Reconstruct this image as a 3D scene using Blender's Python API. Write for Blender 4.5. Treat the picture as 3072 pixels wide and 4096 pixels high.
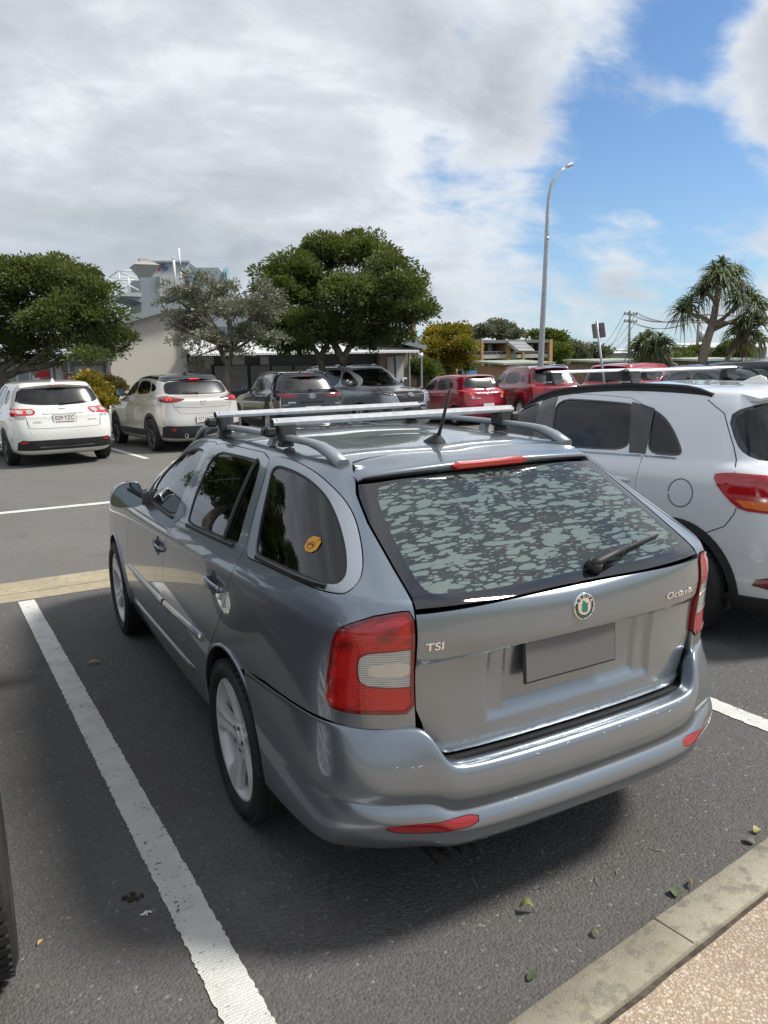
import bpy, math, random
import numpy as np
from mathutils import Vector, Matrix
from mathutils.geometry import delaunay_2d_cdt
scene=bpy.context.scene; col=scene.collection
for o in list(bpy.data.objects): bpy.data.objects.remove(o)
rnd=random.Random(7); R=math.radians
# ---------------------------------------------------------------- camera
CC=np.array([-1.6373,-1.686,1.7305]); YAW,PITCH,ROLL,FPX=.493928,-.182462,-.0284224,3036.1
def _basis():
    fw=np.array([math.sin(YAW)*math.cos(PITCH),math.cos(YAW)*math.cos(PITCH),math.sin(PITCH)])
    r=np.array([math.cos(YAW),-math.sin(YAW),0.]); u=np.cross(r,fw)
    return fw, r*math.cos(ROLL)+u*math.sin(ROLL), -r*math.sin(ROLL)+u*math.cos(ROLL)
FW,RT_,UP_=_basis()
cam=bpy.data.cameras.new('camera'); cam.sensor_fit='HORIZONTAL'; cam.sensor_width=36; cam.lens=36*FPX/3072
cam.clip_start=.05; cam.clip_end=6000
co=bpy.data.objects.new('camera',cam); col.objects.link(co); scene.camera=co
mw=Matrix.Identity(4)
for i in range(3): mw[i][0]=RT_[i]; mw[i][1]=UP_[i]; mw[i][2]=-FW[i]; mw[i][3]=CC[i]
co.matrix_world=mw
scene.render.resolution_x=768; scene.render.resolution_y=1024
scene.view_settings.view_transform='Standard'; scene.view_settings.look='None'; scene.view_settings.exposure=0.35; scene.view_settings.gamma=1
scene.cycles.max_bounces=8; scene.cycles.transparent_max_bounces=16; scene.cycles.glossy_bounces=4; scene.cycles.diffuse_bounces=3
scene.cycles.caustics_reflective=False; scene.cycles.caustics_refractive=False; scene.cycles.use_denoising=True
# ---------------------------------------------------------------- sky and sun
SUN_DIR=Vector((.70,-.33,.95)).normalized()
SUN_EL=math.asin(SUN_DIR.z); SUN_AZ=math.atan2(SUN_DIR.x,SUN_DIR.y)
world=bpy.data.worlds.new('World'); scene.world=world; world.use_nodes=True
class NT:
    """small helper for building node trees"""
    def __init__(s,nt): s.nt=nt; s.n=nt.nodes; s.l=nt.links
    def node(s,t,**k):
        n=s.n.new(t)
        for a,b in k.items(): setattr(n,a,b)
        return n
    def put(s,sock,v):
        if v is None: return
        if isinstance(v,bpy.types.NodeSocket): s.l.new(v,sock)
        else:
            if isinstance(v,(tuple,list)) and len(v)==3 and sock.type=='RGBA': v=(*v,1)
            sock.default_value=v
    def math(s,op,a,b=None,c=None,clamp=False):
        n=s.node('ShaderNodeMath',operation=op); n.use_clamp=clamp
        s.put(n.inputs[0],a); s.put(n.inputs[1],b); s.put(n.inputs[2],c); return n.outputs[0]
    def vmath(s,op,a,b=None,sc=None):
        n=s.node('ShaderNodeVectorMath',operation=op); s.put(n.inputs[0],a); s.put(n.inputs[1],b)
        if sc is not None: s.put(n.inputs['Scale'],sc)
        return n.outputs['Value'] if op in('DOT_PRODUCT','LENGTH','DISTANCE') else n.outputs[0]
    def noise(s,vec,scale,detail=4,rough=.55,dist=0,out=0,dims='3D'):
        n=s.node('ShaderNodeTexNoise',noise_dimensions=dims); s.put(n.inputs['Vector'],vec); s.put(n.inputs['Scale'],scale); s.put(n.inputs['Detail'],detail)
        s.put(n.inputs['Roughness'],rough); s.put(n.inputs['Distortion'],dist); return n.outputs[out]
    def voro(s,vec,scale,feature='F1',out='Distance',rand=1):
        n=s.node('ShaderNodeTexVoronoi',feature=feature); s.put(n.inputs['Vector'],vec); s.put(n.inputs['Scale'],scale); s.put(n.inputs['Randomness'],rand); return n.outputs[out]
    def ramp(s,f,stops,interp='LINEAR'):
        n=s.node('ShaderNodeValToRGB'); n.color_ramp.interpolation=interp; e=n.color_ramp.elements
        while len(e)<len(stops): e.new(.5)
        for k,(p,c) in enumerate(stops):
            e[k].position=p; e[k].color=(c,c,c,1) if not isinstance(c,tuple) else (*c,1)
        s.put(n.inputs[0],f); return n.outputs[0]
    def step(s,f,a,b):
        n=s.node('ShaderNodeMapRange',interpolation_type='SMOOTHSTEP'); s.put(n.inputs[0],f); n.inputs[1].default_value=a; n.inputs[2].default_value=b; return n.outputs[0]
    def mix(s,f,a,b,t='MIX'):
        n=s.node('ShaderNodeMix',data_type='RGBA',blend_type=t); s.put(n.inputs[0],f); s.put(n.inputs[6],a); s.put(n.inputs[7],b); return n.outputs[2]
    def mapping(s,vec,loc=(0,0,0),rot=(0,0,0),scale=(1,1,1)):
        n=s.node('ShaderNodeMapping'); s.put(n.inputs[0],vec); n.inputs[1].default_value=loc; n.inputs[2].default_value=rot; n.inputs[3].default_value=scale; return n.outputs[0]
    def bump(s,h,strength=.3,dist=.01,normal=None):
        n=s.node('ShaderNodeBump'); s.put(n.inputs['Height'],h); n.inputs['Strength'].default_value=strength; n.inputs['Distance'].default_value=dist
        if normal: s.put(n.inputs['Normal'],normal)
        return n.outputs[0]
def make_world():
    w=NT(world.node_tree); w.n.clear()
    out=w.node('ShaderNodeOutputWorld'); bg=w.node('ShaderNodeBackground')
    sky=w.node('ShaderNodeTexSky',sky_type='NISHITA'); sky.sun_disc=False; sky.sun_elevation=SUN_EL; sky.sun_rotation=SUN_AZ
    sky.air_density=1.0; sky.dust_density=.4; sky.ozone_density=2.5; sky.altitude=0
    d=w.node('ShaderNodeTexCoord').outputs['Generated']
    sp=w.node('ShaderNodeSeparateXYZ'); w.put(sp.inputs[0],d)
    z=w.math('MAXIMUM',sp.outputs[2],0.0)
    zz=w.math('ADD',z,.42)
    cx=w.math('DIVIDE',sp.outputs[0],zz); cy=w.math('DIVIDE',sp.outputs[1],zz)
    cv=w.node('ShaderNodeCombineXYZ'); w.put(cv.inputs[0],cx); w.put(cv.inputs[1],cy)
    p=w.mapping(cv.outputs[0],rot=(0,0,R(28)),scale=(1.1,1.5,1))
    big=w.noise(p,.9,3,.5,.2); mid=w.noise(p,2.6,8,.56,.35); fine=w.noise(w.mapping(p,rot=(0,0,R(15)),scale=(1,1.3,1)),5.5,9,.60,.4)
    dens=w.math('ADD',w.math('MULTIPLY',big,.20),w.math('ADD',w.math('MULTIPLY',mid,.64),w.math('MULTIPLY',fine,.36)))
    dn=w.vmath('NORMALIZE',d)
    def lobe(az,el,r0,r1,k):
        b=(math.sin(R(az))*math.cos(R(el)),math.cos(R(az))*math.cos(R(el)),math.sin(R(el)))
        return w.math('MULTIPLY',w.step(w.vmath('DOT_PRODUCT',dn,b),math.cos(R(r0)),math.cos(R(r1))),k)
    for L in SKY_LOBES: dens=w.math('ADD',dens,lobe(*L))
    cover=w.step(dens,.43,.64)
    # small heaps low over the horizon
    low=w.step(w.noise(w.mapping(dn,scale=(9,9,26)),1.,6,.55,.1),.56,.68)
    low=w.math('MULTIPLY',low,w.math('MULTIPLY',w.step(z,.005,.03),w.step(z,.20,.07)))
    cover=w.math('MAXIMUM',cover,w.math('MULTIPLY',low,.8))
    shade=w.noise(w.mapping(p,loc=(1.35,2.2,5.1)),2.4,7,.55,.3)
    shade2=w.math('ADD',w.math('MULTIPLY',shade,.80),w.math('MULTIPLY',w.step(dens,.50,.85),.22))
    cc=w.ramp(shade2,[(.40,(6.9,7.15,7.4)),(.50,(5.6,5.85,6.25)),(.60,(4.7,5.0,5.35)),(.75,(3.6,3.9,4.2))])
    hz=w.step(z,.30,.0)
    sc=w.mix(w.math('MULTIPLY',hz,.40),w.mix(1.0,sky.outputs[0],SKY_TINT,'MULTIPLY'),(3.4,4.7,6.3))
    cc=w.mix(w.math('MULTIPLY',hz,.45),cc,(4.0,4.6,5.3))
    c=w.mix(w.math('MULTIPLY',cover,.96),sc,cc)
    w.put(bg.inputs[0],c); bg.inputs[1].default_value=.1
    w.l.new(bg.outputs[0],out.inputs[0])
SKY_TINT=(.80,.97,1.10)
SKY_LOBES=[(46.5,14,8.5,1,-.17),(49.5,21.5,5,1,-.13),(50.5,10,6,1.5,-.13),(42.5,9.5,4.5,1,-.07),(58,17.5,8.5,2,.15),(34.3,19.8,3,.3,-.06),(42,4.5,8,2,-.08),(46,7.4,4,.5,.10),(5,25,40,14,.13)]
make_world()
sun=bpy.data.lights.new('sun','SUN'); sun.energy=3.7; sun.angle=R(11); sun.color=(1,.95,.87)
so=bpy.data.objects.new('sun',sun); col.objects.link(so); so.rotation_euler=SUN_DIR.to_track_quat('Z','Y').to_euler()
# ---------------------------------------------------------------- helpers
def tag(o,label=None,cat=None,group=None,kind=None):
    if label: o['label']=label
    if cat: o['category']=cat
    if group: o['group']=group
    if kind: o['kind']=kind
    return o
def empty(name,loc=(0,0,0),rz=0.,**k):
    o=bpy.data.objects.new(name,None); col.objects.link(o); o.location=loc; o.rotation_euler=(0,0,rz); o.empty_display_size=.2
    return tag(o,**k)
def link(name,me,mats,parent=None,loc=None,rz=None):
    for m in (mats if isinstance(mats,(list,tuple)) else [mats]): me.materials.append(m)
    o=bpy.data.objects.new(name,me); col.objects.link(o)
    if parent is not None: o.parent=parent
    if loc is not None: o.location=loc
    if rz is not None: o.rotation_euler=(0,0,rz)
    return o
def copy_tree(o,parent=None):
    c=o.copy(); col.objects.link(c); c.parent=parent
    for ch in list(o.children): copy_tree(ch,c)
    return c
def ray(px,py):      # px in the 1659-wide view
    s=3072/1659
    return FW+(px*s-1536)/FPX*RT_-(py*s-2048)/FPX*UP_
def atY(px,py,y): d=ray(px,py); return CC+d*(y-CC[1])/d[1]
def atZ(px,py,z): d=ray(px,py); return CC+d*(z-CC[2])/d[2]
def atD(px,py,D): return CC+ray(px,py)*D
class MB:
    def __init__(s): s.v=[]; s.f=[]; s.m=[]; s.sm=[]; s.cur=0; s.smooth=False
    def add(s,vs,fs,T=None,smooth=None):
        b=len(s.v)
        if T is not None: vs=[T@Vector(p) for p in vs]
        s.v+= [tuple(p) for p in vs]
        for f in fs: s.f.append(tuple(i+b for i in f)); s.m.append(s.cur); s.sm.append(s.smooth if smooth is None else smooth)
        return s
    def box(s,c,d,T=None,bev=0):
        x,y,z=d[0]/2,d[1]/2,d[2]/2
        if bev<=0:
            vs=[(c[0]+i*x,c[1]+j*y,c[2]+k*z) for i in(-1,1) for j in(-1,1) for k in(-1,1)]
            fs=[(0,1,3,2),(4,6,7,5),(0,4,5,1),(2,3,7,6),(0,2,6,4),(1,5,7,3)]
            return s.add(vs,fs,T)
        b=min(bev,x*.9,y*.9,z*.9); vs=[];idx={}
        for i in(-1,1):
            for j in(-1,1):
                for k in(-1,1):
                    for a in range(3):
                        q=[x-b,y-b,z-b]; q[a]=[x,y,z][a]; idx[(i,j,k,a)]=len(vs); vs.append((c[0]+i*q[0],c[1]+j*q[1],c[2]+k*q[2]))
        fs=[]
        def fx(f,out):
            p=[Vector(vs[i]) for i in f]; n=(p[1]-p[0]).cross(p[2]-p[0]); fs.append(tuple(f) if n.dot(Vector(out))>0 else tuple(reversed(f)))
        for a in range(3):
            o1,o2=[t for t in range(3) if t!=a]
            for sg in(-1,1):
                q=[]
                for (m,n) in((-1,-1),(1,-1),(1,1),(-1,1)):
                    kk=[0,0,0]; kk[a]=sg; kk[o1]=m; kk[o2]=n; q.append(idx[(*kk,a)])
                out=[0,0,0]; out[a]=sg; fx(q,out)
            for m in(-1,1):
                for n in(-1,1):
                    k1=[0,0,0]; k1[a]=-1;k1[o1]=m;k1[o2]=n; k2=list(k1); k2[a]=1
                    out=[0,0,0]; out[o1]=m; out[o2]=n
                    fx([idx[(*k1,o1)],idx[(*k2,o1)],idx[(*k2,o2)],idx[(*k1,o2)]],out)
        for i in(-1,1):
            for j in(-1,1):
                for k in(-1,1): fx([idx[(i,j,k,0)],idx[(i,j,k,1)],idx[(i,j,k,2)]],(i,j,k))
        return s.add(vs,fs,T)
    def tube(s,path,rad,n=8,cap=True,flat=1.,smooth=True,up=(0,0,1)):
        P=[Vector(p) for p in path]; r=rad if isinstance(rad,(list,tuple)) else [rad]*len(P); vs=[];fs=[]
        for i,p in enumerate(P):
            t=(P[min(i+1,len(P)-1)]-P[max(i-1,0)]).normalized(); a=t.cross(Vector(up))
            if a.length<1e-3: a=t.cross(Vector((1,0,0)))
            a.normalize(); b=a.cross(t)
            for k in range(n):
                w=2*math.pi*k/n; vs.append(p+a*math.cos(w)*r[i]+b*math.sin(w)*r[i]*flat)
        for i in range(len(P)-1):
            for k in range(n): k2=(k+1)%n; fs.append((i*n+k,i*n+k2,(i+1)*n+k2,(i+1)*n+k))
        s.add(vs,fs,smooth=smooth)
        if cap:
            b=len(s.v)-len(vs)
            s.f.append(tuple(b+k for k in reversed(range(n)))); s.m.append(s.cur); s.sm.append(False)
            s.f.append(tuple(b+(len(P)-1)*n+k for k in range(n))); s.m.append(s.cur); s.sm.append(False)
        return s
    def sweep(s,path,prof,up=(0,0,1),smooth=False,closed=True,cap=True,scale=None):
        """profile (a,b) swept along path: a to the right, b up"""
        P=[Vector(p) for p in path]; n=len(prof); vs=[];fs=[]
        for i,p in enumerate(P):
            t=(P[min(i+1,len(P)-1)]-P[max(i-1,0)]).normalized(); a=t.cross(Vector(up)).normalized(); b=a.cross(t); k=scale[i] if scale else 1.
            for q in prof: vs.append(p+a*q[0]*k+b*q[1]*k)
        m=n if closed else n-1
        for i in range(len(P)-1):
            for k in range(m): k2=(k+1)%n; fs.append((i*n+k,i*n+k2,(i+1)*n+k2,(i+1)*n+k))
        s.add(vs,fs,smooth=smooth)
        if cap and closed:
            b=len(s.v)-len(vs)
            s.f.append(tuple(b+k for k in reversed(range(n)))); s.m.append(s.cur); s.sm.append(False)
            s.f.append(tuple(b+(len(P)-1)*n+k for k in range(n))); s.m.append(s.cur); s.sm.append(False)
        return s
    def lathe(s,prof,n=48,T=None,smooth=True):
        """profile (x,r) about the x axis"""
        vs=[];fs=[]
        for x,r in prof:
            for k in range(n): w=2*math.pi*k/n; vs.append((x,r*math.cos(w),r*math.sin(w)))
        for i in range(len(prof)-1):
            for k in range(n): k2=(k+1)%n; fs.append((i*n+k,(i+1)*n+k,(i+1)*n+k2,i*n+k2))
        return s.add(vs,fs,T,smooth)
    def prism(s,poly,h0,h1,T=None,smooth=False):
        """polygon in xy extruded in z"""
        n=len(poly); vs=[(p[0],p[1],h0) for p in poly]+[(p[0],p[1],h1) for p in poly]
        fs=[tuple(range(n-1,-1,-1)),tuple(range(n,2*n))]+[(i,(i+1)%n,n+(i+1)%n,n+i) for i in range(n)]
        return s.add(vs,fs,T,smooth)
    def quad(s,*p): return s.add(p,[tuple(range(len(p)))])
    def build(s,name,mats,parent=None,loc=None,rz=None):
        me=bpy.data.meshes.new(name); me.from_pydata(s.v,[],s.f); 
        me.polygons.foreach_set('material_index',s.m); me.polygons.foreach_set('use_smooth',s.sm)
        me.validate(); return link(name,me,mats,parent,loc,rz)
def TR(loc=(0,0,0),rx=0,ry=0,rz=0,sc=(1,1,1)):
    return Matrix.Translation(loc)@Matrix.Rotation(rz,4,'Z')@Matrix.Rotation(ry,4,'Y')@Matrix.Rotation(rx,4,'X')@Matrix.Diagonal((*sc,1))
def text_mesh(txt,size,depth=.002,shear=0,spacing=1.,bold=0,align='CENTER'):
    c=bpy.data.curves.new('lettering','FONT'); c.body=txt; c.size=size; c.extrude=depth; c.shear=shear; c.space_character=spacing; c.offset=bold
    c.align_x=align; c.align_y='CENTER'; c.resolution_u=3
    t=bpy.data.objects.new('lettering',c); col.objects.link(t); dg=bpy.context.evaluated_depsgraph_get()
    me=bpy.data.meshes.new_from_object(t.evaluated_get(dg)); bpy.data.objects.remove(t); bpy.data.curves.remove(c)
    return me
def add_text(mb,txt,size,T,depth=.002,sx=1.,**k):
    me=text_mesh(txt,size,depth,**k); mb.add([T@Vector((v.co.x*sx,v.co.y,v.co.z)) for v in me.vertices],[tuple(p.vertices) for p in me.polygons]); bpy.data.meshes.remove(me)
# ---------------------------------------------------------------- materials
_mats={}
def mat(name,fn=None,**k):
    key=name
    if key in _mats: return _mats[key]
    m=bpy.data.materials.new(name); m.use_nodes=True; b=m.node_tree.nodes['Principled BSDF']
    _mats[key]=m; w=NT(m.node_tree)
    for a,v in k.items():
        nm={'color':'Base Color','rough':'Roughness','metal':'Metallic','coat':'Coat Weight','coat_rough':'Coat Roughness','emit':'Emission Color','estr':'Emission Strength','spec':'Specular IOR Level','alpha':'Alpha','trans':'Transmission Weight','ior':'IOR'}[a]
        w.put(b.inputs[nm],v)
    if fn: fn(w,b)
    return m
def oc(w): return w.node('ShaderNodeTexCoord').outputs['Object']
def geo_pos(w): return w.node('ShaderNodeNewGeometry').outputs['Position']
def paint(name,c,metal=.0,rough=.35,coat=1.,flake=.0,dirt=.15):
    def fn(w,b):
        p=oc(w); n=w.noise(p,3.,5,.6); n2=w.noise(p,900.,2,.5)
        dcol=tuple(x*.85+.02 for x in c)
        cc=w.mix(w.math('MULTIPLY',w.step(n,.45,.8),dirt),c,dcol)
        if flake>0: cc=w.mix(1.,cc,w.ramp(n2,[(.3,1-flake),(.7,1+flake)]),'MULTIPLY')
        w.put(b.inputs['Base Color'],cc); w.put(b.inputs['Metallic'],metal)
        w.put(b.inputs['Roughness'],w.math('ADD',w.math('MULTIPLY',n,.08),rough-.04)); w.put(b.inputs['Coat Weight'],coat)
        w.put(b.inputs['Coat Roughness'],w.math('MULTIPLY',w.step(w.noise(p,7,6,.65),.4,.8),.05)); b.inputs['Coat IOR'].default_value=1.5
    return mat(name,fn)
def glass(name,tint=(.25,.27,.26),ior=1.5,rough=.0,dust=.05):
    if name in _mats: return _mats[name]
    m=bpy.data.materials.new(name); m.use_nodes=True; _mats[name]=m; w=NT(m.node_tree); w.n.clear()
    out=w.node('ShaderNodeOutputMaterial'); tr=w.node('ShaderNodeBsdfTransparent'); w.put(tr.inputs[0],tint)
    gl=w.node('ShaderNodeBsdfGlossy'); gl.inputs['Roughness'].default_value=rough; w.put(gl.inputs[0],(.95,.97,1))
    df=w.node('ShaderNodeBsdfDiffuse'); w.put(df.inputs[0],(.35,.34,.31))
    fr=w.node('ShaderNodeFresnel'); fr.inputs[0].default_value=ior
    f2=w.math('MULTIPLY',fr.outputs[0],1.2,clamp=True)
    m0=w.node('ShaderNodeMixShader'); w.put(m0.inputs[0],w.math('MULTIPLY',w.step(w.noise(oc(w),6,6,.7),.35,.9),dust)); w.l.new(tr.outputs[0],m0.inputs[1]); w.l.new(df.outputs[0],m0.inputs[2])
    mx=w.node('ShaderNodeMixShader'); w.put(mx.inputs[0],f2); w.l.new(m0.outputs[0],mx.inputs[1]); w.l.new(gl.outputs[0],mx.inputs[2])
    w.l.new(mx.outputs[0],out.inputs[0]); return m
def noisy(name,c1,c2,scale=5,rough=.8,bump=0,bs=60,bd=.01,metal=0,coat=0,detail=5,spec=.5):
    def fn(w,b):
        p=oc(w); n=w.noise(p,scale,detail,.6); w.put(b.inputs['Base Color'],w.mix(w.step(n,.3,.7),c1,c2)); b.inputs['Roughness'].default_value=rough; b.inputs['Metallic'].default_value=metal; b.inputs['Coat Weight'].default_value=coat; b.inputs['Specular IOR Level'].default_value=spec
        if bump: w.put(b.inputs['Normal'],w.bump(w.noise(p,bs,4,.6),bump,bd))
    return mat(name,fn)
BLACK_PLASTIC=noisy('black plastic',(.012,.012,.013),(.022,.022,.024),4,.55,.15,500,.001)
GREY_PLASTIC=noisy('dark grey plastic',(.03,.031,.033),(.05,.05,.052),4,.6,.15,500,.001)
GLOSS_BLACK=mat('gloss black',color=(.006,.006,.007),rough=.12,coat=1.)
TRIM=noisy('cabin trim',(.018,.018,.019),(.03,.03,.031),5,.85)
SEAT=noisy('seat cloth',(.02,.02,.022),(.045,.045,.048),9,.95)
RUBBER=noisy('tyre rubber',(.012,.012,.012),(.028,.027,.026),6,.75,.3,180,.002)
ALLOY=noisy('alloy',(.68,.69,.70),(.78,.79,.80),6,.36,metal=.15,coat=.4)
ALLOY_DARK=noisy('dark alloy',(.05,.05,.055),(.09,.09,.095),6,.35,metal=.6,coat=.5)
CHROME=mat('chrome',color=(.85,.86,.88),rough=.08,metal=1.)
ALU=noisy('anodised aluminium',(.55,.56,.57),(.70,.71,.72),30,.33,metal=.55)
DISC=mat('brake disc',color=(.18,.17,.16),rough=.4,metal=.8)
RED_LENS=mat('red lens',color=(.42,.004,.006),rough=.08,coat=1.)
RED_DEEP=mat('deep red lens',color=(.16,.002,.004),rough=.1,coat=1.)
AMBER=mat('amber lens',color=(.75,.16,.01),rough=.08,coat=1.)
MIRROR=mat('mirror glass',color=(.30,.32,.33),rough=.02,metal=1.)
def _ribs(w,b,c1,c2,sc=120,axis='Z',strength=.6):
    p=oc(w); wv=w.node('ShaderNodeTexWave',bands_direction=axis); w.put(wv.inputs[0],p); wv.inputs['Scale'].default_value=sc; wv.inputs['Distortion'].default_value=1.6; wv.inputs['Detail'].default_value=3; wv.inputs['Detail Scale'].default_value=1.5
    w.put(b.inputs['Base Color'],w.mix(w.math('ADD',w.math('MULTIPLY',wv.outputs['Fac'],.55),w.math('MULTIPLY',w.noise(p,28,3,.6),.5)),c1,c2)); w.put(b.inputs['Normal'],w.bump(wv.outputs['Fac'],strength,.002))
CLEAR_LENS=mat('clear lens',lambda w,b:_ribs(w,b,(.20,.20,.19),(.62,.62,.59),45),rough=.12,coat=1.)
def _redrib(w,b):
    _ribs(w,b,(.30,.001,.002),(.62,.006,.006),45,'Z',.25); p=oc(w); c=b.inputs['Base Color'].links[0].from_socket
    w.put(b.inputs['Base Color'],w.mix(w.math('MULTIPLY',w.step(w.noise(w.mapping(p,scale=(1,1,1.6)),9,3,.5),.46,.66),.75),c,(.10,.002,.004)))
RED_RIB=mat('ribbed red lens',_redrib,rough=.12,coat=1.)
PLATE_WHITE=mat('number plate white',color=(.72,.72,.70),rough=.45)
PLATE_MAROON=mat('number plate maroon',color=(.13,.03,.045),rough=.5)
# ---------------------------------------------------------------- body surfaces (smooth spline nets)
import numpy as np
RT=[(0,0),(.35,.003),(.64,.022),(.88,.10),(.965,.33)]
FT=[(.955,.42),(.86,.16),(.62,.045),(.31,.008),(0,0)]
SIDE=[(.12,.985),(.31,1.),(.5,1.),(.69,1.),(.88,.985)]
class Net:
    def __init__(self,rows,rt=RT,ft=FT,side=SIDE):
        G=[]
        for (yr,kr,yf,kf,hw,z0,z4,z7,z10,z14) in rows:
            pts=[(u*hw,yr+d*kr) for u,d in rt]
            ya=yr+rt[-1][1]*kr; yb=yf-ft[0][1]*kf
            pts+=[(u*hw,ya+(yb-ya)*t) for t,u in side]
            pts+=[(u*hw,yf-d*kf) for u,d in ft]
            z=np.interp(np.arange(15),[0,4,7,10,14],[z0,z4,z7,z10,z14])
            # soften: smooth rear/front transitions
            G.append([(x,y,zz) for (x,y),zz in zip(pts,z)])
        self.set(np.array(G,float))
    def set(self,G,closed=True):
        self.G=G; self.nv,self.ns=G.shape[:2]
        m=np.array([-1,1,1.])
        tail=G[:,-2:-4:-1]*m if closed else np.stack([2*G[:,-1]-G[:,-2],3*G[:,-1]-2*G[:,-2]],1)
        E=np.concatenate([G[:,2:0:-1]*m,G,tail],1)   # mirrored at the centre line
        bot=[3*E[0]-2*E[1],2*E[0]-E[1]]; 
        if np.abs(G[-1,:,0]).max()<1e-6:
            top=[E[-2]*m,E[-3]*m]
        else: top=[2*E[-1]-E[-2],3*E[-1]-2*E[-2]]
        self.E=np.concatenate([np.array(bot),E,np.array(top)],0)
        self.S=self.ns-1; self.V=self.nv-1
        self.tab=None
    def __call__(self,s,v):
        s=np.asarray(s,float); v=np.asarray(v,float)
        def bw(t):
            i=np.floor(t).astype(int); f=t-i
            return i,[(1-f)**3/6,(3*f**3-6*f**2+4)/6,(-3*f**3+3*f**2+3*f+1)/6,f**3/6]
        s=np.clip(s,-.9,self.S+.9); v=np.clip(v,-.9,self.V+.9)
        i,a=bw(s); j,b=bw(v); o=0
        for k in range(4):
            for l in range(4):
                o=o+(b[l]*a[k])[...,None]*self.E[j+l+1,i+k+1]
        return o
    def table(self,n=10):
        if self.tab is None:
            s=np.arange(0,self.S+1e-6,1/n); v=np.arange(0,self.V+1e-6,1/n)
            SS,VV=np.meshgrid(s,v); P=self(SS,VV); self.tab=(SS,VV,P,normals(self,SS,VV))
        return self.tab
    def find(self,kind,a,b):
        """(s,v) of the surface point seen from the side ('s': y,z), rear ('r': x,z), front ('f': x,z) or above ('t': x,y)"""
        SS,VV,P,N=self.table()
        ax={'s':(1,2),'r':(0,2),'f':(0,2),'t':(0,1)}[kind]
        ok={'s':N[...,0]>.12,'r':(N[...,1]<-.12)&(SS<7),'f':(N[...,1]>.12)&(SS>self.S*.5),'t':N[...,2]>.1}[kind]
        d=(P[...,ax[0]]-a)**2+(P[...,ax[1]]-b)**2+(~ok)*9.
        k=np.argmin(d); s=SS.flat[k]; v=VV.flat[k]; t=np.array([a,b]); lim=s<.051 and ax[0]==0 and abs(a)<1e-6
        for it in range(12):
            p=self(s,v)[list(ax)]; h=1e-3
            J=np.stack([(self(s+h,v)[list(ax)]-p)/h,(self(s,v+h)[list(ax)]-p)/h],1)
            try: q=np.linalg.solve(J.T@J+1e-8*np.eye(2),J.T@(t-p))
            except Exception: break
            q=np.clip(q,-.4,.4); s=min(max(s+q[0],0.),float(self.S)); v=min(max(v+q[1],0.),float(self.V))
        return s,v
def normals(F,s,v,h=4e-3):
    s=np.asarray(s,float); v=np.asarray(v,float)
    a=F(s+h,v)-F(s-h,v); b=F(s,v+h)-F(s,v-h)
    n=np.cross(a,b); l=np.linalg.norm(n,axis=-1,keepdims=True); return n/np.maximum(l,1e-12)
# ---------------------------------------------------------------- panels cut out of a body surface
def chaikin(P,it=2,closed=True):
    P=[tuple(p) for p in P]
    fix=lambda a:a[0] in ('r','f','t') and abs(a[1])<1e-9
    for _ in range(it):
        Q=[]
        for i in range(len(P)-(0 if closed else 1)):
            a,b=P[i],P[(i+1)%len(P)]
            if a[0]!=b[0] or (fix(a) and fix(b)): Q+=[a,b]; continue
            Q.append(a if fix(a) else (a[0],a[1]*.75+b[1]*.25,a[2]*.75+b[2]*.25)); Q.append(b if fix(b) else (a[0],a[1]*.25+b[1]*.75,a[2]*.25+b[2]*.75))
        P=Q
    return P
def loop(net,pts,round_=0,step=.03,closed=True):
    """outline given as (view,a,b) -> list of (s,v)"""
    if round_: pts=chaikin(pts,round_,closed)
    out=[]; n=len(pts)
    sv=[net.find(*p) for p in pts]
    for i in range(n if closed else n-1):
        p,q=pts[i],pts[(i+1)%n]; out.append(sv[i])
        if p[0]==q[0]:
            L=math.hypot(p[1]-q[1],p[2]-q[2]); m=int(L/step)
            for k in range(1,m+1):
                t=k/(m+1); out.append(net.find(p[0],p[1]+(q[1]-p[1])*t,p[2]+(q[2]-p[2])*t))
        else:
            A=net(*sv[i]); B=net(*sv[(i+1)%n]); m=int(np.linalg.norm(A-B)/step)
            for k in range(1,m+1):
                t=k/(m+1); out.append((sv[i][0]+(sv[(i+1)%n][0]-sv[i][0])*t,sv[i][1]+(sv[(i+1)%n][1]-sv[i][1])*t))
    if not closed: out.append(sv[-1])
    q=[out[0]]
    for p in out[1:]:
        if math.hypot(p[0]-q[-1][0],p[1]-q[-1][1])>1e-4: q.append(p)
    if closed and math.hypot(q[0][0]-q[-1][0],q[0][1]-q[-1][1])<1e-4: q.pop()
    A=np.array(q)
    if closed:
        ar=.5*np.sum(A[:,0]*np.roll(A[:,1],-1)-np.roll(A[:,0],-1)*A[:,1])
        if ar<0: A=A[::-1].copy()
    return A
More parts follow.
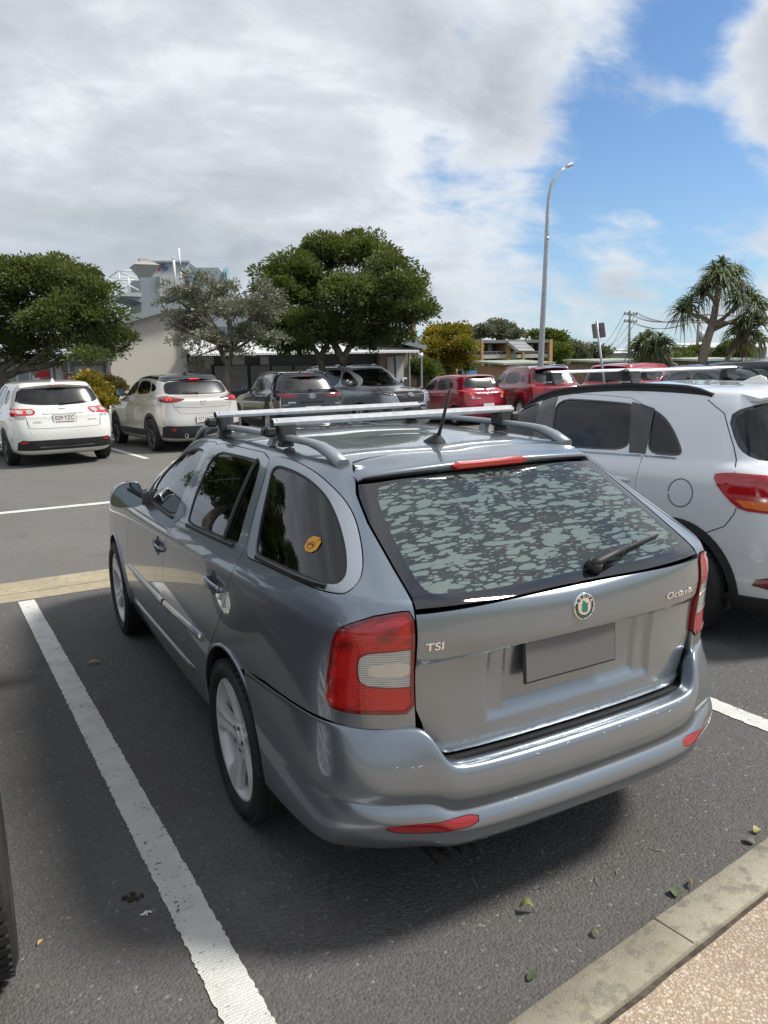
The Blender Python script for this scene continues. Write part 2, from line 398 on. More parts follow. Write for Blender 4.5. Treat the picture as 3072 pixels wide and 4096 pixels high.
def offset(net,A,d):
    """move a closed counter-clockwise loop by d metres along the surface (positive: outwards)"""
    if d==0: return A
    s,v=A[:,0],A[:,1]; h=1e-3
    Ps=(net(s+h,v)-net(s-h,v))/(2*h); Pv=(net(s,v+h)-net(s,v-h))/(2*h); P=net(s,v)
    N=np.cross(Ps,Pv); N/=np.maximum(np.linalg.norm(N,axis=1,keepdims=True),1e-9)
    T=np.roll(P,-1,0)-np.roll(P,1,0); T/=np.maximum(np.linalg.norm(T,axis=1,keepdims=True),1e-9)
    D=np.cross(T,N)*d          # outwards for a ccw loop
    g11=(Ps*Ps).sum(1); g22=(Pv*Pv).sum(1); g12=(Ps*Pv).sum(1); a=(D*Ps).sum(1); b=(D*Pv).sum(1)
    det=np.maximum(g11*g22-g12**2,1e-9); ds=(g22*a-g12*b)/det; dv=(g11*b-g12*a)/det
    B=A+np.stack([np.clip(ds,-.2,.2),np.clip(dv,-.2,.2)],1)
    mid=A[:,0]<1e-4; B[mid,0]=0.
    B[:,0]=np.clip(B[:,0],0,net.S); B[:,1]=np.clip(B[:,1],0,net.V)
    B[A[:,0]>net.S-1e-4,0]=net.S
    return B
def inside(P,A):
    x,y=P[:,0][:,None],P[:,1][:,None]; x1,y1=A[:,0][None],A[:,1][None]; x2,y2=np.roll(A[:,0],-1)[None],np.roll(A[:,1],-1)[None]
    c=((y1>y)!=(y2>y))&(x<(x2-x1)*(y-y1)/np.where(y2==y1,1e-12,y2-y1)+x1)
    return (c.sum(1)%2)==1
def tess(A,holes,ds,dv,extra=None):
    pts=[tuple(p) for p in A]; edges=[(i,(i+1)%len(A)) for i in range(len(A))]
    for H in holes:
        b=len(pts); pts+=[tuple(p) for p in H]; edges+=[(b+i,b+(i+1)%len(H)) for i in range(len(H))]
    g0,g1=A.min(0),A.max(0)
    S=np.arange(g0[0]+ds*.37,g1[0],ds); V=np.arange(g0[1]+dv*.41,g1[1],dv); G=np.array([(a,b) for b in V for a in S]).reshape(-1,2)
    if extra is not None and len(extra): G=np.concatenate([G,extra],0)
    if len(G):
        k=inside(G,A)
        for H in holes: k&=~inside(G,H)
        G=G[k]
        if len(G):
            # keep away from outlines
            B=np.concatenate([A]+list(holes),0); keep=np.ones(len(G),bool)
            for i in range(0,len(G),2000):
                d=((G[i:i+2000,None]-B[None])/np.array([ds,dv])); keep[i:i+2000]=(d**2).sum(2).min(1)>.06
            G=G[keep]
        pts+=[tuple(p) for p in G]
    r=delaunay_2d_cdt([Vector(p) for p in pts],edges,[],0,1e-7)
    vs=np.array([tuple(p) for p in r[0]]); fs=[tuple(f) for f in r[2]]
    F=np.array(fs); cen=vs[F].mean(1); k=inside(cen,A)
    for H in holes: k&=~inside(cen,H)
    F=F[k]
    a=vs[F[:,1]]-vs[F[:,0]]; b=vs[F[:,2]]-vs[F[:,0]]; ar=a[:,0]*b[:,1]-a[:,1]*b[:,0]
    F[ar<0]=F[ar<0][:,::-1]; F=F[np.abs(ar)>1e-9]
    return vs,F
def panel(name,net,A,holes=(),mats=None,parent=None,side=1,off=0.,gap=0.,hgap=0.,thick=.012,ds=.12,dv=.15,fn=None,extra=None,sides=None,inner=True,bevel=0.):
    """solid panel over the region A (ccw loop in s,v). side=1 right, -1 left, 0 both halves joined across the centre line"""
    A=offset(net,A,-gap) if gap else A
    holes=[offset(net,H,hgap) if hgap else H for H in holes]
    vs,F=tess(A,holes,ds,dv,extra)
    def S(s,v):
        P=net(s,v)
        if off or fn is not None:
            N=normals(net,s,v); P=P+N*(off+(fn(s,v,P) if fn is not None else 0.))[...,None] if fn is not None else P+N*off
        return P
    s,v=vs[:,0],vs[:,1]; P=S(s,v); N=normals(S,s,v)
    used=np.unique(F); remap=-np.ones(len(vs),int); remap[used]=np.arange(len(used)); P=P[used]; N=N[used]; F=remap[F]; sv=vs[used]
    from collections import Counter
    ed={}
    for f in F:
        for i in range(3):
            e=(f[i],f[(i+1)%3]); ed[e]=1
    bd=[e for e in ed if (e[1],e[0]) not in ed]
    cz=abs(net(net.S,net.V*.5)[0])<1e-3
    mid=lambda e:(sv[e[0],0]<1e-4 and sv[e[1],0]<1e-4) or (cz and sv[e[0],0]>net.S-1e-4 and sv[e[1],0]>net.S-1e-4) or (sv[e[0],1]>net.V-1e-4 and sv[e[1],1]>net.V-1e-4 and abs(net(net.S/2,net.V)[0])<1e-3)
    V=[P]; NN=[N]; FF=[F]; MI=[np.zeros(len(F),int)]; nb=len(P)
    if thick>0:
        rim=[e for e in bd if not mid(e)]
        for a,b in rim:
            t=P[b]-P[a]; l=np.linalg.norm(t); 
            if l<1e-9: continue
            m=np.cross(t/l,N[a]+N[b]); m/=max(np.linalg.norm(m),1e-9)
            V.append(np.array([P[a],P[b],P[b]-N[b]*thick,P[a]-N[a]*thick])); NN.append(np.array([m]*4)); FF.append(np.array([[nb+1,nb,nb+3],[nb+1,nb+3,nb+2]])); MI.append(np.array([0,0])); nb+=4
        if inner:
            V.append(P-N*thick); NN.append(-N); FF.append(F[:,::-1]+nb); MI.append(np.ones(len(F),int)); nb+=len(P)
    V=np.concatenate(V); NN=np.concatenate(NN); FF=np.concatenate(FF); MI=np.concatenate(MI)
    if side==-1: V=V*[-1,1,1]; NN=NN*[-1,1,1]; FF=FF[:,::-1]
    if side==0:
        V2=V*[-1,1,1]; N2=NN*[-1,1,1]; F2=FF[:,::-1]+len(V); V=np.concatenate([V,V2]); NN=np.concatenate([NN,N2]); FF=np.concatenate([FF,F2]); MI=np.concatenate([MI,MI])
    me=bpy.data.meshes.new(name); me.from_pydata(V.tolist(),[],FF.tolist())
    me.polygons.foreach_set('use_smooth',[True]*len(FF)); me.polygons.foreach_set('material_index',MI.tolist())
    me.normals_split_custom_set_from_vertices(NN.tolist())
    ms=mats if isinstance(mats,(list,tuple)) else [mats]
    if len(ms)==1: ms=[ms[0],ms[0]]
    return link(name,me,ms,parent)
def circle_pts(kind,cy,cz,r,a0=0,a1=360,n=40):
    return [(kind,cy+r*math.cos(R(a0+(a1-a0)*i/n)),cz+r*math.sin(R(a0+(a1-a0)*i/n))) for i in range(n if a1-a0==360 else n+1)]
def surf(net,kind,a,b,side=1):
    """point and normal on the surface"""
    s,v=net.find(kind,abs(a) if kind!='s' else a,b); p=net(s,v); n=normals(net,s,v); m=np.array([side,1,1.])
    return Vector(p*m),Vector(n*m)
def frame(p,n,up=(0,0,1),lift=0.):
    """matrix whose z is the surface normal and y points up"""
    n=n.normalized(); x=Vector(up).cross(n).normalized(); y=n.cross(x); p=p+n*lift
    return Matrix(((x.x,y.x,n.x,p.x),(x.y,y.y,n.y,p.y),(x.z,y.z,n.z,p.z),(0,0,0,1)))
def wrap(net,me_or_mb,T0,kind='r'): pass
# ---------------------------------------------------------------- wheels
def wheel(parent,loc,side,R_=.316,rim=.215,w=.205,spokes=5,style='wide',alloy=ALLOY,cap=None,steer=0.,n=56,tread=True):
    """side 1: outer face towards +x"""
    e=bpy.data.objects.new('wheel',None); col.objects.link(e); e.parent=parent; e.location=loc; e.rotation_euler=(0,0,(0 if side>0 else math.pi)+steer)
    h=w/2; sh=R_-rim; prof=[(-h*.82,rim),(-h,rim+sh*.25),(-h*1.04,rim+sh*.6),(-h*.95,R_-.018),(-h*.82,R_-.004)]
    for g in (-.5,-.17,.17,.5) if tread else ():
        prof+=[(h*(g)-.004,R_),(h*g-.003,R_-.008),(h*g+.003,R_-.008),(h*g+.004,R_)]
    prof+=[(h*.82,R_-.004),(h*.95,R_-.018),(h*1.04,rim+sh*.6),(h*1.02,rim+sh*.35),(h*.98,rim+sh*.22),(h*.86,rim+.004),(h*.80,rim-.004)]
    mb=MB(); mb.lathe(prof,n)
    if tread:
        for k in range(54):
            T=Matrix.Rotation(2*math.pi*k/54,4,'X')
            for sg in (-1,1): mb.box((sg*h*.72,0,R_-.003),(h*.38,.024,.0125),T@Matrix.Rotation(sg*.25,4,'Z') if False else T)
    mb.build('tyre',[RUBBER],e)
    mb=MB(); ro=rim-.002
    mb.lathe([(h*.83,ro+.006),(h*.86,ro),(h*.80,ro-.008),(h*.55,ro-.016),(h*.1,ro-.02),(-h*.8,ro-.012)],n)
    r0=.042 if style!='disc' else .05
    xo=h*.60
    def sec(r,t):   # outward position of spoke at radius r
        return xo+ (h*.22)*(t**1.6)
    for k in range(spokes):
        T=Matrix.Rotation(2*math.pi*k/spokes,4,'X')
        offs=[0] if style in('wide','star') else [-.024,.024]
        for ofs in offs:
            vs=[];fs=[]; m=7
            for i in range(m):
                t=i/(m-1); r=r0+(ro-.006-r0)*t
                if style=='wide': wd=.040-.030*math.sin(math.pi*min(1,t*1.15)*.9)*.42+.035*t**3+.004
                elif style=='star': wd=.034*(1-t*.45)
                else: wd=.017*(1-.35*t)
                oy=ofs*(1+ (1.1*t if style!='wide' else 0)); x=sec(r,t)
                ring=[(x-.028,oy-wd*.9,r),(x-.004,oy-wd,r),(x+.004,oy-wd*.55,r),(x-.001 if style=='wide' else x+.005,oy,r),(x+.004,oy+wd*.55,r),(x-.004,oy+wd,r),(x-.028,oy+wd*.9,r)]
                vs+=ring
            for i in range(m-1):
                for j in range(6): fs.append((i*7+j,i*7+j+1,(i+1)*7+j+1,(i+1)*7+j))
            mb.add(vs,fs,T,smooth=False)
    mb.lathe([(xo-.02,.062),(xo+.004,.060),(xo+.010,.05),(xo+.010,.034),(xo+.004,.033),(xo+.004,0)],24)
    mb.build('rim',[alloy],e)
    mb=MB()
    for k in range(5):
        a=2*math.pi*(k+.5)/5; mb.lathe([(xo+.008,.011),(xo+.011,.009),(xo+.0115,0)],8,Matrix.Translation((0,.047*math.sin(a),.047*math.cos(a))))
    mb.build('lug_nuts',[GREY_PLASTIC],e)
    mb=MB(); mb.lathe([(xo+.002,.031),(xo+.013,.029),(xo+.015,.02),(xo+.015,0)],20); mb.build('centre_cap',[cap or alloy],e)
    mb=MB(); mb.lathe([(-h*.2,.03),(-h*.2,rim*.72),(-h*.35,rim*.72),(-h*.35,.03)],28); mb.build('brake_disc',[DISC],e)
    return e
GLASS_TINT=glass('privacy glass',(.11,.12,.118),1.5,0,.02)
GLASS_CLEAR=glass('clear car glass',(.62,.66,.63),1.5)
GLASS_MID=glass('green tinted glass',(.40,.44,.42),1.5,.07)
GLASS_DARK=glass('dark tinted glass',(.055,.06,.062),1.5,.07)
GLASS_REAR=glass('dusty rear glass',(.06,.065,.066),1.5,.24,.08)
GLASS_REAR_CLEAR=glass('dusty clear rear glass',(.36,.40,.38),1.5,.24,.10)
RAIL=noisy('silver painted rail',(.27,.29,.31),(.31,.33,.35),8,.38,metal=.35)
FRIT=mat('black glass border',color=(.008,.008,.009),rough=.035,coat=1.)
GREEN=mat('badge green',color=(.01,.16,.11),rough=.3,coat=.5)
ORANGE=mat('orange sticker',color=(.55,.25,.02),rough=.6)
EXH=noisy('sooty exhaust steel',(.012,.011,.010),(.035,.032,.03),30,.5,metal=.7)
HEADLENS=mat('headlight lens',color=(.45,.47,.48),rough=.06,metal=.5,coat=1.)
SHADOWED=mat('painted handle cup shade',color=(.055,.06,.068),rough=.5)  # body paint darkened so its colour carries the shade of the handle hollow
def _bubble():
    m=bpy.data.materials.new('bubbled window film'); m.use_nodes=True; w=NT(m.node_tree); w.n.clear()
    out=w.node('ShaderNodeOutputMaterial'); p=w.node('ShaderNodeTexCoord').outputs['Object']
    sp=w.node('ShaderNodeSeparateXYZ'); w.put(sp.inputs[0],p)
    # coordinates on the slope of the glass: across, and up the slope
    u=sp.outputs[0]; t=w.math('ADD',w.math('MULTIPLY',sp.outputs[2],.55),w.math('MULTIPLY',sp.outputs[1],.80))
    c=w.node('ShaderNodeCombineXYZ'); w.put(c.inputs[0],u); w.put(c.inputs[1],w.math('MULTIPLY',t,3.4)); 
    q=w.vmath('ADD',c.outputs[0],w.vmath('SCALE',w.noise(c.outputs[0],5,.6,.4,out=1),None,.085))
    def blobs(sc,thr,soft,seed):
        v=w.mapping(q,loc=(seed,seed*.7,0)); d=w.voro(v,sc); cr=w.voro(v,sc,out='Color'); s2=w.node('ShaderNodeSeparateColor'); w.put(s2.inputs[0],cr)
        r=w.math('MULTIPLY',w.math('ADD',w.math('MULTIPLY',s2.outputs[0],.75),.35),thr)
        return w.math('SUBTRACT',r,d)
    nz=w.math('MULTIPLY',w.math('SUBTRACT',w.noise(q,9,.5,.4),.5),.42)
    a=w.math('ADD',blobs(13.5,.56,.02,0),nz); b=blobs(40,.30,.02,3.1); e=blobs(23,.42,.02,7.7)
    mx=w.math('MAXIMUM',a,w.math('MAXIMUM',w.math('MULTIPLY',b,.5),w.math('ADD',e,w.math('MULTIPLY',nz,.4))))
    k=w.step(mx,-.025,.05); rim=w.math('MULTIPLY',w.step(mx,.0,.02),w.step(mx,.05,.015))
    film=w.node('ShaderNodeBsdfDiffuse'); w.put(film.inputs[0],w.mix(rim,(.135,.18,.168),(.21,.265,.25)))
    tr=w.node('ShaderNodeBsdfTransparent'); w.put(tr.inputs[0],(.20,.24,.24))
    df=w.node('ShaderNodeBsdfDiffuse'); w.put(df.inputs[0],(.05,.06,.062))
    base=w.node('ShaderNodeMixShader'); base.inputs[0].default_value=.55; w.l.new(tr.outputs[0],base.inputs[1]); w.l.new(df.outputs[0],base.inputs[2])
    m1=w.node('ShaderNodeMixShader'); w.put(m1.inputs[0],w.math('MULTIPLY',k,.85)); w.l.new(base.outputs[0],m1.inputs[1]); w.l.new(film.outputs[0],m1.inputs[2])
    # thin heating wires
    ln=w.math('LESS_THAN',w.math('ABSOLUTE',w.math('SUBTRACT',w.math('FRACT',w.math('MULTIPLY',t,30.)),.5)),.018)
    wire=w.node('ShaderNodeBsdfDiffuse'); w.put(wire.inputs[0],(.10,.09,.08)); m2=w.node('ShaderNodeMixShader'); w.put(m2.inputs[0],w.math('MULTIPLY',ln,.6)); w.l.new(m1.outputs[0],m2.inputs[1]); w.l.new(wire.outputs[0],m2.inputs[2])
    gl=w.node('ShaderNodeBsdfGlossy'); gl.inputs['Roughness'].default_value=.04
    fr=w.node('ShaderNodeFresnel'); fr.inputs[0].default_value=1.5
    m3=w.node('ShaderNodeMixShader'); w.put(m3.inputs[0],w.math('MULTIPLY',fr.outputs[0],1.4,clamp=True)); w.l.new(m2.outputs[0],m3.inputs[1]); w.l.new(gl.outputs[0],m3.inputs[2])
    w.l.new(m3.outputs[0],out.inputs[0]); return m
BUBBLE=_bubble()
OCT_ROWS=[
 (.20,1,4.40,1,.70, .20,.20,.20,.20,.20),
 (.10,1,4.48,1,.80, .22,.22,.20,.20,.20),
 (.078,1,4.54,1,.842, .33,.30,.27,.27,.27),
 (.072,1,4.57,1,.866, .50,.48,.44,.42,.42),
 (.070,1,4.565,1,.872,.65,.66,.62,.60,.55),
 (.068,1,4.53,1,.869,.80,.82,.78,.76,.66),
 (.054,1,4.45,1,.862,.885,.96,.91,.87,.74),
 (.042,1,4.40,1,.853,.905,1.025,.975,.93,.79),
 (.042,1,4.30,1,.826,.955,1.075,1.02,.965,.86),
 (.046,1,3.66,.95,.808,1.028,1.106,1.050,1.002,.975),
 (.074,1,3.46,.9,.796,1.052,1.124,1.068,1.022,1.00),
 (.24,1,3.22,.8,.752,1.17,1.21,1.18,1.15,1.14),
 (.40,.95,2.95,.7,.692,1.275,1.305,1.295,1.26,1.27),
 (.51,.85,2.74,.6,.645,1.345,1.38,1.39,1.35,1.37),
 (.58,.7,2.62,.5,.600,1.392,1.42,1.435,1.40,1.41),
 (.66,.6,2.52,.4,.53,1.42,1.437,1.455,1.43,1.43),
 (.85,.5,2.36,.3,.36,1.443,1.452,1.468,1.455,1.45),
 (1.1,.4,2.15,.2,.18,1.455,1.458,1.473,1.462,1.46),
 (1.3,0,1.95,.0,0,1.460,1.461,1.474,1.466,1.463)]
# ---------------------------------------------------------------- ground
def zg(x,y):
    def sm(t): t=min(1,max(0,t)); return t*t*(3-2*t)
    return sm((y-5.8)/5.2)*(.28-.16*sm((x-4)/5.))
def sheet(name,x0,x1,y0,y1,m,dz=0.,nx=40,ny=60,kind='structure'):
    xs=np.linspace(x0,x1,nx+1); ys=np.linspace(y0,y1,ny+1)
    vs=[(x,y,zg(x,y)+dz) for y in ys for x in xs]; fs=[(j*(nx+1)+i,j*(nx+1)+i+1,(j+1)*(nx+1)+i+1,(j+1)*(nx+1)+i) for j in range(ny) for i in range(nx)]
    mb=MB(); mb.add(vs,fs,smooth=True); o=mb.build(name,[m]); o['kind']=kind; return o
def _asph(c1,c2,speck,scale,bump):
    def fn(w,b):
        p=geo_pos(w); n=w.noise(p,.55,6,.6); st=w.noise(p,90,4,.7); v=w.voro(p,scale,out='Color'); s=w.node('ShaderNodeSeparateColor'); w.put(s.inputs[0],v)
        vd=w.voro(p,scale)
        base=w.mix(w.step(n,.3,.7),c1,c2)
        base=w.mix(w.math('MULTIPLY',s.outputs[0],.38),base,tuple(x*1.9 for x in c2))
        base=w.mix(w.math('MULTIPLY',w.math('GREATER_THAN',s.outputs[1],1-speck),.85),base,(.24,.235,.215))
        base=w.mix(w.math('MULTIPLY',w.step(st,.45,.75),.5),base,tuple(x*.45 for x in c1))
        oil=w.step(w.noise(p,1.1,5,.6),.56,.74); base=w.mix(w.math('MULTIPLY',oil,.5),base,tuple(x*.6 for x in c1))
        red=w.step(w.noise(w.mapping(p,loc=(7,3,0)),1.6,4,.6),.52,.72); base=w.mix(w.math('MULTIPLY',red,.45),base,(c2[0]*1.0,c2[1]*.84,c2[2]*.80))
        ck=w.voro(w.vmath('ADD',p,w.vmath('SCALE',w.noise(p,3,4,.6,out=1),None,.35)),.55,'DISTANCE_TO_EDGE'); base=w.mix(w.math('MULTIPLY',w.math('LESS_THAN',ck,.0012),w.math('MULTIPLY',w.step(w.noise(p,.8,2,.5),.56,.60),.4)),base,tuple(x*.35 for x in c1))
        w.put(b.inputs['Base Color'],base); b.inputs['Roughness'].default_value=.85; b.inputs['Specular IOR Level'].default_value=.35
        h=w.math('SUBTRACT',w.math('MULTIPLY',st,.5),w.math('MULTIPLY',vd,.9)); w.put(b.inputs['Normal'],w.bump(h,bump,.006))
    return fn
ASPH_BAY=mat('coarse bay asphalt',_asph((.080,.077,.074),(.104,.100,.096),.010,100,.8))
ASPH_ROAD=mat('worn aisle asphalt',_asph((.115,.111,.103),(.140,.135,.126),.008,120,.5))
GRASS=noisy('dry grass verge',(.09,.11,.04),(.16,.15,.08),.4,.95,.5,30,.03)
def _conc(c1,c2,dark,lich=0.):
    def fn(w,b):
        p=geo_pos(w); n=w.noise(p,3.,7,.65); n2=w.noise(p,160,3,.6); n3=w.noise(p,14,6,.7)
        c=w.mix(w.step(n,.35,.65),c1,c2); c=w.mix(w.math('MULTIPLY',w.step(n3,.50,.62),.65),c,dark); c=w.mix(w.math('MULTIPLY',w.step(n2,.5,.7),.5),c,dark)
        w.put(b.inputs['Base Color'],c); b.inputs['Roughness'].default_value=.9; w.put(b.inputs['Normal'],w.bump(w.math('ADD',n2,w.math('MULTIPLY',n3,.5)),.5,.004))
    return fn
KERB_NEAR=mat('weathered kerb concrete',_conc((.26,.23,.17),(.36,.33,.25),(.15,.135,.11)))
KERB_FAR=mat('cream kerb concrete',_conc((.33,.28,.19),(.40,.34,.23),(.24,.20,.14)))
def _agg(w,b):
    p=geo_pos(w); v=w.voro(p,120,out='Color'); d=w.voro(p,120); s=w.node('ShaderNodeSeparateColor'); w.put(s.inputs[0],v); n=w.noise(p,2.2,6,.6); v2=w.voro(p,45,out='Color'); d2=w.voro(p,45); s2=w.node('ShaderNodeSeparateColor'); w.put(s2.inputs[0],v2)
    peb=w.mix(s.outputs[0],(.40,.32,.23),(.51,.42,.315)); peb=w.mix(w.math('MULTIPLY',w.math('GREATER_THAN',s.outputs[1],.8),.8),peb,(.60,.56,.50))
    mort=(.34,.255,.185); c=w.mix(w.step(d,.40,.56),peb,mort)
    big=w.math('MULTIPLY',w.math('LESS_THAN',d2,.30),w.math('GREATER_THAN',s2.outputs[0],.80)); c=w.mix(big,c,(.60,.50,.37))
    c=w.mix(w.math('MULTIPLY',w.step(n,.42,.62),.30),c,(.20,.15,.11))
    w.put(b.inputs['Base Color'],c); b.inputs['Roughness'].default_value=.85; w.put(b.inputs['Normal'],w.bump(w.math('SUBTRACT',1.,d),.6,.004))
FOOTPATH=mat('exposed aggregate footpath',_agg)
def _line(w,b):
    p=geo_pos(w); n=w.noise(p,55,5,.65); n2=w.noise(p,7,4,.6); n3=w.noise(p,200,3,.6)
    k=w.step(w.math('ADD',n,w.math('MULTIPLY',n2,.25)),.755,.79)
    # ridges left by the roller run across the line
    wv=w.node('ShaderNodeTexWave',bands_direction='Y'); w.put(wv.inputs[0],p); wv.inputs['Scale'].default_value=28; wv.inputs['Distortion'].default_value=6; wv.inputs['Detail'].default_value=3; wv.inputs['Detail Scale'].default_value=2.5
    c=w.mix(w.step(n2,.35,.7),(.66,.66,.62),(.56,.56,.52)); c=w.mix(k,c,(.10,.098,.092))
    w.put(b.inputs['Base Color'],c); b.inputs['Roughness'].default_value=.75; w.put(b.inputs['Normal'],w.bump(w.math('ADD',w.math('MULTIPLY',wv.outputs['Fac'],.6),n3),.7,.004))
LINEP=mat('white road paint',_line)
sheet('ground',-1500,1500,-1500,1500,GRASS,-.03,2,2) if False else None
def big_ground():
    mb=MB(); xs=[-1800,-300,-60,-30]+[-20+2*i for i in range(31)]+[60,100,300,1800]; ys=[-1800,-200,-20]+[-6+1.5*i for i in range(40)]+[60,100,300,3500]
    n=len(xs); vs=[(x,y,(zg(x,y) if -40<x<120 else zg(max(-40,min(120,x)),y))-.02) for y in ys for x in xs]
    mb.add(vs,[(j*n+i,j*n+i+1,(j+1)*n+i+1,(j+1)*n+i) for j in range(len(ys)-1) for i in range(n-1)],smooth=True)
    o=mb.build('ground',[GRASS]); o['kind']='structure'
big_ground()
sheet('parking_bay',-9,14,-.62,4.905,ASPH_BAY,0,46,12)
sheet('aisle_road',-25,60,5.575,34,ASPH_ROAD,0,60,60)
def dish():
    mb=MB(); ys=[4.905,4.93,5.08,5.24,5.40,5.55,5.575]; zs=[.0,.004,-.012,-.022,-.010,.006,.0]; xs=[-9+.5*i for i in range(47)]; n=len(xs)
    mb.add([(x,y,z+.002) for y,z in zip(ys,zs) for x in xs],[(j*n+i,j*n+i+1,(j+1)*n+i+1,(j+1)*n+i) for j in range(6) for i in range(n-1)],smooth=True); o=mb.build('drain_kerb',[KERB_FAR]); o['kind']='structure'
dish()
def near_kerb():
    # the kerb and path run at a slight angle behind the bays
    d=Vector((1.27,.161,0)).normalized(); q=Vector((d.y,-d.x,0)); o0=Vector((-.618,-.350,0))
    P=lambda t,w,z:(o0+d*t+q*w+Vector((0,0,z)))
    mb=MB(); prof=[(-.012,-.03),(.0,.07),(.003,.088),(.012,.098),(.10,.100),(.138,.100),(.143,.096),(.144,.05)]
    rr=random.Random(3); ts=[-9+.06*i for i in range(400)]; vs=[]
    for t in ts:
        j=[rr.uniform(-.0015,.0015) for _ in range(3)]
        for k,(w,z) in enumerate(prof): vs.append(P(t,w+(j[0]*2 if k in (1,2) else j[1]*.6),z+(j[2]*.6 if k>1 else 0)))
    n=len(prof); mb.add(vs,[(i*n+k,(i+1)*n+k,(i+1)*n+k+1,i*n+k+1) for i in range(len(ts)-1) for k in range(n-1)],smooth=True)
    o=mb.build('kerb',[KERB_NEAR]); o['kind']='structure'
    for t in (-2.2,.62,1.55,3.9):
        mb=MB(); q0,q1=P(t,.0,.0995),P(t,.14,.1012); u=d*.003; mb.add([q0-u,q0+u,q1+u,q1-u,P(t,-.004,.02)-u,P(t,-.004,.02)+u],[(0,3,2,1),(0,1,5,4)]); oo=mb.build('kerb_gap',[DIRT]); oo['kind']='structure'
    mb=MB(); mb.add([P(-9,.143,.082),P(15,.143,.082),P(15,.175,.082),P(-9,.175,.082)],[(0,3,2,1)]); o=mb.build('kerb_joint',[DIRT]); o['kind']='structure'
    mb=MB(); n=200; vs=[]
    for i in range(n+1):
        t=-9+24*i/n; e=rr.uniform(-.003,.003); vs+=[P(t,.168+e,.080),P(t,.170+e,.100),P(t,4.0,.104)]
    mb.add(vs,[(3*i+k,3*i+3+k,3*i+4+k,3*i+1+k) for i in range(n) for k in (0,1)],smooth=False); o=mb.build('footpath',[FOOTPATH]); o['kind']='structure'
DIRT=noisy('joint dirt',(.05,.04,.03),(.11,.09,.07),30,.95,.6,80,.01)
near_kerb()
def stripe(name,a,b,w,dz=.004,wob=.004,n=60,seed=1):
    a=Vector((*a,0)); b=Vector((*b,0)); d=(b-a).normalized(); q=Vector((d.y,-d.x,0)); rr=random.Random(seed); vs=[]
    for i in range(n+1):
        c=a.lerp(b,i/n)
        for s in (-.5,.5): p=c+q*(s*w+rr.uniform(-wob,wob)); vs.append((p.x,p.y,zg(p.x,p.y)+dz))
    mb=MB(); mb.add(vs,[(2*i,2*i+1,2*i+3,2*i+2) for i in range(n)]); o=mb.build(name,[LINEP]); o['kind']='structure'; return o
stripe('bay_line',(-1.397,4.867),(-1.130,-.33),.121,n=400,wob=.0035)
stripe('bay_line',(1.40,4.88),(1.60,-.2),.115,n=300,seed=2)
stripe('bay_line',(4.25,4.88),(4.45,-.2),.115,n=60,seed=4)
stripe('bay_line',(-4.2,4.88),(-3.95,-.3),.115,n=60,seed=4)

def ground_hit(px,py):
    z=.1
    for _ in range(25): q=atZ(px,py,z); z=.5*z+.5*zg(q[0],q[1])
    return q
a_,b_=ground_hit(2,1109),ground_hit(262,1083); d_=(b_-a_)/np.linalg.norm(b_-a_)
stripe('aisle_line',tuple((a_-d_*6)[:2]),tuple((b_+d_*9)[:2]),.11,n=300,seed=6,wob=.003)
c_,e_=ground_hit(318,991),ground_hit(247,971); u_=(e_-c_)/np.linalg.norm(e_-c_)
for k in (-1,0,1,2): stripe('far_bay_line',(c_[0]+2.75*k,c_[1]+(0.2*k if k>0 else 0)),(c_[0]+2.75*k+u_[0]*5.2,c_[1]+u_[1]*5.2),.11,n=90,seed=8+k,wob=.003)
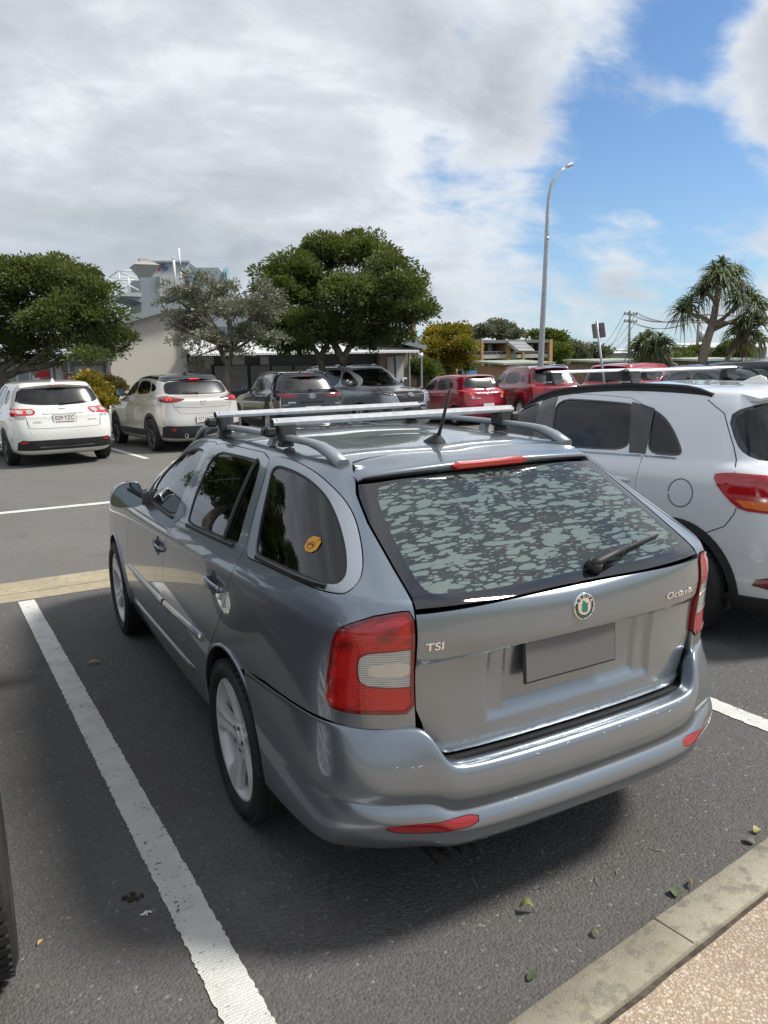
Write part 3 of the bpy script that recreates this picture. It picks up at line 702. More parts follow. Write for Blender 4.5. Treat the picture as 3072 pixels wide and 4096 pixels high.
# ================================================================ grey estate car (the main subject)
def make_estate():
    root=empty('estate_car',(0,0,0),0,label='grey estate car with silver roof bars and bubbled film on its rear window',cat='car')
    net=Net(OCT_ROWS)
    PT=paint('grey metallic paint',(.228,.262,.302),metal=.75,rough=.30,flake=.10,dirt=.10)
    FADED=paint('faded lacquer paint',(.30,.33,.37),metal=.35,rough=.55,coat=.25,flake=.1,dirt=.6)
    BODY=[PT,TRIM]
    L=lambda pts,r=0,step=.03: loop(net,pts,r,step)
    s_=lambda *p:[('s',a,b) for a,b in p]; r_=lambda *p:[('r',a,b) for a,b in p]
    ZB=.235
    # --- outlines ------------------------------------------------------------
    arch_r=circle_pts('s',1.075,.325,.368,-20,200,34)
    arch_f=circle_pts('s',3.66,.325,.368,-20,200,34)
    def arch(c): 
        k=math.sqrt(.368**2-(.325-.19)**2); return L([('s',c+k,.19)]+circle_pts('s',c,.325,.368,-21.5,201.5,34)+[('s',c-k,.19)],0,.04)
    A_r,A_f=arch(1.075),arch(3.66)
    top_door=s_((1.165,1.421),(1.5,1.424),(1.9,1.421),(2.15,1.408),(2.38,1.375),(2.6,1.305),(2.78,1.215),(2.93,1.115),(2.985,1.045))
    fdoor=s_((2.985,1.045),(2.995,.95),(3.06,.82),(3.11,.70),(3.115,.58),(3.10,.42),(3.07,.30),(3.05,.285),(2.09,.285),(2.07,.30),(2.09,.40),(2.12,.55),(2.12,.70),(2.08,.86),(2.02,.965),(1.965,1.04),(1.94,1.12),(1.922,1.25),(1.90,1.38),(1.895,1.421),(2.15,1.408),(2.38,1.375),(2.6,1.305),(2.78,1.215),(2.93,1.115))
    ra=[('s',1.075+.376*math.cos(R(a)),.325+.376*math.sin(R(a))) for a in range(38,-6,-4)]
    rdoor=s_((1.895,1.421),(1.90,1.38),(1.922,1.25),(1.94,1.12),(1.965,1.04),(2.02,.965),(2.08,.86),(2.12,.70),(2.12,.55),(2.09,.40),(2.07,.30),(2.05,.285),(1.49,.285))+list(reversed(ra))+s_((1.345,.60),(1.24,.70),(1.12,.82),(1.05,.92),(1.005,1.01),(.985,1.09),(1.015,1.18),(1.075,1.30),(1.105,1.36),(1.165,1.421),(1.5,1.424))
    fglass=s_((1.985,1.382),(2.20,1.374),(2.36,1.345),(2.50,1.300),(2.62,1.235),(2.70,1.165),(2.725,1.09),(2.72,1.050),(2.06,1.052),(2.045,1.10),(2.02,1.22))
    rglass=s_((1.835,1.390),(1.50,1.397),(1.26,1.396),(1.19,1.388),(1.135,1.28),(1.09,1.16),(1.075,1.105),(1.10,1.092),(1.40,1.083),(1.80,1.062),(1.83,1.09),(1.845,1.22))
    qglass=s_((1.085,1.393),(.92,1.391),(.77,1.374),(.64,1.338),(.53,1.285),(.41,1.216),(.325,1.16),(.290,1.128),(.305,1.108),(.50,1.108),(.75,1.101),(.875,1.097),(.905,1.13),(.94,1.18),(1.02,1.30))
    qtrim=s_((1.150,1.419),(.95,1.417),(.75,1.394),(.60,1.345),(.485,1.288),(.345,1.200),(.262,1.142),(.240,1.110),(.262,1.090),(.50,1.092),(.75,1.086),(.875,1.080),(.955,1.080),(1.0,1.18),(1.06,1.30),(1.09,1.36))
    tg_side=r_((.583,.69),(.585,.75),(.588,.85),(.588,.95),(.586,1.06),(.578,1.15),(.563,1.26),(.540,1.335),(.512,1.378))
    roofcut=[('t',.47,.70),('t',.38,.722),('t',.2,.745),('t',0,.752)]
    tail_hole=r_((0,.50),(.60,.50))+tg_side+roofcut
    lamp=r_((.590,1.060),(.634,1.060),(.69,1.048))+s_((.205,1.020),(.235,1.000),(.252,.95),(.266,.87),(.280,.80),(.280,.765),(.25,.752))+r_((.76,.750),(.69,.752),(.586,.746))+r_((.591,.85),(.592,.95))
    lens=r_((.600,.956),(.600,.954),(.70,.948),(.728,.935),(.735,.915),(.735,.865),(.727,.842),(.70,.833),(.597,.828),(.5975,.830))
    bump_side=s_((.90,.668),(.77,.690),(.66,.702),(.42,.709),(.29,.711))
    # --- body shell ---------------------------------------------------------------
    full=[]
    def line(a,b,n): return [(a[0]+(b[0]-a[0])*i/n,a[1]+(b[1]-a[1])*i/n) for i in range(n)]
    full=np.array(line((0,0),(net.S,0),60)+line((net.S,0),(net.S,net.V),50)+line((net.S,net.V),(0,net.V),60)+line((0,net.V),(0,0),50))
    H_tail=L(tail_hole); H_tail=np.array([p for p in H_tail])
    H_lamp=L(lamp,1); H_fd=L(fdoor,1); H_rd=L(rdoor,1); H_q=L(qtrim,2)
    ws=[('t',0,2.66),('t',.30,2.645),('t',.50,2.585),('t',.565,2.55),('f',.60,1.355),('f',.66,1.26),('f',.72,1.15),('f',.755,1.04),('f',.60,1.035),('f',.3,1.035),('f',0,1.035)]
    H_ws=L(ws)
    hl=[('f',.42,.70),('f',.62,.745),('s',4.28,.80),('s',4.02,.845),('s',3.98,.80),('s',4.15,.69),('s',4.33,.635),('f',.60,.585),('f',.42,.60)]
    H_hl=L(hl,1)
    grille=[('f',0,.735),('f',.33,.725),('f',.36,.66),('f',.30,.585),('f',0,.58)]; H_gr=L(grille)
    low=[('f',0,.50),('f',.40,.50),('f',.50,.43),('f',.45,.34),('f',0,.33)]; H_lo=L(low)
    # the rear bumper is a separate skin: cut the shell away below its top line
    bl=s_((.93,.66),(.90,.668),(.77,.690),(.66,.7015),(.42,.7075),(.29,.7085))+r_((.754,.703),(.694,.703),(.575,.694),(.575,.56),(.3,.53),(0,.53),(0,.19))+s_((.3,.19),(.6,.19),(.86,.19),(.86,.45),(.90,.58))
    H_b=L(bl,0,.05)
    body=panel('body',net,full,[H_tail,H_lamp,H_fd,H_rd,H_q,A_r,A_f,H_ws,H_hl,H_gr,H_lo,H_b],BODY,root,0,hgap=.0022,thick=.022,ds=.10,dv=.125)
    # under the doors a black underbody and inner arches keep the gaps dark
    mb=MB(); mb.box((0,2.3,.245),(1.45,3.9,.10)); mb.build('underbody',[BLACK_PLASTIC],root)
    for yc in (1.075,3.66):
        for sd in (-1,1):
            mb=MB(); vs=[];fs=[]; n=24
            for i in range(n+1):
                a=R(-15+210*i/n); y=yc+.378*math.cos(a); z=.325+.378*math.sin(a); vs+=[(sd*.845,y,z),(sd*.50,y,z)]
            for i in range(n): fs.append((2*i,2*i+1,2*i+3,2*i+2))
            mb.add(vs,fs,smooth=True); c=len(vs); vs2=[(sd*.50,vs[2*i][1],vs[2*i][2]) for i in range(n+1)]; mb.add(vs2,[tuple(range(n+1))])
            mb.build('wheel_well',[BLACK_PLASTIC],root)
            # rolled lip round the arch
            mb=MB(); pa=[]
            for i in range(41):
                a=R(-14+208*i/40); p,nn=surf(net,'s',yc+.368*math.cos(a),.325+.368*math.sin(a),sd); pa.append(p+nn*.002)
            mb.tube(pa,.0085,6,False); mb.build('arch_lip',[PT],root)
    for sd in (1,-1):
        fd=panel('front_door',net,H_fd,[L(fglass,2)],BODY,root,sd,gap=.0018,thick=.03,ds=.14,dv=.125)
        rd=panel('rear_door',net,H_rd,[L(rglass,2)],BODY,root,sd,gap=.0018,thick=.03,ds=.14,dv=.125)
        qt=panel('quarter_window',net,H_q,[L(qglass,2)],[FADED,TRIM],root,sd,gap=.0022,off=.0015,thick=.02,ds=.12,dv=.15)
        for par,g,nm in ((fd,fglass,'window'),(rd,rglass,'window'),(qt,qglass,'pane')):
            panel(nm,net,offset(net,L(g,2),.004),[],[GLASS_TINT],par,sd,off=-.006,thick=0,ds=.3,dv=.3)
            # rubber seal
            A=offset(net,L(g,2),-.002); B=offset(net,L(g,2),-.014); 
            panel('window_seal',net,L(g,2),[offset(net,L(g,2),-.009)],[BLACK_PLASTIC],par,sd,off=-.0035,thick=.004,ds=.5,dv=.5)
        # divider bar in the rear door glass
        pts=[surf(net,'s',1.255-.012*(i/8),1.398-(1.398-1.088)*i/8,sd) for i in range(9)]
        mb=MB(); mb.sweep([p+n*.001 for p,n in pts],[(-.011,-.004),(.011,-.004),(.009,.004),(-.009,.004)],up=(sd,0,0)); mb.build('divider_bar',[BLACK_PLASTIC],rd)
        # black sill strip under the side glass
        for par,(ya,za),(yb,zb) in ((fd,(2.08,1.046),(2.70,1.044)),(rd,(1.11,1.084),(1.80,1.055)),(qt,(.33,1.101),(.86,1.092))):
            pp=[surf(net,'s',ya+(yb-ya)*i/10,za+(zb-za)*i/10,sd) for i in range(11)]
            mb=MB(); mb.sweep([p+n*.002 for p,n in pp],[(-.010,-.004),(.010,-.004),(.007,.004),(-.007,.004)],up=(sd,0,0)); mb.build('window_strip',[BLACK_PLASTIC],par)
        # handles
        for par,y0,y1,zc in ((fd,2.095,2.285,.893),(rd,1.105,1.305,.925)):
            cy=(y0+y1)/2
            mb=MB(); vs=[]; fs=[]
            for k in (1.,.72,.40,.05):
                for i in range(28):
                    t=2*math.pi*i/28; p,n=surf(net,'s',cy+.012+.040*k*math.cos(t),zc-.002+.050*k*math.sin(t),sd); vs.append(p+n*.0012)
            for q in (0,28,56):
                for i in range(28): j=(i+1)%28; fs.append((q+i,q+j,q+28+j,q+28+i))
            fs.append(tuple(range(84,112))); mb.add(vs,fs,smooth=True); mb.build('handle_cup',[SHADOWED],par)
            hp=[surf(net,'s',y0+(y1-y0)*i/8,zc+.004-.010*(1-i/8),sd) for i in range(9)]
            mb=MB(); lift=[.010,.018,.022,.024,.024,.024,.022,.018,.011]
            mb.tube([q+m*lf for (q,m),lf in zip(hp,lift)],[.012,.017,.019,.019,.019,.019,.018,.016,.012],12,True,.5,up=(sd,0,.01)); h=mb.build('handle',[PT],par)
            for k in (0,8): q,m=hp[k]; mb=MB(); mb.tube([q-m*.004,q+m*lift[k]],.010,8); mb.build('handle_foot',[PT],h)
        # rub strip along the doors
        for par,ya,yb,za,zb in ((fd,2.145,3.085,.607,.590),(rd,1.40,2.105,.638,.609)):
            pp=[surf(net,'s',ya+(yb-ya)*i/12,za+(zb-za)*i/12,sd) for i in range(13)]
            mb=MB(); mb.sweep([p+n*.001 for p,n in pp],[(-.019,-.002),(.019,-.002),(.014,.009),(0,.012),(-.014,.009)],up=(sd,0,0),smooth=False); mb.build('rub_strip',[PT],par)
        # moulded sill line
        pp=[surf(net,'s',1.62+1.42*i/16,.415-.035*i/16,sd) for i in range(17)]
        mb=MB(); mb.sweep([p+n*.0 for p,n in pp],[(-.020,-.002),(.020,-.002),(.012,.006),(-.004,.009)],up=(sd,0,0),smooth=True); mb.build('sill_moulding',[PT],root)
        # lamp cluster
        lp=panel('tail_light',net,H_lamp,[offset(net,L(lens,2),.0)],[RED_RIB],root,sd,gap=.003,off=.004,thick=.02,ds=.1,dv=.15)
        panel('clear_lens',net,L(lens,2),[],[CLEAR_LENS],lp,sd,gap=.001,off=.003,thick=.01,ds=.1,dv=.15)
        panel('lamp_bowl',net,L(r_((.600,.912),(.705,.908),(.712,.885),(.705,.868),(.599,.866)),1),[],[mat('lamp bowl',color=(.52,.51,.47),rough=.18,metal=.3,coat=1.)],lp,sd,off=.0045,thick=.004,ds=.2,dv=.3)
        panel('lens_edge',net,L(lens,2),[offset(net,L(lens,2),-.004)],[RED_DEEP],lp,sd,off=.0048,thick=.004,ds=.4,dv=.4)
        panel('light_guide',net,L(r_((.605,1.040),(.66,1.036),(.70,1.022),(.735,.995),(.73,.985),(.695,1.008),(.65,1.020),(.605,1.024)),1),[],[RED_LENS],lp,sd,off=.0055,thick=.004,ds=.2,dv=.3)
        panel('lamp_rim',net,H_lamp,[offset(net,H_lamp,-.012)],[RED_DEEP],lp,sd,gap=.002,off=.0065,thick=.012,ds=.2,dv=.3)
        # mirror
        mg=bpy.data.objects.new('door_mirror',None); col.objects.link(mg); mg.parent=root
        mb=MB(); vs=[];fs=[]; n=28
        outl=[(.828,1.09),(.829,1.055),(.842,1.028),(.90,1.022),(.968,1.026),(.994,1.043),(1.003,1.074),(.990,1.112),(.958,1.148),(.92,1.162),(.885,1.167),(.848,1.162),(.832,1.135)]
        ot=[(b,c) for _,b,c in chaikin([('q',a,b) for a,b in outl],2)]; n=len(ot); cx=sum(a for a,b in ot)/n; cz=sum(b for a,b in ot)/n
        for j,(yy,k) in enumerate(((2.675,.93),(2.668,1.0),(2.70,1.02),(2.75,.97),(2.79,.80),(2.812,.50),(2.818,.15))):
            vs+=[(sd*(cx+(a-cx)*k),yy+(.03*(a-.83)*-2 if j>1 else 0),cz+(b-cz)*k) for a,b in ot]
        for j in range(6):
            for i in range(n): i2=(i+1)%n; f=(j*n+i,j*n+i2,(j+1)*n+i2,(j+1)*n+i); fs.append(f if sd<0 else f[::-1])
        fs.append(tuple(6*n+i for i in range(n))); mb.add(vs,fs,smooth=True); mb.build('mirror_shell',[PT],mg)
        mb=MB(); mb.prism([(cx+(a-cx)*.93,cz+(b-cz)*.93) for a,b in ot],0,.006); o=mb.build('mirror_face',[MIRROR],mg)
        o.matrix_local=Matrix(((sd,0,0,0),(0,0,1 if sd<0 else 1,2.672),(0,1,0,0),(0,0,0,1)))
        mb=MB(); mb.add([(sd*.79,2.66,1.03),(sd*.79,2.83,1.03),(sd*.79,2.80,1.10),(sd*.79,2.69,1.10),(sd*.86,2.69,1.035),(sd*.86,2.77,1.035),(sd*.86,2.76,1.075),(sd*.86,2.70,1.075)],[(0,1,2,3),(4,7,6,5),(0,4,5,1),(1,5,6,2),(2,6,7,3),(3,7,4,0)]); mb.build('mirror_arm',[BLACK_PLASTIC],mg)
        pp=[surf(net,'s',a,b,sd) for a,b in ((2.73,1.05),(2.90,1.05),(2.83,1.13),(2.73,1.185))]
        mb=MB(); mb.add([p+n*.003 for p,n in pp],[(0,1,2,3)]); mb.build('mirror_triangle',[BLACK_PLASTIC],mg)
        # head lamp
        panel('headlight',net,H_hl,[],[HEADLENS],root,sd,gap=.003,thick=.02,ds=.2,dv=.2)
    panel('windscreen',net,H_ws,[],[GLASS_CLEAR],root,0,gap=.003,off=-.003,thick=0,ds=.3,dv=.3)
    panel('grille',net,H_gr,[],[BLACK_PLASTIC],root,0,gap=.003,off=-.01,thick=.01,ds=.3,dv=.3)
    panel('lower_grille',net,H_lo,[],[BLACK_PLASTIC],root,0,gap=.003,off=-.01,thick=.01,ds=.3,dv=.3)
    # --- tailgate ------------------------------------------------------------------
    zt=1.055
    gate=r_((0,.594),(.485,.596),(.53,.612),(.550,.65),(.562,.70))+r_((.582,.75),(.586,.85),(.587,.95),(.585,1.05))+[('r',.3,1.052),('r',0,1.052)]
    glass_o=r_((0,1.056),(.3,1.056),(.583,1.062),(.575,1.15),(.560,1.26),(.538,1.33),(.518,1.363))+r_((.37,1.372),(.175,1.376),(0,1.377))
    glass_i=r_((0,1.080),(.30,1.082),(.50,1.090),(.535,1.105),(.530,1.17),(.510,1.26),(.482,1.335),(.455,1.357),(.30,1.366),(0,1.368))
    def sm(x,a,b): t=np.clip((x-a)/(b-a),0,1); return t*t*(3-2*t)
    def gfn(s,v,P):
        x,z=np.abs(P[...,0]),P[...,2]
        d=-.010*sm(z,.908,.893)                                     # step under the crease
        rec=sm(z,.893,.885)*(1-sm(x,.335,.350))*sm(z,.60,.625)
        rec2=rec*(1-sm(x,.268,.285))
        d=d-.014*(1-sm(z,.885,.897))*(1-sm(x,.330,.352))*sm(z,.655,.70)-.010*(1-sm(z,.885,.897))*(1-sm(x,.268,.284))*sm(z,.68,.72)
        d=d+.006*sm(z,.63,.61)+ -.012*sm(x,.46,.56)*(1-sm(z,.60,.80))
        return d
    ex=[]
    for z in list(np.arange(.58,.92,.0075)):
        for x in np.arange(.005,.57,.03): ex.append(net.find('r',x,z))
    for x in (.262,.268,.273,.279,.284,.290,.327,.333,.340,.346,.352,.358):
        for z in np.arange(.60,.92,.0075): ex.append(net.find('r',x,z))
    tgate=panel('tailgate',net,L(gate),[],BODY,root,0,gap=.002,thick=.02,ds=.08,dv=.09,fn=gfn,extra=np.array(ex))
    win=panel('rear_window',net,L(glass_o),[offset(net,L(glass_i,2),0.)],[FRIT],tgate,0,gap=.003,off=-.001,thick=.005,ds=.12,dv=.15)
    panel('pane',net,L(glass_i,2),[],[BUBBLE],win,0,off=-.0012,thick=0,ds=.2,dv=.2)
    # spoiler over the window
    def spo():
        mb=MB(); xs=[i/24 for i in range(-24,25)]; rows=[]
        for t in xs:
            x=t*.515; ax=abs(x); yc=.752-.05*(ax/.47)**2; s0,v0=net.find('t',min(ax,.5),yc); p0=net(s0,v0)
            yl=.535+.045*(ax/.515)**3; zl=1.412-.018*(ax/.5)**2; zb=1.379-.013*(ax/.5)**2; e=.515
            z0=p0[2]+.0008; w=1-.0*t
            if ax>.49: zl-=.012*(ax-.49)/.025
            rows.append([(x*.93,yc,z0),(x*.95,yc-.06,z0-.004),(x*.975,(yc+yl)/2,zl+.012),(x,yl+.03,zl+.005),(x,yl+.008,zl-.001),(x,yl,zl-.007),(x,yl+.003,zl-.016),(x*.995,yl+.010,zb+.006),(x*.99,yl+.022,zb-.002),(x*.97,yl+.08,zb+.001)])
        n=len(rows[0]); vs=[p for r in rows for p in r]
        fs=[(i*n+j,i*n+j+1,(i+1)*n+j+1,(i+1)*n+j) for i in range(len(rows)-1) for j in range(n-1)]
        mb.add(vs,fs,smooth=True)
        mb.add([rows[0][j] for j in range(n)],[tuple(range(n))]); mb.add([rows[-1][j] for j in range(n)],[tuple(reversed(range(n)))])
        return mb.build('spoiler',[PT],tgate)
    sp=spo()
    mb=MB(); vs=[]; n=12
    for i in range(n+1):
        x=-.165+.33*i/n; yl=.534+.045*(abs(x)/.515)**3; k=1-max(0,(abs(x)-.14)/.025)*.5
        vs+=[(x,yl-.004,1.397+.013*k),(x,yl-.009,1.397+.006*k),(x,yl-.007,1.397-.009*k),(x,yl+.004,1.397-.016*k),(x,yl+.02,1.397+.014*k)]
    mb.add(vs,[(i*5+j,i*5+j+1,(i+1)*5+j+1,(i+1)*5+j) for i in range(n) for j in range(3)]+[(i*5+4,i*5,(i+1)*5,(i+1)*5+4) for i in range(n)]+[(0,4,3,2,1),(n*5+1,n*5+2,n*5+3,n*5+4,n*5)],smooth=False)
    mb.build('brake_light',[RED_LENS],sp)
    # wiper
    mb=MB(); p0=Vector((.075,.058,1.085)); 
    a,na=surf(net,'r',.085,1.088,1); b,nb_=surf(net,'r',.27,1.108,1); c,nc=surf(net,'r',.455,1.128,1)
    a,na=surf(net,'r',.10,1.083,1)
    mb.tube([a-Vector((.004,0,.004))+na*.004,a+na*.030],[.030,.022],14,True)
    mb.tube([a+na*.026-Vector((.022,0,.004)),a+na*.030,a.lerp(b,.5)+na*.030,b+nb_*.026],[.014,.020,.016,.010],10,True,.7)
    w_=mb.build('rear_wiper',[BLACK_PLASTIC],tgate)
    mb=MB(); d,nd=surf(net,'r',.215,1.096,1); mb.tube([d+nd*.014,b+nb_*.020,c+nc*.012],[.005,.006,.004],6); mb.tube([d+nd*.005,b+nb_*.006,c+nc*.004],[.003,.003,.003],4); mb.build('wiper_blade',[BLACK_PLASTIC],w_)
    # badge
    p,n=surf(net,'r',.0,.986,1); T=frame(p,n,lift=.0005)
    mb=MB(); TL=T@Matrix.Rotation(math.pi/2,4,'Y')@Matrix.Diagonal((-1,1,1,1))
    def disc(mb,r0,r1,z0,z1,T,n=40):
        vs=[(r0*math.cos(2*math.pi*i/n),r0*math.sin(2*math.pi*i/n),z0) for i in range(n)]+[(r1*math.cos(2*math.pi*i/n),r1*math.sin(2*math.pi*i/n),z1) for i in range(n)]
        mb.add(vs,[(i,(i+1)%n,n+(i+1)%n,n+i) for i in range(n)],T,smooth=True)
    def cap(mb,r,z,T,n=40): mb.add([(r*math.cos(2*math.pi*i/n),r*math.sin(2*math.pi*i/n),z) for i in range(n)],[tuple(range(n))],T)
    disc(mb,.0435,.0425,-.002,.004,T); disc(mb,.0425,.0395,.004,.0055,T); disc(mb,.0395,.038,.0055,.0035,T); cap(mb,.0275,.0048,T); disc(mb,.0275,.0265,.0048,.0048,T)
    bg=mb.build('badge',[CHROME],tgate)
    mb=MB(); disc(mb,.0395,.027,.0038,.0038,T); mb.build('badge_ring',[GLOSS_BLACK],bg)
    mb=MB()
    for i,ch in enumerate('ŠKODA'):
        a=R(90+62-31*i); add_text(mb,ch,.0155,T@Matrix.Translation((.033*math.cos(a),.033*math.sin(a),.0045))@Matrix.Rotation(a-math.pi/2,4,'Z'),.0004,bold=.0005)
    mb.build('badge_lettering',[CHROME],bg)
    mb=MB(); arrow=[(-.020,-.012),(-.010,-.012),(-.008,-.020),(.010,-.020),(.014,-.010),(.013,.004),(.017,.006),(.016,.010),(.009,.010),(.006,.006),(.003,.016),(-.004,.021),(-.012,.021),(-.004,.014),(-.016,.014),(-.006,.008),(-.019,.005),(-.006,.001),(-.018,-.004),(-.006,-.006)]
    mb.prism([(a*.9,b*.95) for a,b in arrow],.0045,.0062,T)
    for i in range(9):
        a=R(200+17.5*i); mb.prism([(.0048*math.cos(t),.0022*math.sin(t)) for t in [2*math.pi*k/8 for k in range(8)]],.0040,.0047,T@Matrix.Translation((.0335*math.cos(a),.0335*math.sin(a),0))@Matrix.Rotation(a+(.9 if i%2 else 2.2),4,'Z'))
    mb.build('badge_emblem',[GREEN],bg)
    # lettering
    def letters(txt,xa,xb,za,zb,size,sd,name,**k):
        p,n=surf(net,'r',(xa+xb)/2,(za+zb)/2,sd); me=text_mesh(txt,size,.0015,**k); w0=min(v.co.x for v in me.vertices); w1=max(v.co.x for v in me.vertices); sc=(xb-xa)/(w1-w0)
        mb=MB(); out=[]
        for v in me.vertices:
            u=(v.co.x-w0)/(w1-w0); x=(xa+(xb-xa)*u); x=x if sd>0 else -(xb-(xb-xa)*u); 
            q,m=surf(net,'r',abs(x),(za+zb)/2+(v.co.y)*1.0,1 if x>0 else -1); out.append(q+m*(v.co.z+.0022))
        mb.add(out,[tuple(f.vertices) for f in me.polygons]); bpy.data.meshes.remove(me); return mb.build(name,[CHROME],tgate)
    letters('TSI',.508,.562,.938,.962,.034,-1,'model_lettering',bold=.0006)
    letters('Octavia',.385,.538,.936,.962,.034,1,'model_lettering',bold=.0006)
    # blank number plate in its recess
    pl=empty('number_plate'); pl.parent=tgate
    p,n=surf(net,'r',.0,.835,1); T=frame(Vector((-.026,p.y+.012,.838)),Vector((0,-1,.05)))
    mb=MB(); mb.box((0,0,.004),(.386,.148,.010),T,.004); mb.build('plate_frame',[BLACK_PLASTIC],pl)
    mb=MB(); mb.box((0,0,.0095),(.372,.134,.003),T,.001); mb.build('plate_face',[mat('blank grey plate',color=(.13,.13,.13),rough=.55)],pl)
    # --- rear bumper ----------------------------------------------------------------
    BR=[ # (y at centre, z centre, z at corner, half width scale)
     ]
    xa=[0,.17,.33,.44,.495,.525,.55,.58,.64,.70,.755,.795,.825,.847,.858]; ya=[0,0,.006,.016,.026,.034,.044,.056,.085,.122,.17,.235,.34,.58,.86]
    xb=[0,.17,.33,.44,.495,.525,.555,.59,.65,.715,.772,.818,.848,.864,.868]; yb=[0,.002,.008,.019,.030,.037,.046,.06,.085,.120,.175,.25,.37,.60,.86]
    cc=[1,1,1,1,1,.95,.75,.55,.45,.4,.3,.2,.1,0,0]
    def brow(yr,k,zs,ins=0.):
        # k=0: flush with the body side, k=1: the full belly of the bumper
        f=.05
        return [(xa[i]+(xb[i]-xa[i])*k-(ins if i>7 else 0),(ins if 5<i<12 else 0)+(ya[i]+(yb[i]-ya[i])*k)+(yr*cc[i]+(1-cc[i])*(f*(1-k)+yr*k)*(1 if i<11 else .3)),zs[i]) for i in range(15)]
    zi=lambda a,b,c,d:[a,a,a,a,a+(b-a)*.03,a+(b-a)*.25,a+(b-a)*.80,b,b,b,b,b,b+(c-b)*.12,b+(c-b)*.35,c]
    G=[brow(.062,0,zi(.562,.66,.635,0),.030),
       brow(.060,0,zi(.574,.695,.665,0),.014),
       brow(.052,.0,zi(.583,.7055,.677,0),.003),
       brow(.022,.04,zi(.586,.705,.678,0)),
       brow(.000,.10,zi(.583,.690,.667,0)),
       brow(-.010,.30,zi(.567,.655,.635,0)),
       brow(-.017,.70,zi(.525,.590,.57,0)),
       brow(-.013,1.0,zi(.478,.522,.505,0)),
       brow(-.003,1.0,zi(.448,.487,.470,0)),
       brow(-.002,1.0,zi(.442,.481,.464,0)),
       brow(-.009,1.0,zi(.436,.474,.458,0)),
       brow(-.022,1.0,zi(.414,.450,.437,0)),
       brow(-.025,.98,zi(.386,.418,.41,0)),
       brow(-.013,.92,zi(.352,.382,.38,0)),
       brow(.012,.80,zi(.320,.345,.35,0)),
       brow(.055,.55,zi(.292,.305,.31,0)),
       brow(.12,.3,zi(.29,.295,.30,0))]
    G=G[::-1]
    bn=Net.__new__(Net); bn.set(np.array(G,float),False)
    S_,V_=bn.S,bn.V
    # outline: trimmed by the wheel arch and by the shut line under the lamp
    end=[('s',1.075-math.sqrt(.368**2-(z-.325)**2)-.001,z) for z in (.63,.60,.56,.52,.48,.44,.40,.36,.325,.29,.26)]
    topl=loop(bn,[('s',.905,.650),('s',.77,.676),('s',.66,.688),('s',.42,.695),('s',.30,.697)],0,.04,False) if False else None
    lo=[(0,0.)]+[(a,0.) for a in np.linspace(.3,bn.find('s',.80,.25)[0],30)]
    hi=[(a,float(V_)) for a in np.linspace(bn.find('s',.90,.645)[0],0,30)]
    A=np.array(lo+[bn.find(*q) for q in reversed(end)]+hi+[(0.,float(x)) for x in np.linspace(V_,0,60)[1:-1]])
    ccw=.5*np.sum(A[:,0]*np.roll(A[:,1],-1)-np.roll(A[:,0],-1)*A[:,1]); A=A if ccw>0 else A[::-1]
    refl=[('r',.435,.432),('r',.56,.430),('r',.66,.428),('r',.715,.420),('r',.66,.398),('r',.55,.394),('r',.442,.402)]
    H_re=loop(bn,refl,1,.03)
    bp=panel('rear_bumper',bn,A,[H_re],BODY,root,0,hgap=.002,thick=.012,ds=.12,dv=.12)
    for sd in (1,-1): panel('rear_reflector',bn,H_re,[],[mat('bumper reflector red',color=(.30,.004,.010),rough=.15,coat=1.)],bp,sd,off=-.002,thick=.008,ds=.2,dv=.2)
    # chips and scratches along the bumper edge
    mb=MB(); rr=random.Random(4)
    for x,z in ((.30,.568),(.12,.570),(.05,.566),(-.10,.572),(-.22,.568),(.42,.575),(-.62,.60),(-.66,.602),(-.60,.603),(.20,.572),(-.30,.44),(.36,.56),(-.55,.35),(-.40,.33)):
        p,n=surf(bn,'r',abs(x),z,1 if x>=0 else -1); T=frame(p,n,lift=.0004); l=rr.uniform(.003,.009); mb.prism([(-l,-.0007),(0,-.0011),(l,-.0004),(l*.6,.0008),(-l*.5,.0010)],0,.0004,T@Matrix.Rotation(rr.uniform(-.5,.5),4,'Z'))
    mb.build('paint_chips',[PLATE_WHITE],bp)['kind']='stuff'
    # black seal strip on the loading lip and filler under the lamps
    mb=MB(); pa=[(x,.094+.025*(x/.55)**2,.580) for x in [i*.054-.54 for i in range(21)]]
    mb.sweep(pa,[(-.035,-.02),(.035,-.02),(.035,.006),(-.035,.006)]); mb.build('loading_lip',[BLACK_PLASTIC],bp)
    # exhaust tips
    for i,x in enumerate((-.50,-.41)):
        mb=MB(); prof=[(.16,.026),(.0,.027),(-.002,.024),(.10,.022),(.10,0)]
        T=TR((x,.10,.245),rz=math.pi/2); vs=[]
        mb.lathe([(a,b) for a,b in prof],20,T); mb.build('exhaust_tip',[EXH],root)
    # --- roof: rails, antenna -----------------------------------------------------
    for sd in (1,-1):
        pts=[]
        for i in range(25):
            t=i/24; y=.70+1.95*t; x=.505+.055*math.sin(math.pi*min(1,t*1.2+.05))*.6; 
            q,_=surf(net,'t',x,y,sd); h=.042*min(1,(t/.10))**.7*min(1,((1-t)/.10))**.7
            pts.append(Vector((sd*x,y,q.z+h+.002)))
        mb=MB(); prof=[(.016,-.012),(.019,0),(.012,.011),(-.012,.011),(-.019,0),(-.016,-.012)]
        sc=[1.5,1.35,1.2]+[1]*19+[1.2,1.35,1.5]; mb.sweep(pts,prof,smooth=True,scale=sc)
        rl=mb.build('roof_rail',[RAIL],root)
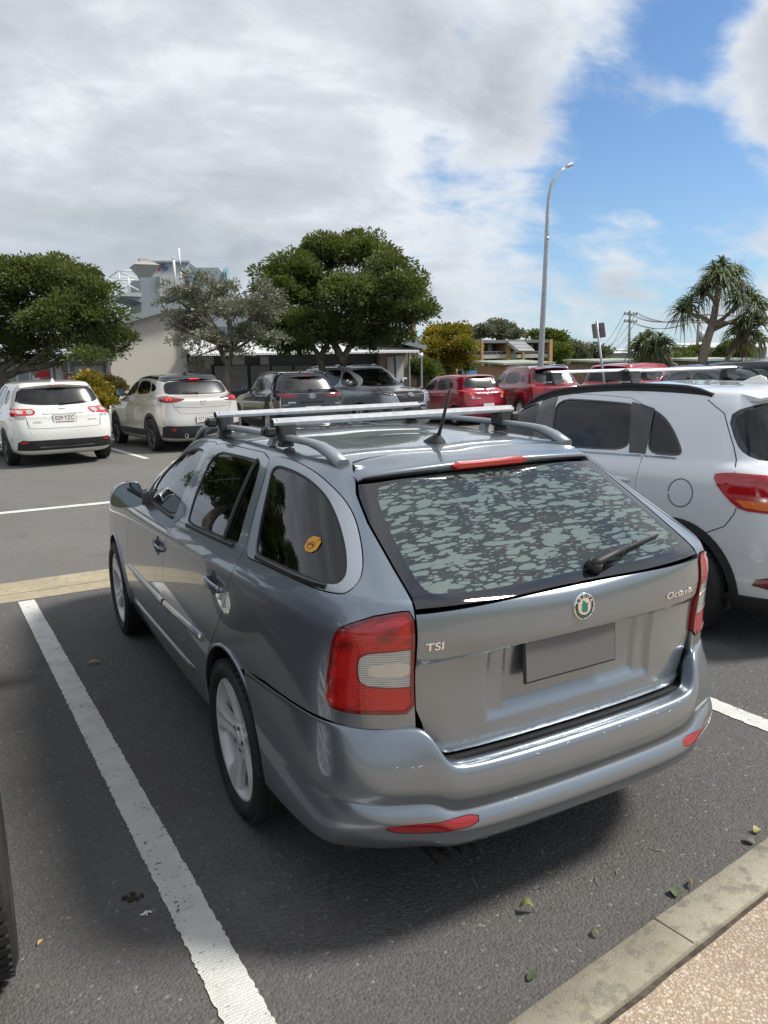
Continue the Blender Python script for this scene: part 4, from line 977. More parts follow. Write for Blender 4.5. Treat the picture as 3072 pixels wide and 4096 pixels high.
        for y in (1.30,2.05):
            mb=MB(); q,_=surf(net,'t',.535,y,sd); mb.add([(sd*.515,y-.03,q.z),(sd*.56,y-.03,q.z),(sd*.56,y+.03,q.z),(sd*.515,y+.03,q.z),(sd*.525,y-.015,q.z+.04),(sd*.545,y-.015,q.z+.04),(sd*.545,y+.015,q.z+.04),(sd*.525,y+.015,q.z+.04)],[(0,3,2,1),(4,5,6,7),(0,1,5,4),(1,2,6,5),(2,3,7,6),(3,0,4,7)]); mb.build('rail_support',[RAIL],rl)
    q,_=surf(net,'t',0,.86,1)
    mb=MB(); base=[(0,-.045,0),(.030,-.030,0),(.036,.0,0),(.030,.05,0),(.0,.085,0),(-.030,.05,0),(-.036,0,0),(-.030,-.030,0)]
    vs=[(a*1.05,b,-.004) for a,b,c in base]+[(a*.92,b*.95,.010) for a,b,c in base]+[(a*.4,b*.45-.012,.030) for a,b,c in base]+[(a*.28,b*.25-.018,.040) for a,b,c in base]
    mb.add(vs,[(j*8+i,j*8+(i+1)%8,(j+1)*8+(i+1)%8,(j+1)*8+i) for j in range(3) for i in range(8)]+[tuple(24+i for i in range(8))],TR((0,.90,q.z)),smooth=True)
    an=mb.build('antenna_base',[BLACK_PLASTIC],root)
    mb=MB(); mb.tube([(0,.885,q.z+.022),(0,.862,q.z+.06),(.0,.79,q.z+.215)],[.0085,.007,.0055],10); mb.build('antenna_mast',[BLACK_PLASTIC],an)
    # --- cross bars: a thing of their own each, clamped to the rails
    for i,(y,xl,xr) in enumerate(((1.175,.590,.590),(1.99,.580,.575))):
        b=empty('roof_bar',(0,y,1.545),0,label=('rear silver roof bar of the grey estate car, with an open cut end' if i==0 else 'front silver roof bar of the grey estate car, behind the open-ended one'),cat='roof bar',group='silver roof bars on the grey estate car')
        mb=MB(); prof=[(-.031,0),(-.027,.010),(-.010,.0165),(.010,.0165),(.027,.010),(.031,0),(.027,-.011),(.004,-.0145),(.003,-.010),(-.003,-.010),(-.004,-.0145),(-.027,-.011)]
        mb.sweep([(-xl,0,0),(xr,0,0)],[(a*.9,c) for a,c in prof],smooth=False,cap=False); 
        for x in (-xl,xr): mb.sweep([(x,0,0),(x+(.012 if x<0 else -.012),0,0)],[(a*.78,c*.78) for a,c in prof],cap=False)
        mb.build('bar',[ALU],b)
        mb=MB(); mb.box((-xl+.014,0,0),(.004,.05,.026)); mb.box((-xl+.006,-.004,0),(.012,.003,.024)); mb.box((-xl+.006,.010,0),(.012,.003,.022)); mb.box((xr-.004,0,0),(.012,.052,.029),None,.004); mb.build('end_insert',[GREY_PLASTIC],b)
        for sd in (1,-1):
            f=bpy.data.objects.new('foot',None); col.objects.link(f); f.parent=b
            mb=MB(); prof2=[(-.036,-.012),(.036,-.012),(.033,-.055),(.030,-.078),(-.030,-.078),(-.033,-.055)]
            x0,x1=sd*.50,sd*.565
            mb.sweep([(sd*.497,0,0),(sd*.515,0,0),(sd*.56,0,.0),(sd*.575,0,-.004)],prof2,scale=[.8,1,1,.9]); mb.build('foot_body',[GREY_PLASTIC],f)
            mb=MB(); mb.box((sd*.60,0,-.034),(.05,.055,.042),None,.010); mb.tube([(sd*.624,0.0,-.034),(sd*.632,0,-.034)],.013,14); mb.build('clamp_cover',[BLACK_PLASTIC],f)
            mb=MB(); mb.box((sd*.535,0,-.088),(.055,.048,.02),None,.004); mb.build('rubber_pad',[BLACK_PLASTIC],f)
    # --- wheels ----------------------------------------------------------------
    for y in (1.072,3.65):
        for sd in (1,-1):
            w=wheel(root,(sd*.768,y,.316),sd,.316,.240,.205,5,'wide',ALLOY,ALLOY); w.rotation_euler.x=0
            for ch in w.children: ch.rotation_euler=(R(17 if y<2 else 52),0,0)
    # --- sticker inside the quarter window
    p,n=surf(net,'s',.52,1.195,-1); T=frame(p,n,lift=-.0035); mb=MB(); pts=[(a,b) for _,a,b in chaikin([('q',-.034,-.028),('q',.034,-.028),('q',.034,.028),('q',-.034,.028)],1)]
    mb.prism(pts,-.0005,.0005,T); st=mb.build('window_sticker',[ORANGE],root)
    mb=MB(); ring=[(.014*math.cos(2*math.pi*i/20)*1.4,.014*math.sin(2*math.pi*i/20)) for i in range(21)]
    for i in range(20): a,b=ring[i],ring[i+1]; mb.add([(a[0]-.004,a[1]-.004,.001),(b[0]-.004,b[1]-.004,.001),(b[0]*.86-.004,b[1]*.86-.004,.001),(a[0]*.86-.004,a[1]*.86-.004,.001)],[(0,1,2,3)],T)
    mb.prism([(-.016,-.004),(0,.002),(.012,-.006),(.014,.002),(0,.006),(-.014,.001)],.0008,.0012,T@Matrix.Translation((-.004,-.003,0))); mb.prism([(.014,.012),(.026,.024),(.018,.024),(.020,.018),(.012,.014)],.0008,.0012,T); mb.build('sticker_drawing',[BLACK_PLASTIC],st)
    # --- cabin ------------------------------------------------------------------
    cabin(root,2.35,1.45,.80,.58,cargo=(.15,.95,1.02),width=.72)
    return root
def cabin(root,yf,yr,belt,seat_z,cargo=None,width=.70,steer_side=1):
    cb=bpy.data.objects.new('cabin',None); col.objects.link(cb); cb.parent=root
    mb=MB(); mb.box((0,(yf+yr)/2,.33),(width*2-.1,2.8,.03)); mb.build('floor',[TRIM],cb)
    def seat(x,y,w):
        mb=MB(); mb.box((x,y,seat_z-.10),(w,.50,.16),None,.05); T=TR((x,y-.24,seat_z-.06),rx=R(14)); 
        mb.box((0,0,.28),(w,.12,.58),T,.05); mb.box((0,0,.62),(.06,.03,.12),T); mb.box((0,0,.69),(.26,.09,.17),T,.045); return mb.build('seat',[SEAT],cb)
    for x in (-.36,.36): seat(x,yf,.48)
    seat(0,yr,1.15)
    mb=MB()
    for x in (-.38,.38): mb.box((x,yr-.36,seat_z+.62),(.25,.08,.15),None,.04)
    mb.build('head_restraints',[SEAT],cb)
    mb=MB(); mb.box((0,yf+.88,belt+.02),(width*2-.14,.42,.22),None,.08); mb.build('dashboard',[TRIM],cb)
    mb=MB(); n=24; c=Vector((steer_side*.36,yf+.52,belt+.08)); T=TR(c,rx=R(68))
    mb.tube([T@Vector((.18*math.cos(2*math.pi*i/n),.18*math.sin(2*math.pi*i/n),0)) for i in range(n+1)],.014,8,False); mb.box((0,0,0),(.34,.05,.02),T); mb.build('steering_wheel',[BLACK_PLASTIC],cb)
    if cargo:
        mb=MB(); mb.box((0,(cargo[0]+cargo[1])/2+.15,cargo[2]),(width*2-.1,cargo[1]-cargo[0],.012)); mb.build('cargo_cover',[TRIM],cb)
    return cb
def car_rows(L,W,H,br,bm,bf,zh,zc,yc,yrf,yrr,yb,rt=.80,edge=.10,tuck=.0,kr=1.,kf=1.,yl=.04,ground=.20):
    """generic car skin. br/bm/bf belt height rear/middle/front, zh bonnet edge, zc cowl height, yc cowl, yrf/yrr roof front/rear, yb foot of the back glass"""
    h=W/2; rw=h*rt; g=ground
    def lerp(a,b,t): return a+(b-a)*t
    RR=[(.18,kr,L-.16,kf,h*.80,g,g,g,g,g),
     (.07,kr,L-.06,kf,h*.92,g+.03,g+.03,g+.02,g+.02,g+.02),
     (.02,kr,L-.01,kf,h*.965,g+.14,g+.13,g+.10,g+.10,g+.10),
     (.0,kr,L,kf,h*.99,.50,.50,.45,.45,.42),
     (.005,kr,L-.0,kf,h,.62,.64,.62,.60,.56),
     (yl,kr,L-.03,kf,h*.998,.74,.80,.77,.75,lerp(.56,zh,.6)),
     (yl+.02,kr,L-.06,kf,h*.985,br-.16,br-.13,bm-.12,bf-.12,zh-.03),
     (yl+.02,kr,L-.14,kf,h*.955,br-.07,br-.04,bm-.045,bf-.05,zh+.03),
     (yb-.02,kr,yc+.25,kf*.8,h*.92,br-.01,br+.01,bm,bf,lerp(zh,zc,.75)),
     (yb,kr*.95,yc,kf*.7,h*.90,br+.02,br+.04,bm+.03,bf+.03,zc),
     (lerp(yb,yrr,.33),kr*.85,lerp(yc,yrf,.33),kf*.6,lerp(h*.90,rw,.30),lerp(br,H,.36),lerp(br,H,.36),lerp(bm,H,.36),lerp(bf,H,.33),lerp(zc,H,.36)),
     (lerp(yb,yrr,.72),kr*.75,lerp(yc,yrf,.70),kf*.5,lerp(h*.90,rw,.68),lerp(br,H,.68),lerp(br,H,.68),lerp(bm,H,.70),lerp(bf,H,.66),lerp(zc,H,.70)),
     (lerp(yb,yrr,.95),kr*.6,lerp(yc,yrf,.93),kf*.45,lerp(h*.90,rw,.94),H-.115,H-.10,H-.085,H-.13,H-.115),
     (yrr+.02,kr*.5,yrf-.03,kf*.4,rw*.97,H-.065,H-.06,H-.04,H-.075,H-.07),
     (yrr+.10,kr*.45,yrf-.12,kf*.35,rw*.86,H-.045,H-.042,H-.018,H-.05,H-.048),
     (yrr+.28,kr*.35,yrf-.28,kf*.3,rw*.58,H-.03,H-.03,H-.005,H-.034,H-.032),
     (yrr+.5,kr*.3,yrf-.5,kf*.2,rw*.28,H-.022,H-.022,H,H-.02,H-.024),
     (yrr+.7,0,yrf-.7,0,0,H-.018,H-.018,H+.001,H-.016,H-.02)]
    return RR
NETS={
 'hatch':car_rows(4.46,1.775,1.48,.97,.94,.93,.74,1.0,3.35,2.55,.55,.30,rt=.70),
 'beige':car_rows(4.275,1.765,1.54,1.10,1.06,1.02,.84,1.06,3.15,2.40,.62,.32,rt=.70),
 'black':car_rows(4.165,1.80,1.55,1.10,1.06,1.02,.86,1.08,3.05,2.35,.55,.30,rt=.70),
 'fort':car_rows(4.795,1.855,1.80,1.22,1.20,1.17,1.00,1.20,3.60,2.85,.22,.06,rt=.72,kf=1.15),
 'mirage':car_rows(3.75,1.665,1.48,1.02,.98,.95,.80,1.00,2.95,2.25,.45,.25,rt=.72),
 'asx':car_rows(4.295,1.77,1.61,1.12,1.07,1.03,.88,1.08,3.20,2.45,.50,.30,rt=.70),
 'wagon':car_rows(4.60,1.82,1.62,1.08,1.04,1.02,.86,1.08,3.45,2.65,.62,.28,rt=.70),
 'suv':car_rows(4.64,1.82,1.70,1.14,1.12,1.08,.90,1.14,3.40,2.70,.45,.22,rt=.72),
}
# ================================================================ the other parked cars
def _full(net):
    def line(a,b,n): return [(a[0]+(b[0]-a[0])*i/n,a[1]+(b[1]-a[1])*i/n) for i in range(n)]
    return np.array(line((0,0),(net.S,0),40)+line((net.S,0),(net.S,net.V),30)+line((net.S,net.V),(0,net.V),40)+line((0,net.V),(0,0),30))
def S_(*p): return [('s',a,b) for a,b in p]
def R_(*p): return [('r',a,b) for a,b in p]
def F_(*p): return [('f',a,b) for a,b in p]
def roof_loop(net,pts):
    a=[tuple(p) for p in loop(net,pts,0,.10,False)]; S0,V0=float(net.S),float(net.V)
    a[-1]=(S0,a[-1][1]); a+=[(S0,a[-1][1]+(V0-a[-1][1])*k/8) for k in range(1,9)]+[(S0*(1-k/40),V0) for k in range(1,41)]+[(0.,V0+(a[0][1]-V0)*k/8) for k in range(1,8)]
    A=np.array(a); ar=.5*np.sum(A[:,0]*np.roll(A[:,1],-1)-np.roll(A[:,0],-1)*A[:,1]); return A if ar>0 else A[::-1].copy()
def groove(net,pts,parent,side,w=.006,name='shut_line'):
    pp=[surf(net,*p,side if p[0]=='s' else (side if p[1]>0 or side==-1 else side)) for p in pts]
    mb=MB(); mb.sweep([p+n*.0005 for p,n in pp],[(-w/2,-.002),(w/2,-.002),(w/2,.0006),(-w/2,.0006)],up=tuple(pp[0][1])); return mb.build(name,[BLACK_PLASTIC],parent)
def polyline(net,pts,step=.06):
    out=[]
    for i in range(len(pts)-1):
        a,b=pts[i],pts[i+1]
        if a[0]!=b[0]: out.append(a); continue
        m=max(1,int(math.hypot(a[1]-b[1],a[2]-b[2])/step)); out+=[(a[0],a[1]+(b[1]-a[1])*k/m,a[2]+(b[2]-a[2])*k/m) for k in range(m)]
    return out+[pts[-1]]
def generic_car(name,label,key,loc,hd,paint_m,sp,group=None):
    root=empty(name,loc,R(hd),label=label,cat=sp.get('cat','car'),group=group)
    rows=NETS[key]; net=Net(rows); ds,dv=sp.get('res',(.22,.28)); BODY=[paint_m,TRIM]
    ar,af,rad=sp['arch']; zc=sp.get('zc',.33)
    def arch(c): k=math.sqrt(max(.01,rad**2-(zc-.20)**2)); return loop(net,[('s',c+k,.205)]+circle_pts('s',c,zc,rad,-18,198,26)+[('s',c-k,.205)],0,.06)
    holes=[arch(ar),arch(af)]
    gl=[loop(net,g,2,.06) for g in sp['side']]; dark=sp.get('glass',[GLASS_MID]*3)
    rw=loop(net,sp['rear'],1,.08); 
    top=[p for p in sp['ws']]; ws=loop(net,top,0,.08)
    doors=[loop(net,d,1,.06) for d in sp.get('doors',[])]
    dg=sp.get('door_glass',[0,1])
    free=[gl[i] for i in range(len(gl)) if i not in dg[:len(doors)]]
    roofm=sp.get('roof_mat')
    rf=[roof_loop(net,sp['roof_poly'])] if roofm else []
    body=panel('body',net,_full(net),holes+doors+free+[rw,ws]+rf,BODY,root,0,hgap=.0015,thick=.02,ds=ds,dv=dv)
    if roofm:
        panel('roof_skin',net,rf[0],[rw],[roofm,TRIM],root,0,thick=.02,ds=ds,dv=dv)
    for sd in (1,-1):
        par=[]
        for i,d in enumerate(doors):
            dn=panel('front_door' if i==0 else 'rear_door',net,d,[gl[dg[i]]],BODY,root,sd,gap=.0025,thick=.02,ds=ds,dv=dv); par.append(dn)
            if sp.get('handles'):
                y0,y1,z=sp['handles'][i]; hp=[surf(net,'s',y0+(y1-y0)*k/4,z,sd) for k in range(5)]
                mb=MB(); mb.tube([q+m*l for (q,m),l in zip(hp,(.006,.028,.034,.030,.010))],[.010,.015,.016,.015,.010],8,True,.6,up=(sd,0,.01)); mb.build('handle',[paint_m],dn)
        for i,g in enumerate(gl):
            P_=par[dg.index(i)] if (i in dg and dg.index(i)<len(par)) else root
            panel('window',net,offset(net,g,.004),[],[dark[i]],P_,sd,off=-.005,thick=0,ds=.4,dv=.4)
            panel('window_seal',net,g,[offset(net,g,-.012)],[sp.get('seal',BLACK_PLASTIC)],P_,sd,off=.0005,thick=.004,ds=.6,dv=.6)
        for b in sp.get('black_side',[]): panel('pillar_trim',net,loop(net,b,0,.06),[],[GLOSS_BLACK],root,sd,off=.003,thick=.006,ds=.3,dv=.3)
        for b in sp.get('clad',[]): panel('side_cladding',net,loop(net,b,0,.06),[],[BLACK_PLASTIC],root,sd,off=.006,thick=.012,ds=ds,dv=dv)
        if sp.get('arch_clad'):
            w_=sp['arch_clad']
            for c in (ar,af):
                o=[('s',c+(rad+w_)*math.cos(R(a)),zc+(rad+w_)*math.sin(R(a))) for a in range(-14,196,7)]; i_=[('s',c+(rad+.002)*math.cos(R(a)),zc+(rad+.002)*math.sin(R(a))) for a in range(-18,200,7)]
                panel('arch_cladding',net,loop(net,o+i_[::-1],0,.08),[],[BLACK_PLASTIC],root,sd,off=.008,thick=.014,ds=.5,dv=.5)
        for c in (ar,af):
            mb=MB(); vs=[];fs=[]; n=18; hw=rows[4][4]
            for i in range(n+1): a=R(-15+210*i/n); y=c+(rad+.01)*math.cos(a); z=zc+(rad+.01)*math.sin(a); vs+=[(sd*(hw-.04),y,z),(sd*(hw-.36),y,z)]
            for i in range(n): fs.append((2*i,2*i+1,2*i+3,2*i+2))
            mb.add(vs,fs,smooth=True); mb.add([(sd*(hw-.36),vs[2*i][1],vs[2*i][2]) for i in range(n+1)],[tuple(range(n+1))]); mb.build('wheel_well',[BLACK_PLASTIC],root)
            wheel(root,(sd*(hw-.115+sp.get('wheel_out',0)),c,sp['wr']),sd,sp['wr'],sp['wr']-.105,.205,sp.get('spokes',5),sp.get('style','twin'),sp.get('alloy',ALLOY),None,0.,36,sp.get('tread',False))
        for nm,poly,m,o in sp.get('lamps',[]):
            if m is None: continue
            panel(nm,net,loop(net,poly,1,.05),[],[m],root,sd,off=o,thick=.012,ds=ds,dv=dv)
        for g in sp.get('grooves',[]): groove(net,polyline(net,g),root,sd)
        if sp.get('rail'):
            y0,y1,x0,h,m,tk=sp['rail']; pts=[]
            for i in range(19):
                t=i/18; y=y0+(y1-y0)*t; q,_=surf(net,'t',x0,y,sd); hh=h*min(1,(t/.12))**.6*min(1,((1-t)/.12))**.6; pts.append(Vector((sd*x0,y,q.z+hh)))
            mb=MB(); mb.sweep(pts,[(tk,-tk*1.2),(tk,tk*.5),(tk*.4,tk),(-tk*.4,tk),(-tk,tk*.5),(-tk,-tk*1.2)],smooth=True)
            if sp.get('rail_solid'):
                vs=[]
                for p in pts: q,_=surf(net,'t',x0,p.y,sd); vs+=[(p.x+sd*tk*.7,p.y,q.z-.01),(p.x+sd*tk*.9,p.y,p.z),(p.x-sd*tk*.9,p.y,p.z),(p.x-sd*tk*.7,p.y,q.z-.01)]
                mb.add(vs,[(i*4+j,i*4+j+1,i*4+j+5,i*4+j+4) for i in range(18) for j in range(3)])
            mb.build('roof_rail',[m],root)
        my,mz,mm=sp['mirror']; hwb=rows[9][4]
        mb=MB(); mb.box((sd*(hwb+.10),my,mz+.03),(.22,.12,.145),None,.05); mr=mb.build('door_mirror',[mm],root)
        mb=MB(); mb.box((sd*(hwb+.105),my-.062,mz+.03),(.17,.004,.10),None,.001); mb.build('mirror_face',[MIRROR],mr); mb=MB(); mb.box((sd*(hwb+.0),my+.01,mz-.02),(.10,.06,.05)); mb.build('mirror_arm',[BLACK_PLASTIC],mr)
    panel('rear_window',net,offset(net,rw,-.003),[],[sp.get('rear_glass',GLASS_REAR)],root,0,off=-.004,thick=0,ds=.3,dv=.3)
    panel('window_border',net,offset(net,rw,-.001),[offset(net,rw,-.035)],[FRIT],root,0,off=-.002,thick=.004,ds=.4,dv=.4)
    panel('windscreen',net,ws,[],[sp.get('ws_glass',GLASS_CLEAR)],root,0,gap=.002,off=-.003,thick=0,ds=.3,dv=.3)
    for nm,poly,m,o in sp.get('mid',[]): panel(nm,net,loop(net,poly,0,.06),[],[m],root,0,off=o,thick=.01,ds=ds,dv=dv)
    for sd in (1,-1):
        for (ya,za),(yb,zb) in sp.get('chrome',[]):
            pp=[surf(net,'s',ya+(yb-ya)*i/10,za+(zb-za)*i/10,sd) for i in range(11)]; mb=MB(); mb.sweep([p+n*.003 for p,n in pp],[(-.006,-.003),(.006,-.003),(.004,.004),(-.004,.004)],up=(sd,0,0)); mb.build('chrome_strip',[CHROME],root)
    mb=MB(); L=rows[3][2]; mb.box((0,L/2,.26),(rows[4][4]*2-.36,L-.7,.12)); mb.build('underbody',[BLACK_PLASTIC],root)
    # rear lip / spoiler over the window
    if sp.get('lip'):
        x1,yA,yB,z,m=sp['lip']; vs=[]; n=16
        for i in range(n+1):
            x=-x1+2*x1*i/n; c=(x/x1)**2; vs+=[(x,yA+.04*c,z+.018-.03*c),(x,(yA+yB)/2+.06*c,z+.012-.035*c),(x,yB+.09*c,z-.004-.04*c),(x,yB+.012+.09*c,z-.022-.04*c),(x,yA+.02+.05*c,z-.022-.03*c)]
        mb=MB(); mb.add(vs,[(i*5+j,i*5+(j+1)%5,(i+1)*5+(j+1)%5,(i+1)*5+j) for i in range(n) for j in range(5)]+[(4,3,2,1,0),tuple(n*5+j for j in range(5))],smooth=False); mb.build('spoiler',[m],root)
        if sp.get('hbl'): w,h=sp['hbl']; mb=MB(); mb.box((0,yB-.002,z-.010),(w,.014,h)); mb.build('brake_light',[sp.get('hbl_mat',RED_LENS)],root)
    if sp.get('wiper'):
        (xa,za),(xb,zb)=sp['wiper']; a,na=surf(net,'r',abs(xa),za,1 if xa>=0 else -1); b,nb_=surf(net,'r',abs(xb),zb,1 if xb>=0 else -1)
        mb=MB(); mb.tube([a+na*.01,a.lerp(b,.15)+na*.028,a.lerp(b,.6)+na*.024,b+nb_*.012],[.018,.014,.009,.005],8); mb.build('rear_wiper',[BLACK_PLASTIC],root)
    if sp.get('plate'):
        x,z,txt,y=sp['plate']; p,n=surf(net,'r',abs(x),z,1); pl=empty('number_plate'); pl.parent=root; back=sp.get('plate_front')
        if back: T=frame(Vector((x,back,z)),Vector((0,1,0)))
        else: T=frame(Vector((x,p.y-.004 if y is None else y,z)),Vector((0,-1,.08)))
        mb=MB(); mb.box((0,0,.002),(.384,.146,.008),T,.003); mb.build('plate_frame',[GREY_PLASTIC],pl)
        mb=MB(); mb.box((0,0,.0075),(.372,.134,.003),T,.001); mb.build('plate_face',[PLATE_WHITE],pl)
        if txt: mb=MB(); add_text(mb,txt,.098,T@Matrix.Translation((0,.008,.0095)),.0004,sx=.86,bold=.0014); mb.build('plate_characters',[PLATE_MAROON],pl)
        if txt: mb=MB(); mb.box((0,-.056,.0098),(.30,.012,.001),T); mb.build('plate_footer',[GREY_PLASTIC],pl)
    for txt,x,z,w,m in sp.get('texts',[]):
        me=text_mesh(txt,.05,.0015,bold=.0012); w0=min(v.co.x for v in me.vertices); w1=max(v.co.x for v in me.vertices); sc=w/(w1-w0); out=[]
        for v in me.vertices:
            xx=x+(v.co.x-(w0+w1)/2)*sc; q,mm=surf(net,'r',abs(xx),z+v.co.y*min(sc,1.),1 if xx>=0 else -1); out.append(q+mm*(.003+v.co.z))
        mb=MB(); mb.add(out,[tuple(f.vertices) for f in me.polygons]); bpy.data.meshes.remove(me); mb.build('lettering',[m],root)
    if sp.get('fin'):
        y,m=sp['fin']; q,_=surf(net,'t',0,y,1); mb=MB(); mb.add([(-.03,y-.02,q.z-.004),(.03,y-.02,q.z-.004),(.025,y+.16,q.z-.004),(-.025,y+.16,q.z-.004),(-.006,y-.01,q.z+.060),(.006,y-.01,q.z+.060),(.004,y+.03,q.z+.052),(-.004,y+.03,q.z+.052)],[(0,1,5,4),(1,2,6,5),(2,3,7,6),(3,0,4,7),(4,5,6,7)]); mb.build('antenna_fin',[m],root)
    for x,z,r in sp.get('exhaust',[]):
        mb=MB(); mb.lathe([(.15,r-.004),(0,r),(-.004,r-.006),(.08,r-.008),(.08,0)],18,TR((x,.02,z),rz=math.pi/2)); mb.build('exhaust_tip',[CHROME],root)
    if sp.get('sensors'):
        for x in sp['sensors']:
            p,n=surf(net,'r',abs(x),.60,1 if x>0 else -1); mb=MB(); mb.lathe([(0,.012),(.003,.011),(.003,0)],12,frame(p,n)@Matrix.Rotation(-math.pi/2,4,'Y')); mb.build('parking_sensor',[paint_m],root)
    if sp.get('extra'): sp['extra'](root,net,paint_m)
    cabin(root,sp['seats'][0],sp['seats'][1],rows[8][6]-.10,sp.get('seat_z',.60),sp.get('cargo'),rows[9][4]-.06)
    return root
def ring(mb,T,a,b,wd,n=28,z0=0,z1=.004):
    vs=[]
    for k,(s,z) in enumerate(((0,z0),(0,z1),(-wd,z1),(-wd,z0))):
        vs+=[((a+s)*math.cos(2*math.pi*i/n),(b+s)*math.sin(2*math.pi*i/n),z) for i in range(n)]
    mb.add(vs,[(k*n+i,k*n+(i+1)%n,(k+1)*n+(i+1)%n,(k+1)*n+i) for k in range(3) for i in range(n)],T,smooth=False)
def ws_poly(rows,edge=.10):
    """windscreen outline from the skin rows"""
    yf=rows[13][2]; zt=rows[13][9]; xt=rows[12][4]; yc=rows[9][2]; zc=rows[9][9]
    return [('f',0,zt-.03),('f',xt*.45,zt-.035),('f',xt*.80,zt-.05),('f',xt*.97,zt-.12),('f',rows[10][4]*.96,rows[10][8]),('f',rows[9][4]*.93,zc+.06),('f',rows[9][4]*.55,zc+.02),('f',0,zc+.015)]
WHITE_P=paint('pearl white paint',(.74,.74,.69),rough=.28,dirt=.05)
SILVER_WHITE=paint('silver white paint',(.72,.745,.77),metal=.12,rough=.30,flake=.05,dirt=.08)
BEIGE_P=paint('platinum beige paint',(.62,.59,.54),metal=.35,rough=.32,flake=.06,dirt=.06)
BLACK_P=paint('black paint',(.008,.009,.012),rough=.12,dirt=.05)
GREY_P=paint('silver grey paint',(.30,.32,.345),metal=.6,rough=.34,flake=.08,dirt=.08)
RED_P=paint('bright red paint',(.36,.012,.035),metal=.2,rough=.25,flake=.04,dirt=.05)
DKRED_P=paint('dark cherry paint',(.22,.010,.022),metal=.3,rough=.22,flake=.04,dirt=.05)
RED2_P=paint('scarlet paint',(.42,.015,.03),metal=.2,rough=.25,flake=.04,dirt=.05)
DKGREY_P=paint('charcoal paint',(.035,.037,.042),metal=.5,rough=.25,dirt=.08)
GLOW_RED=mat('lit brake light',color=(.6,.02,.02),emit=(1.,.03,.02,1),estr=2.2,rough=.2)
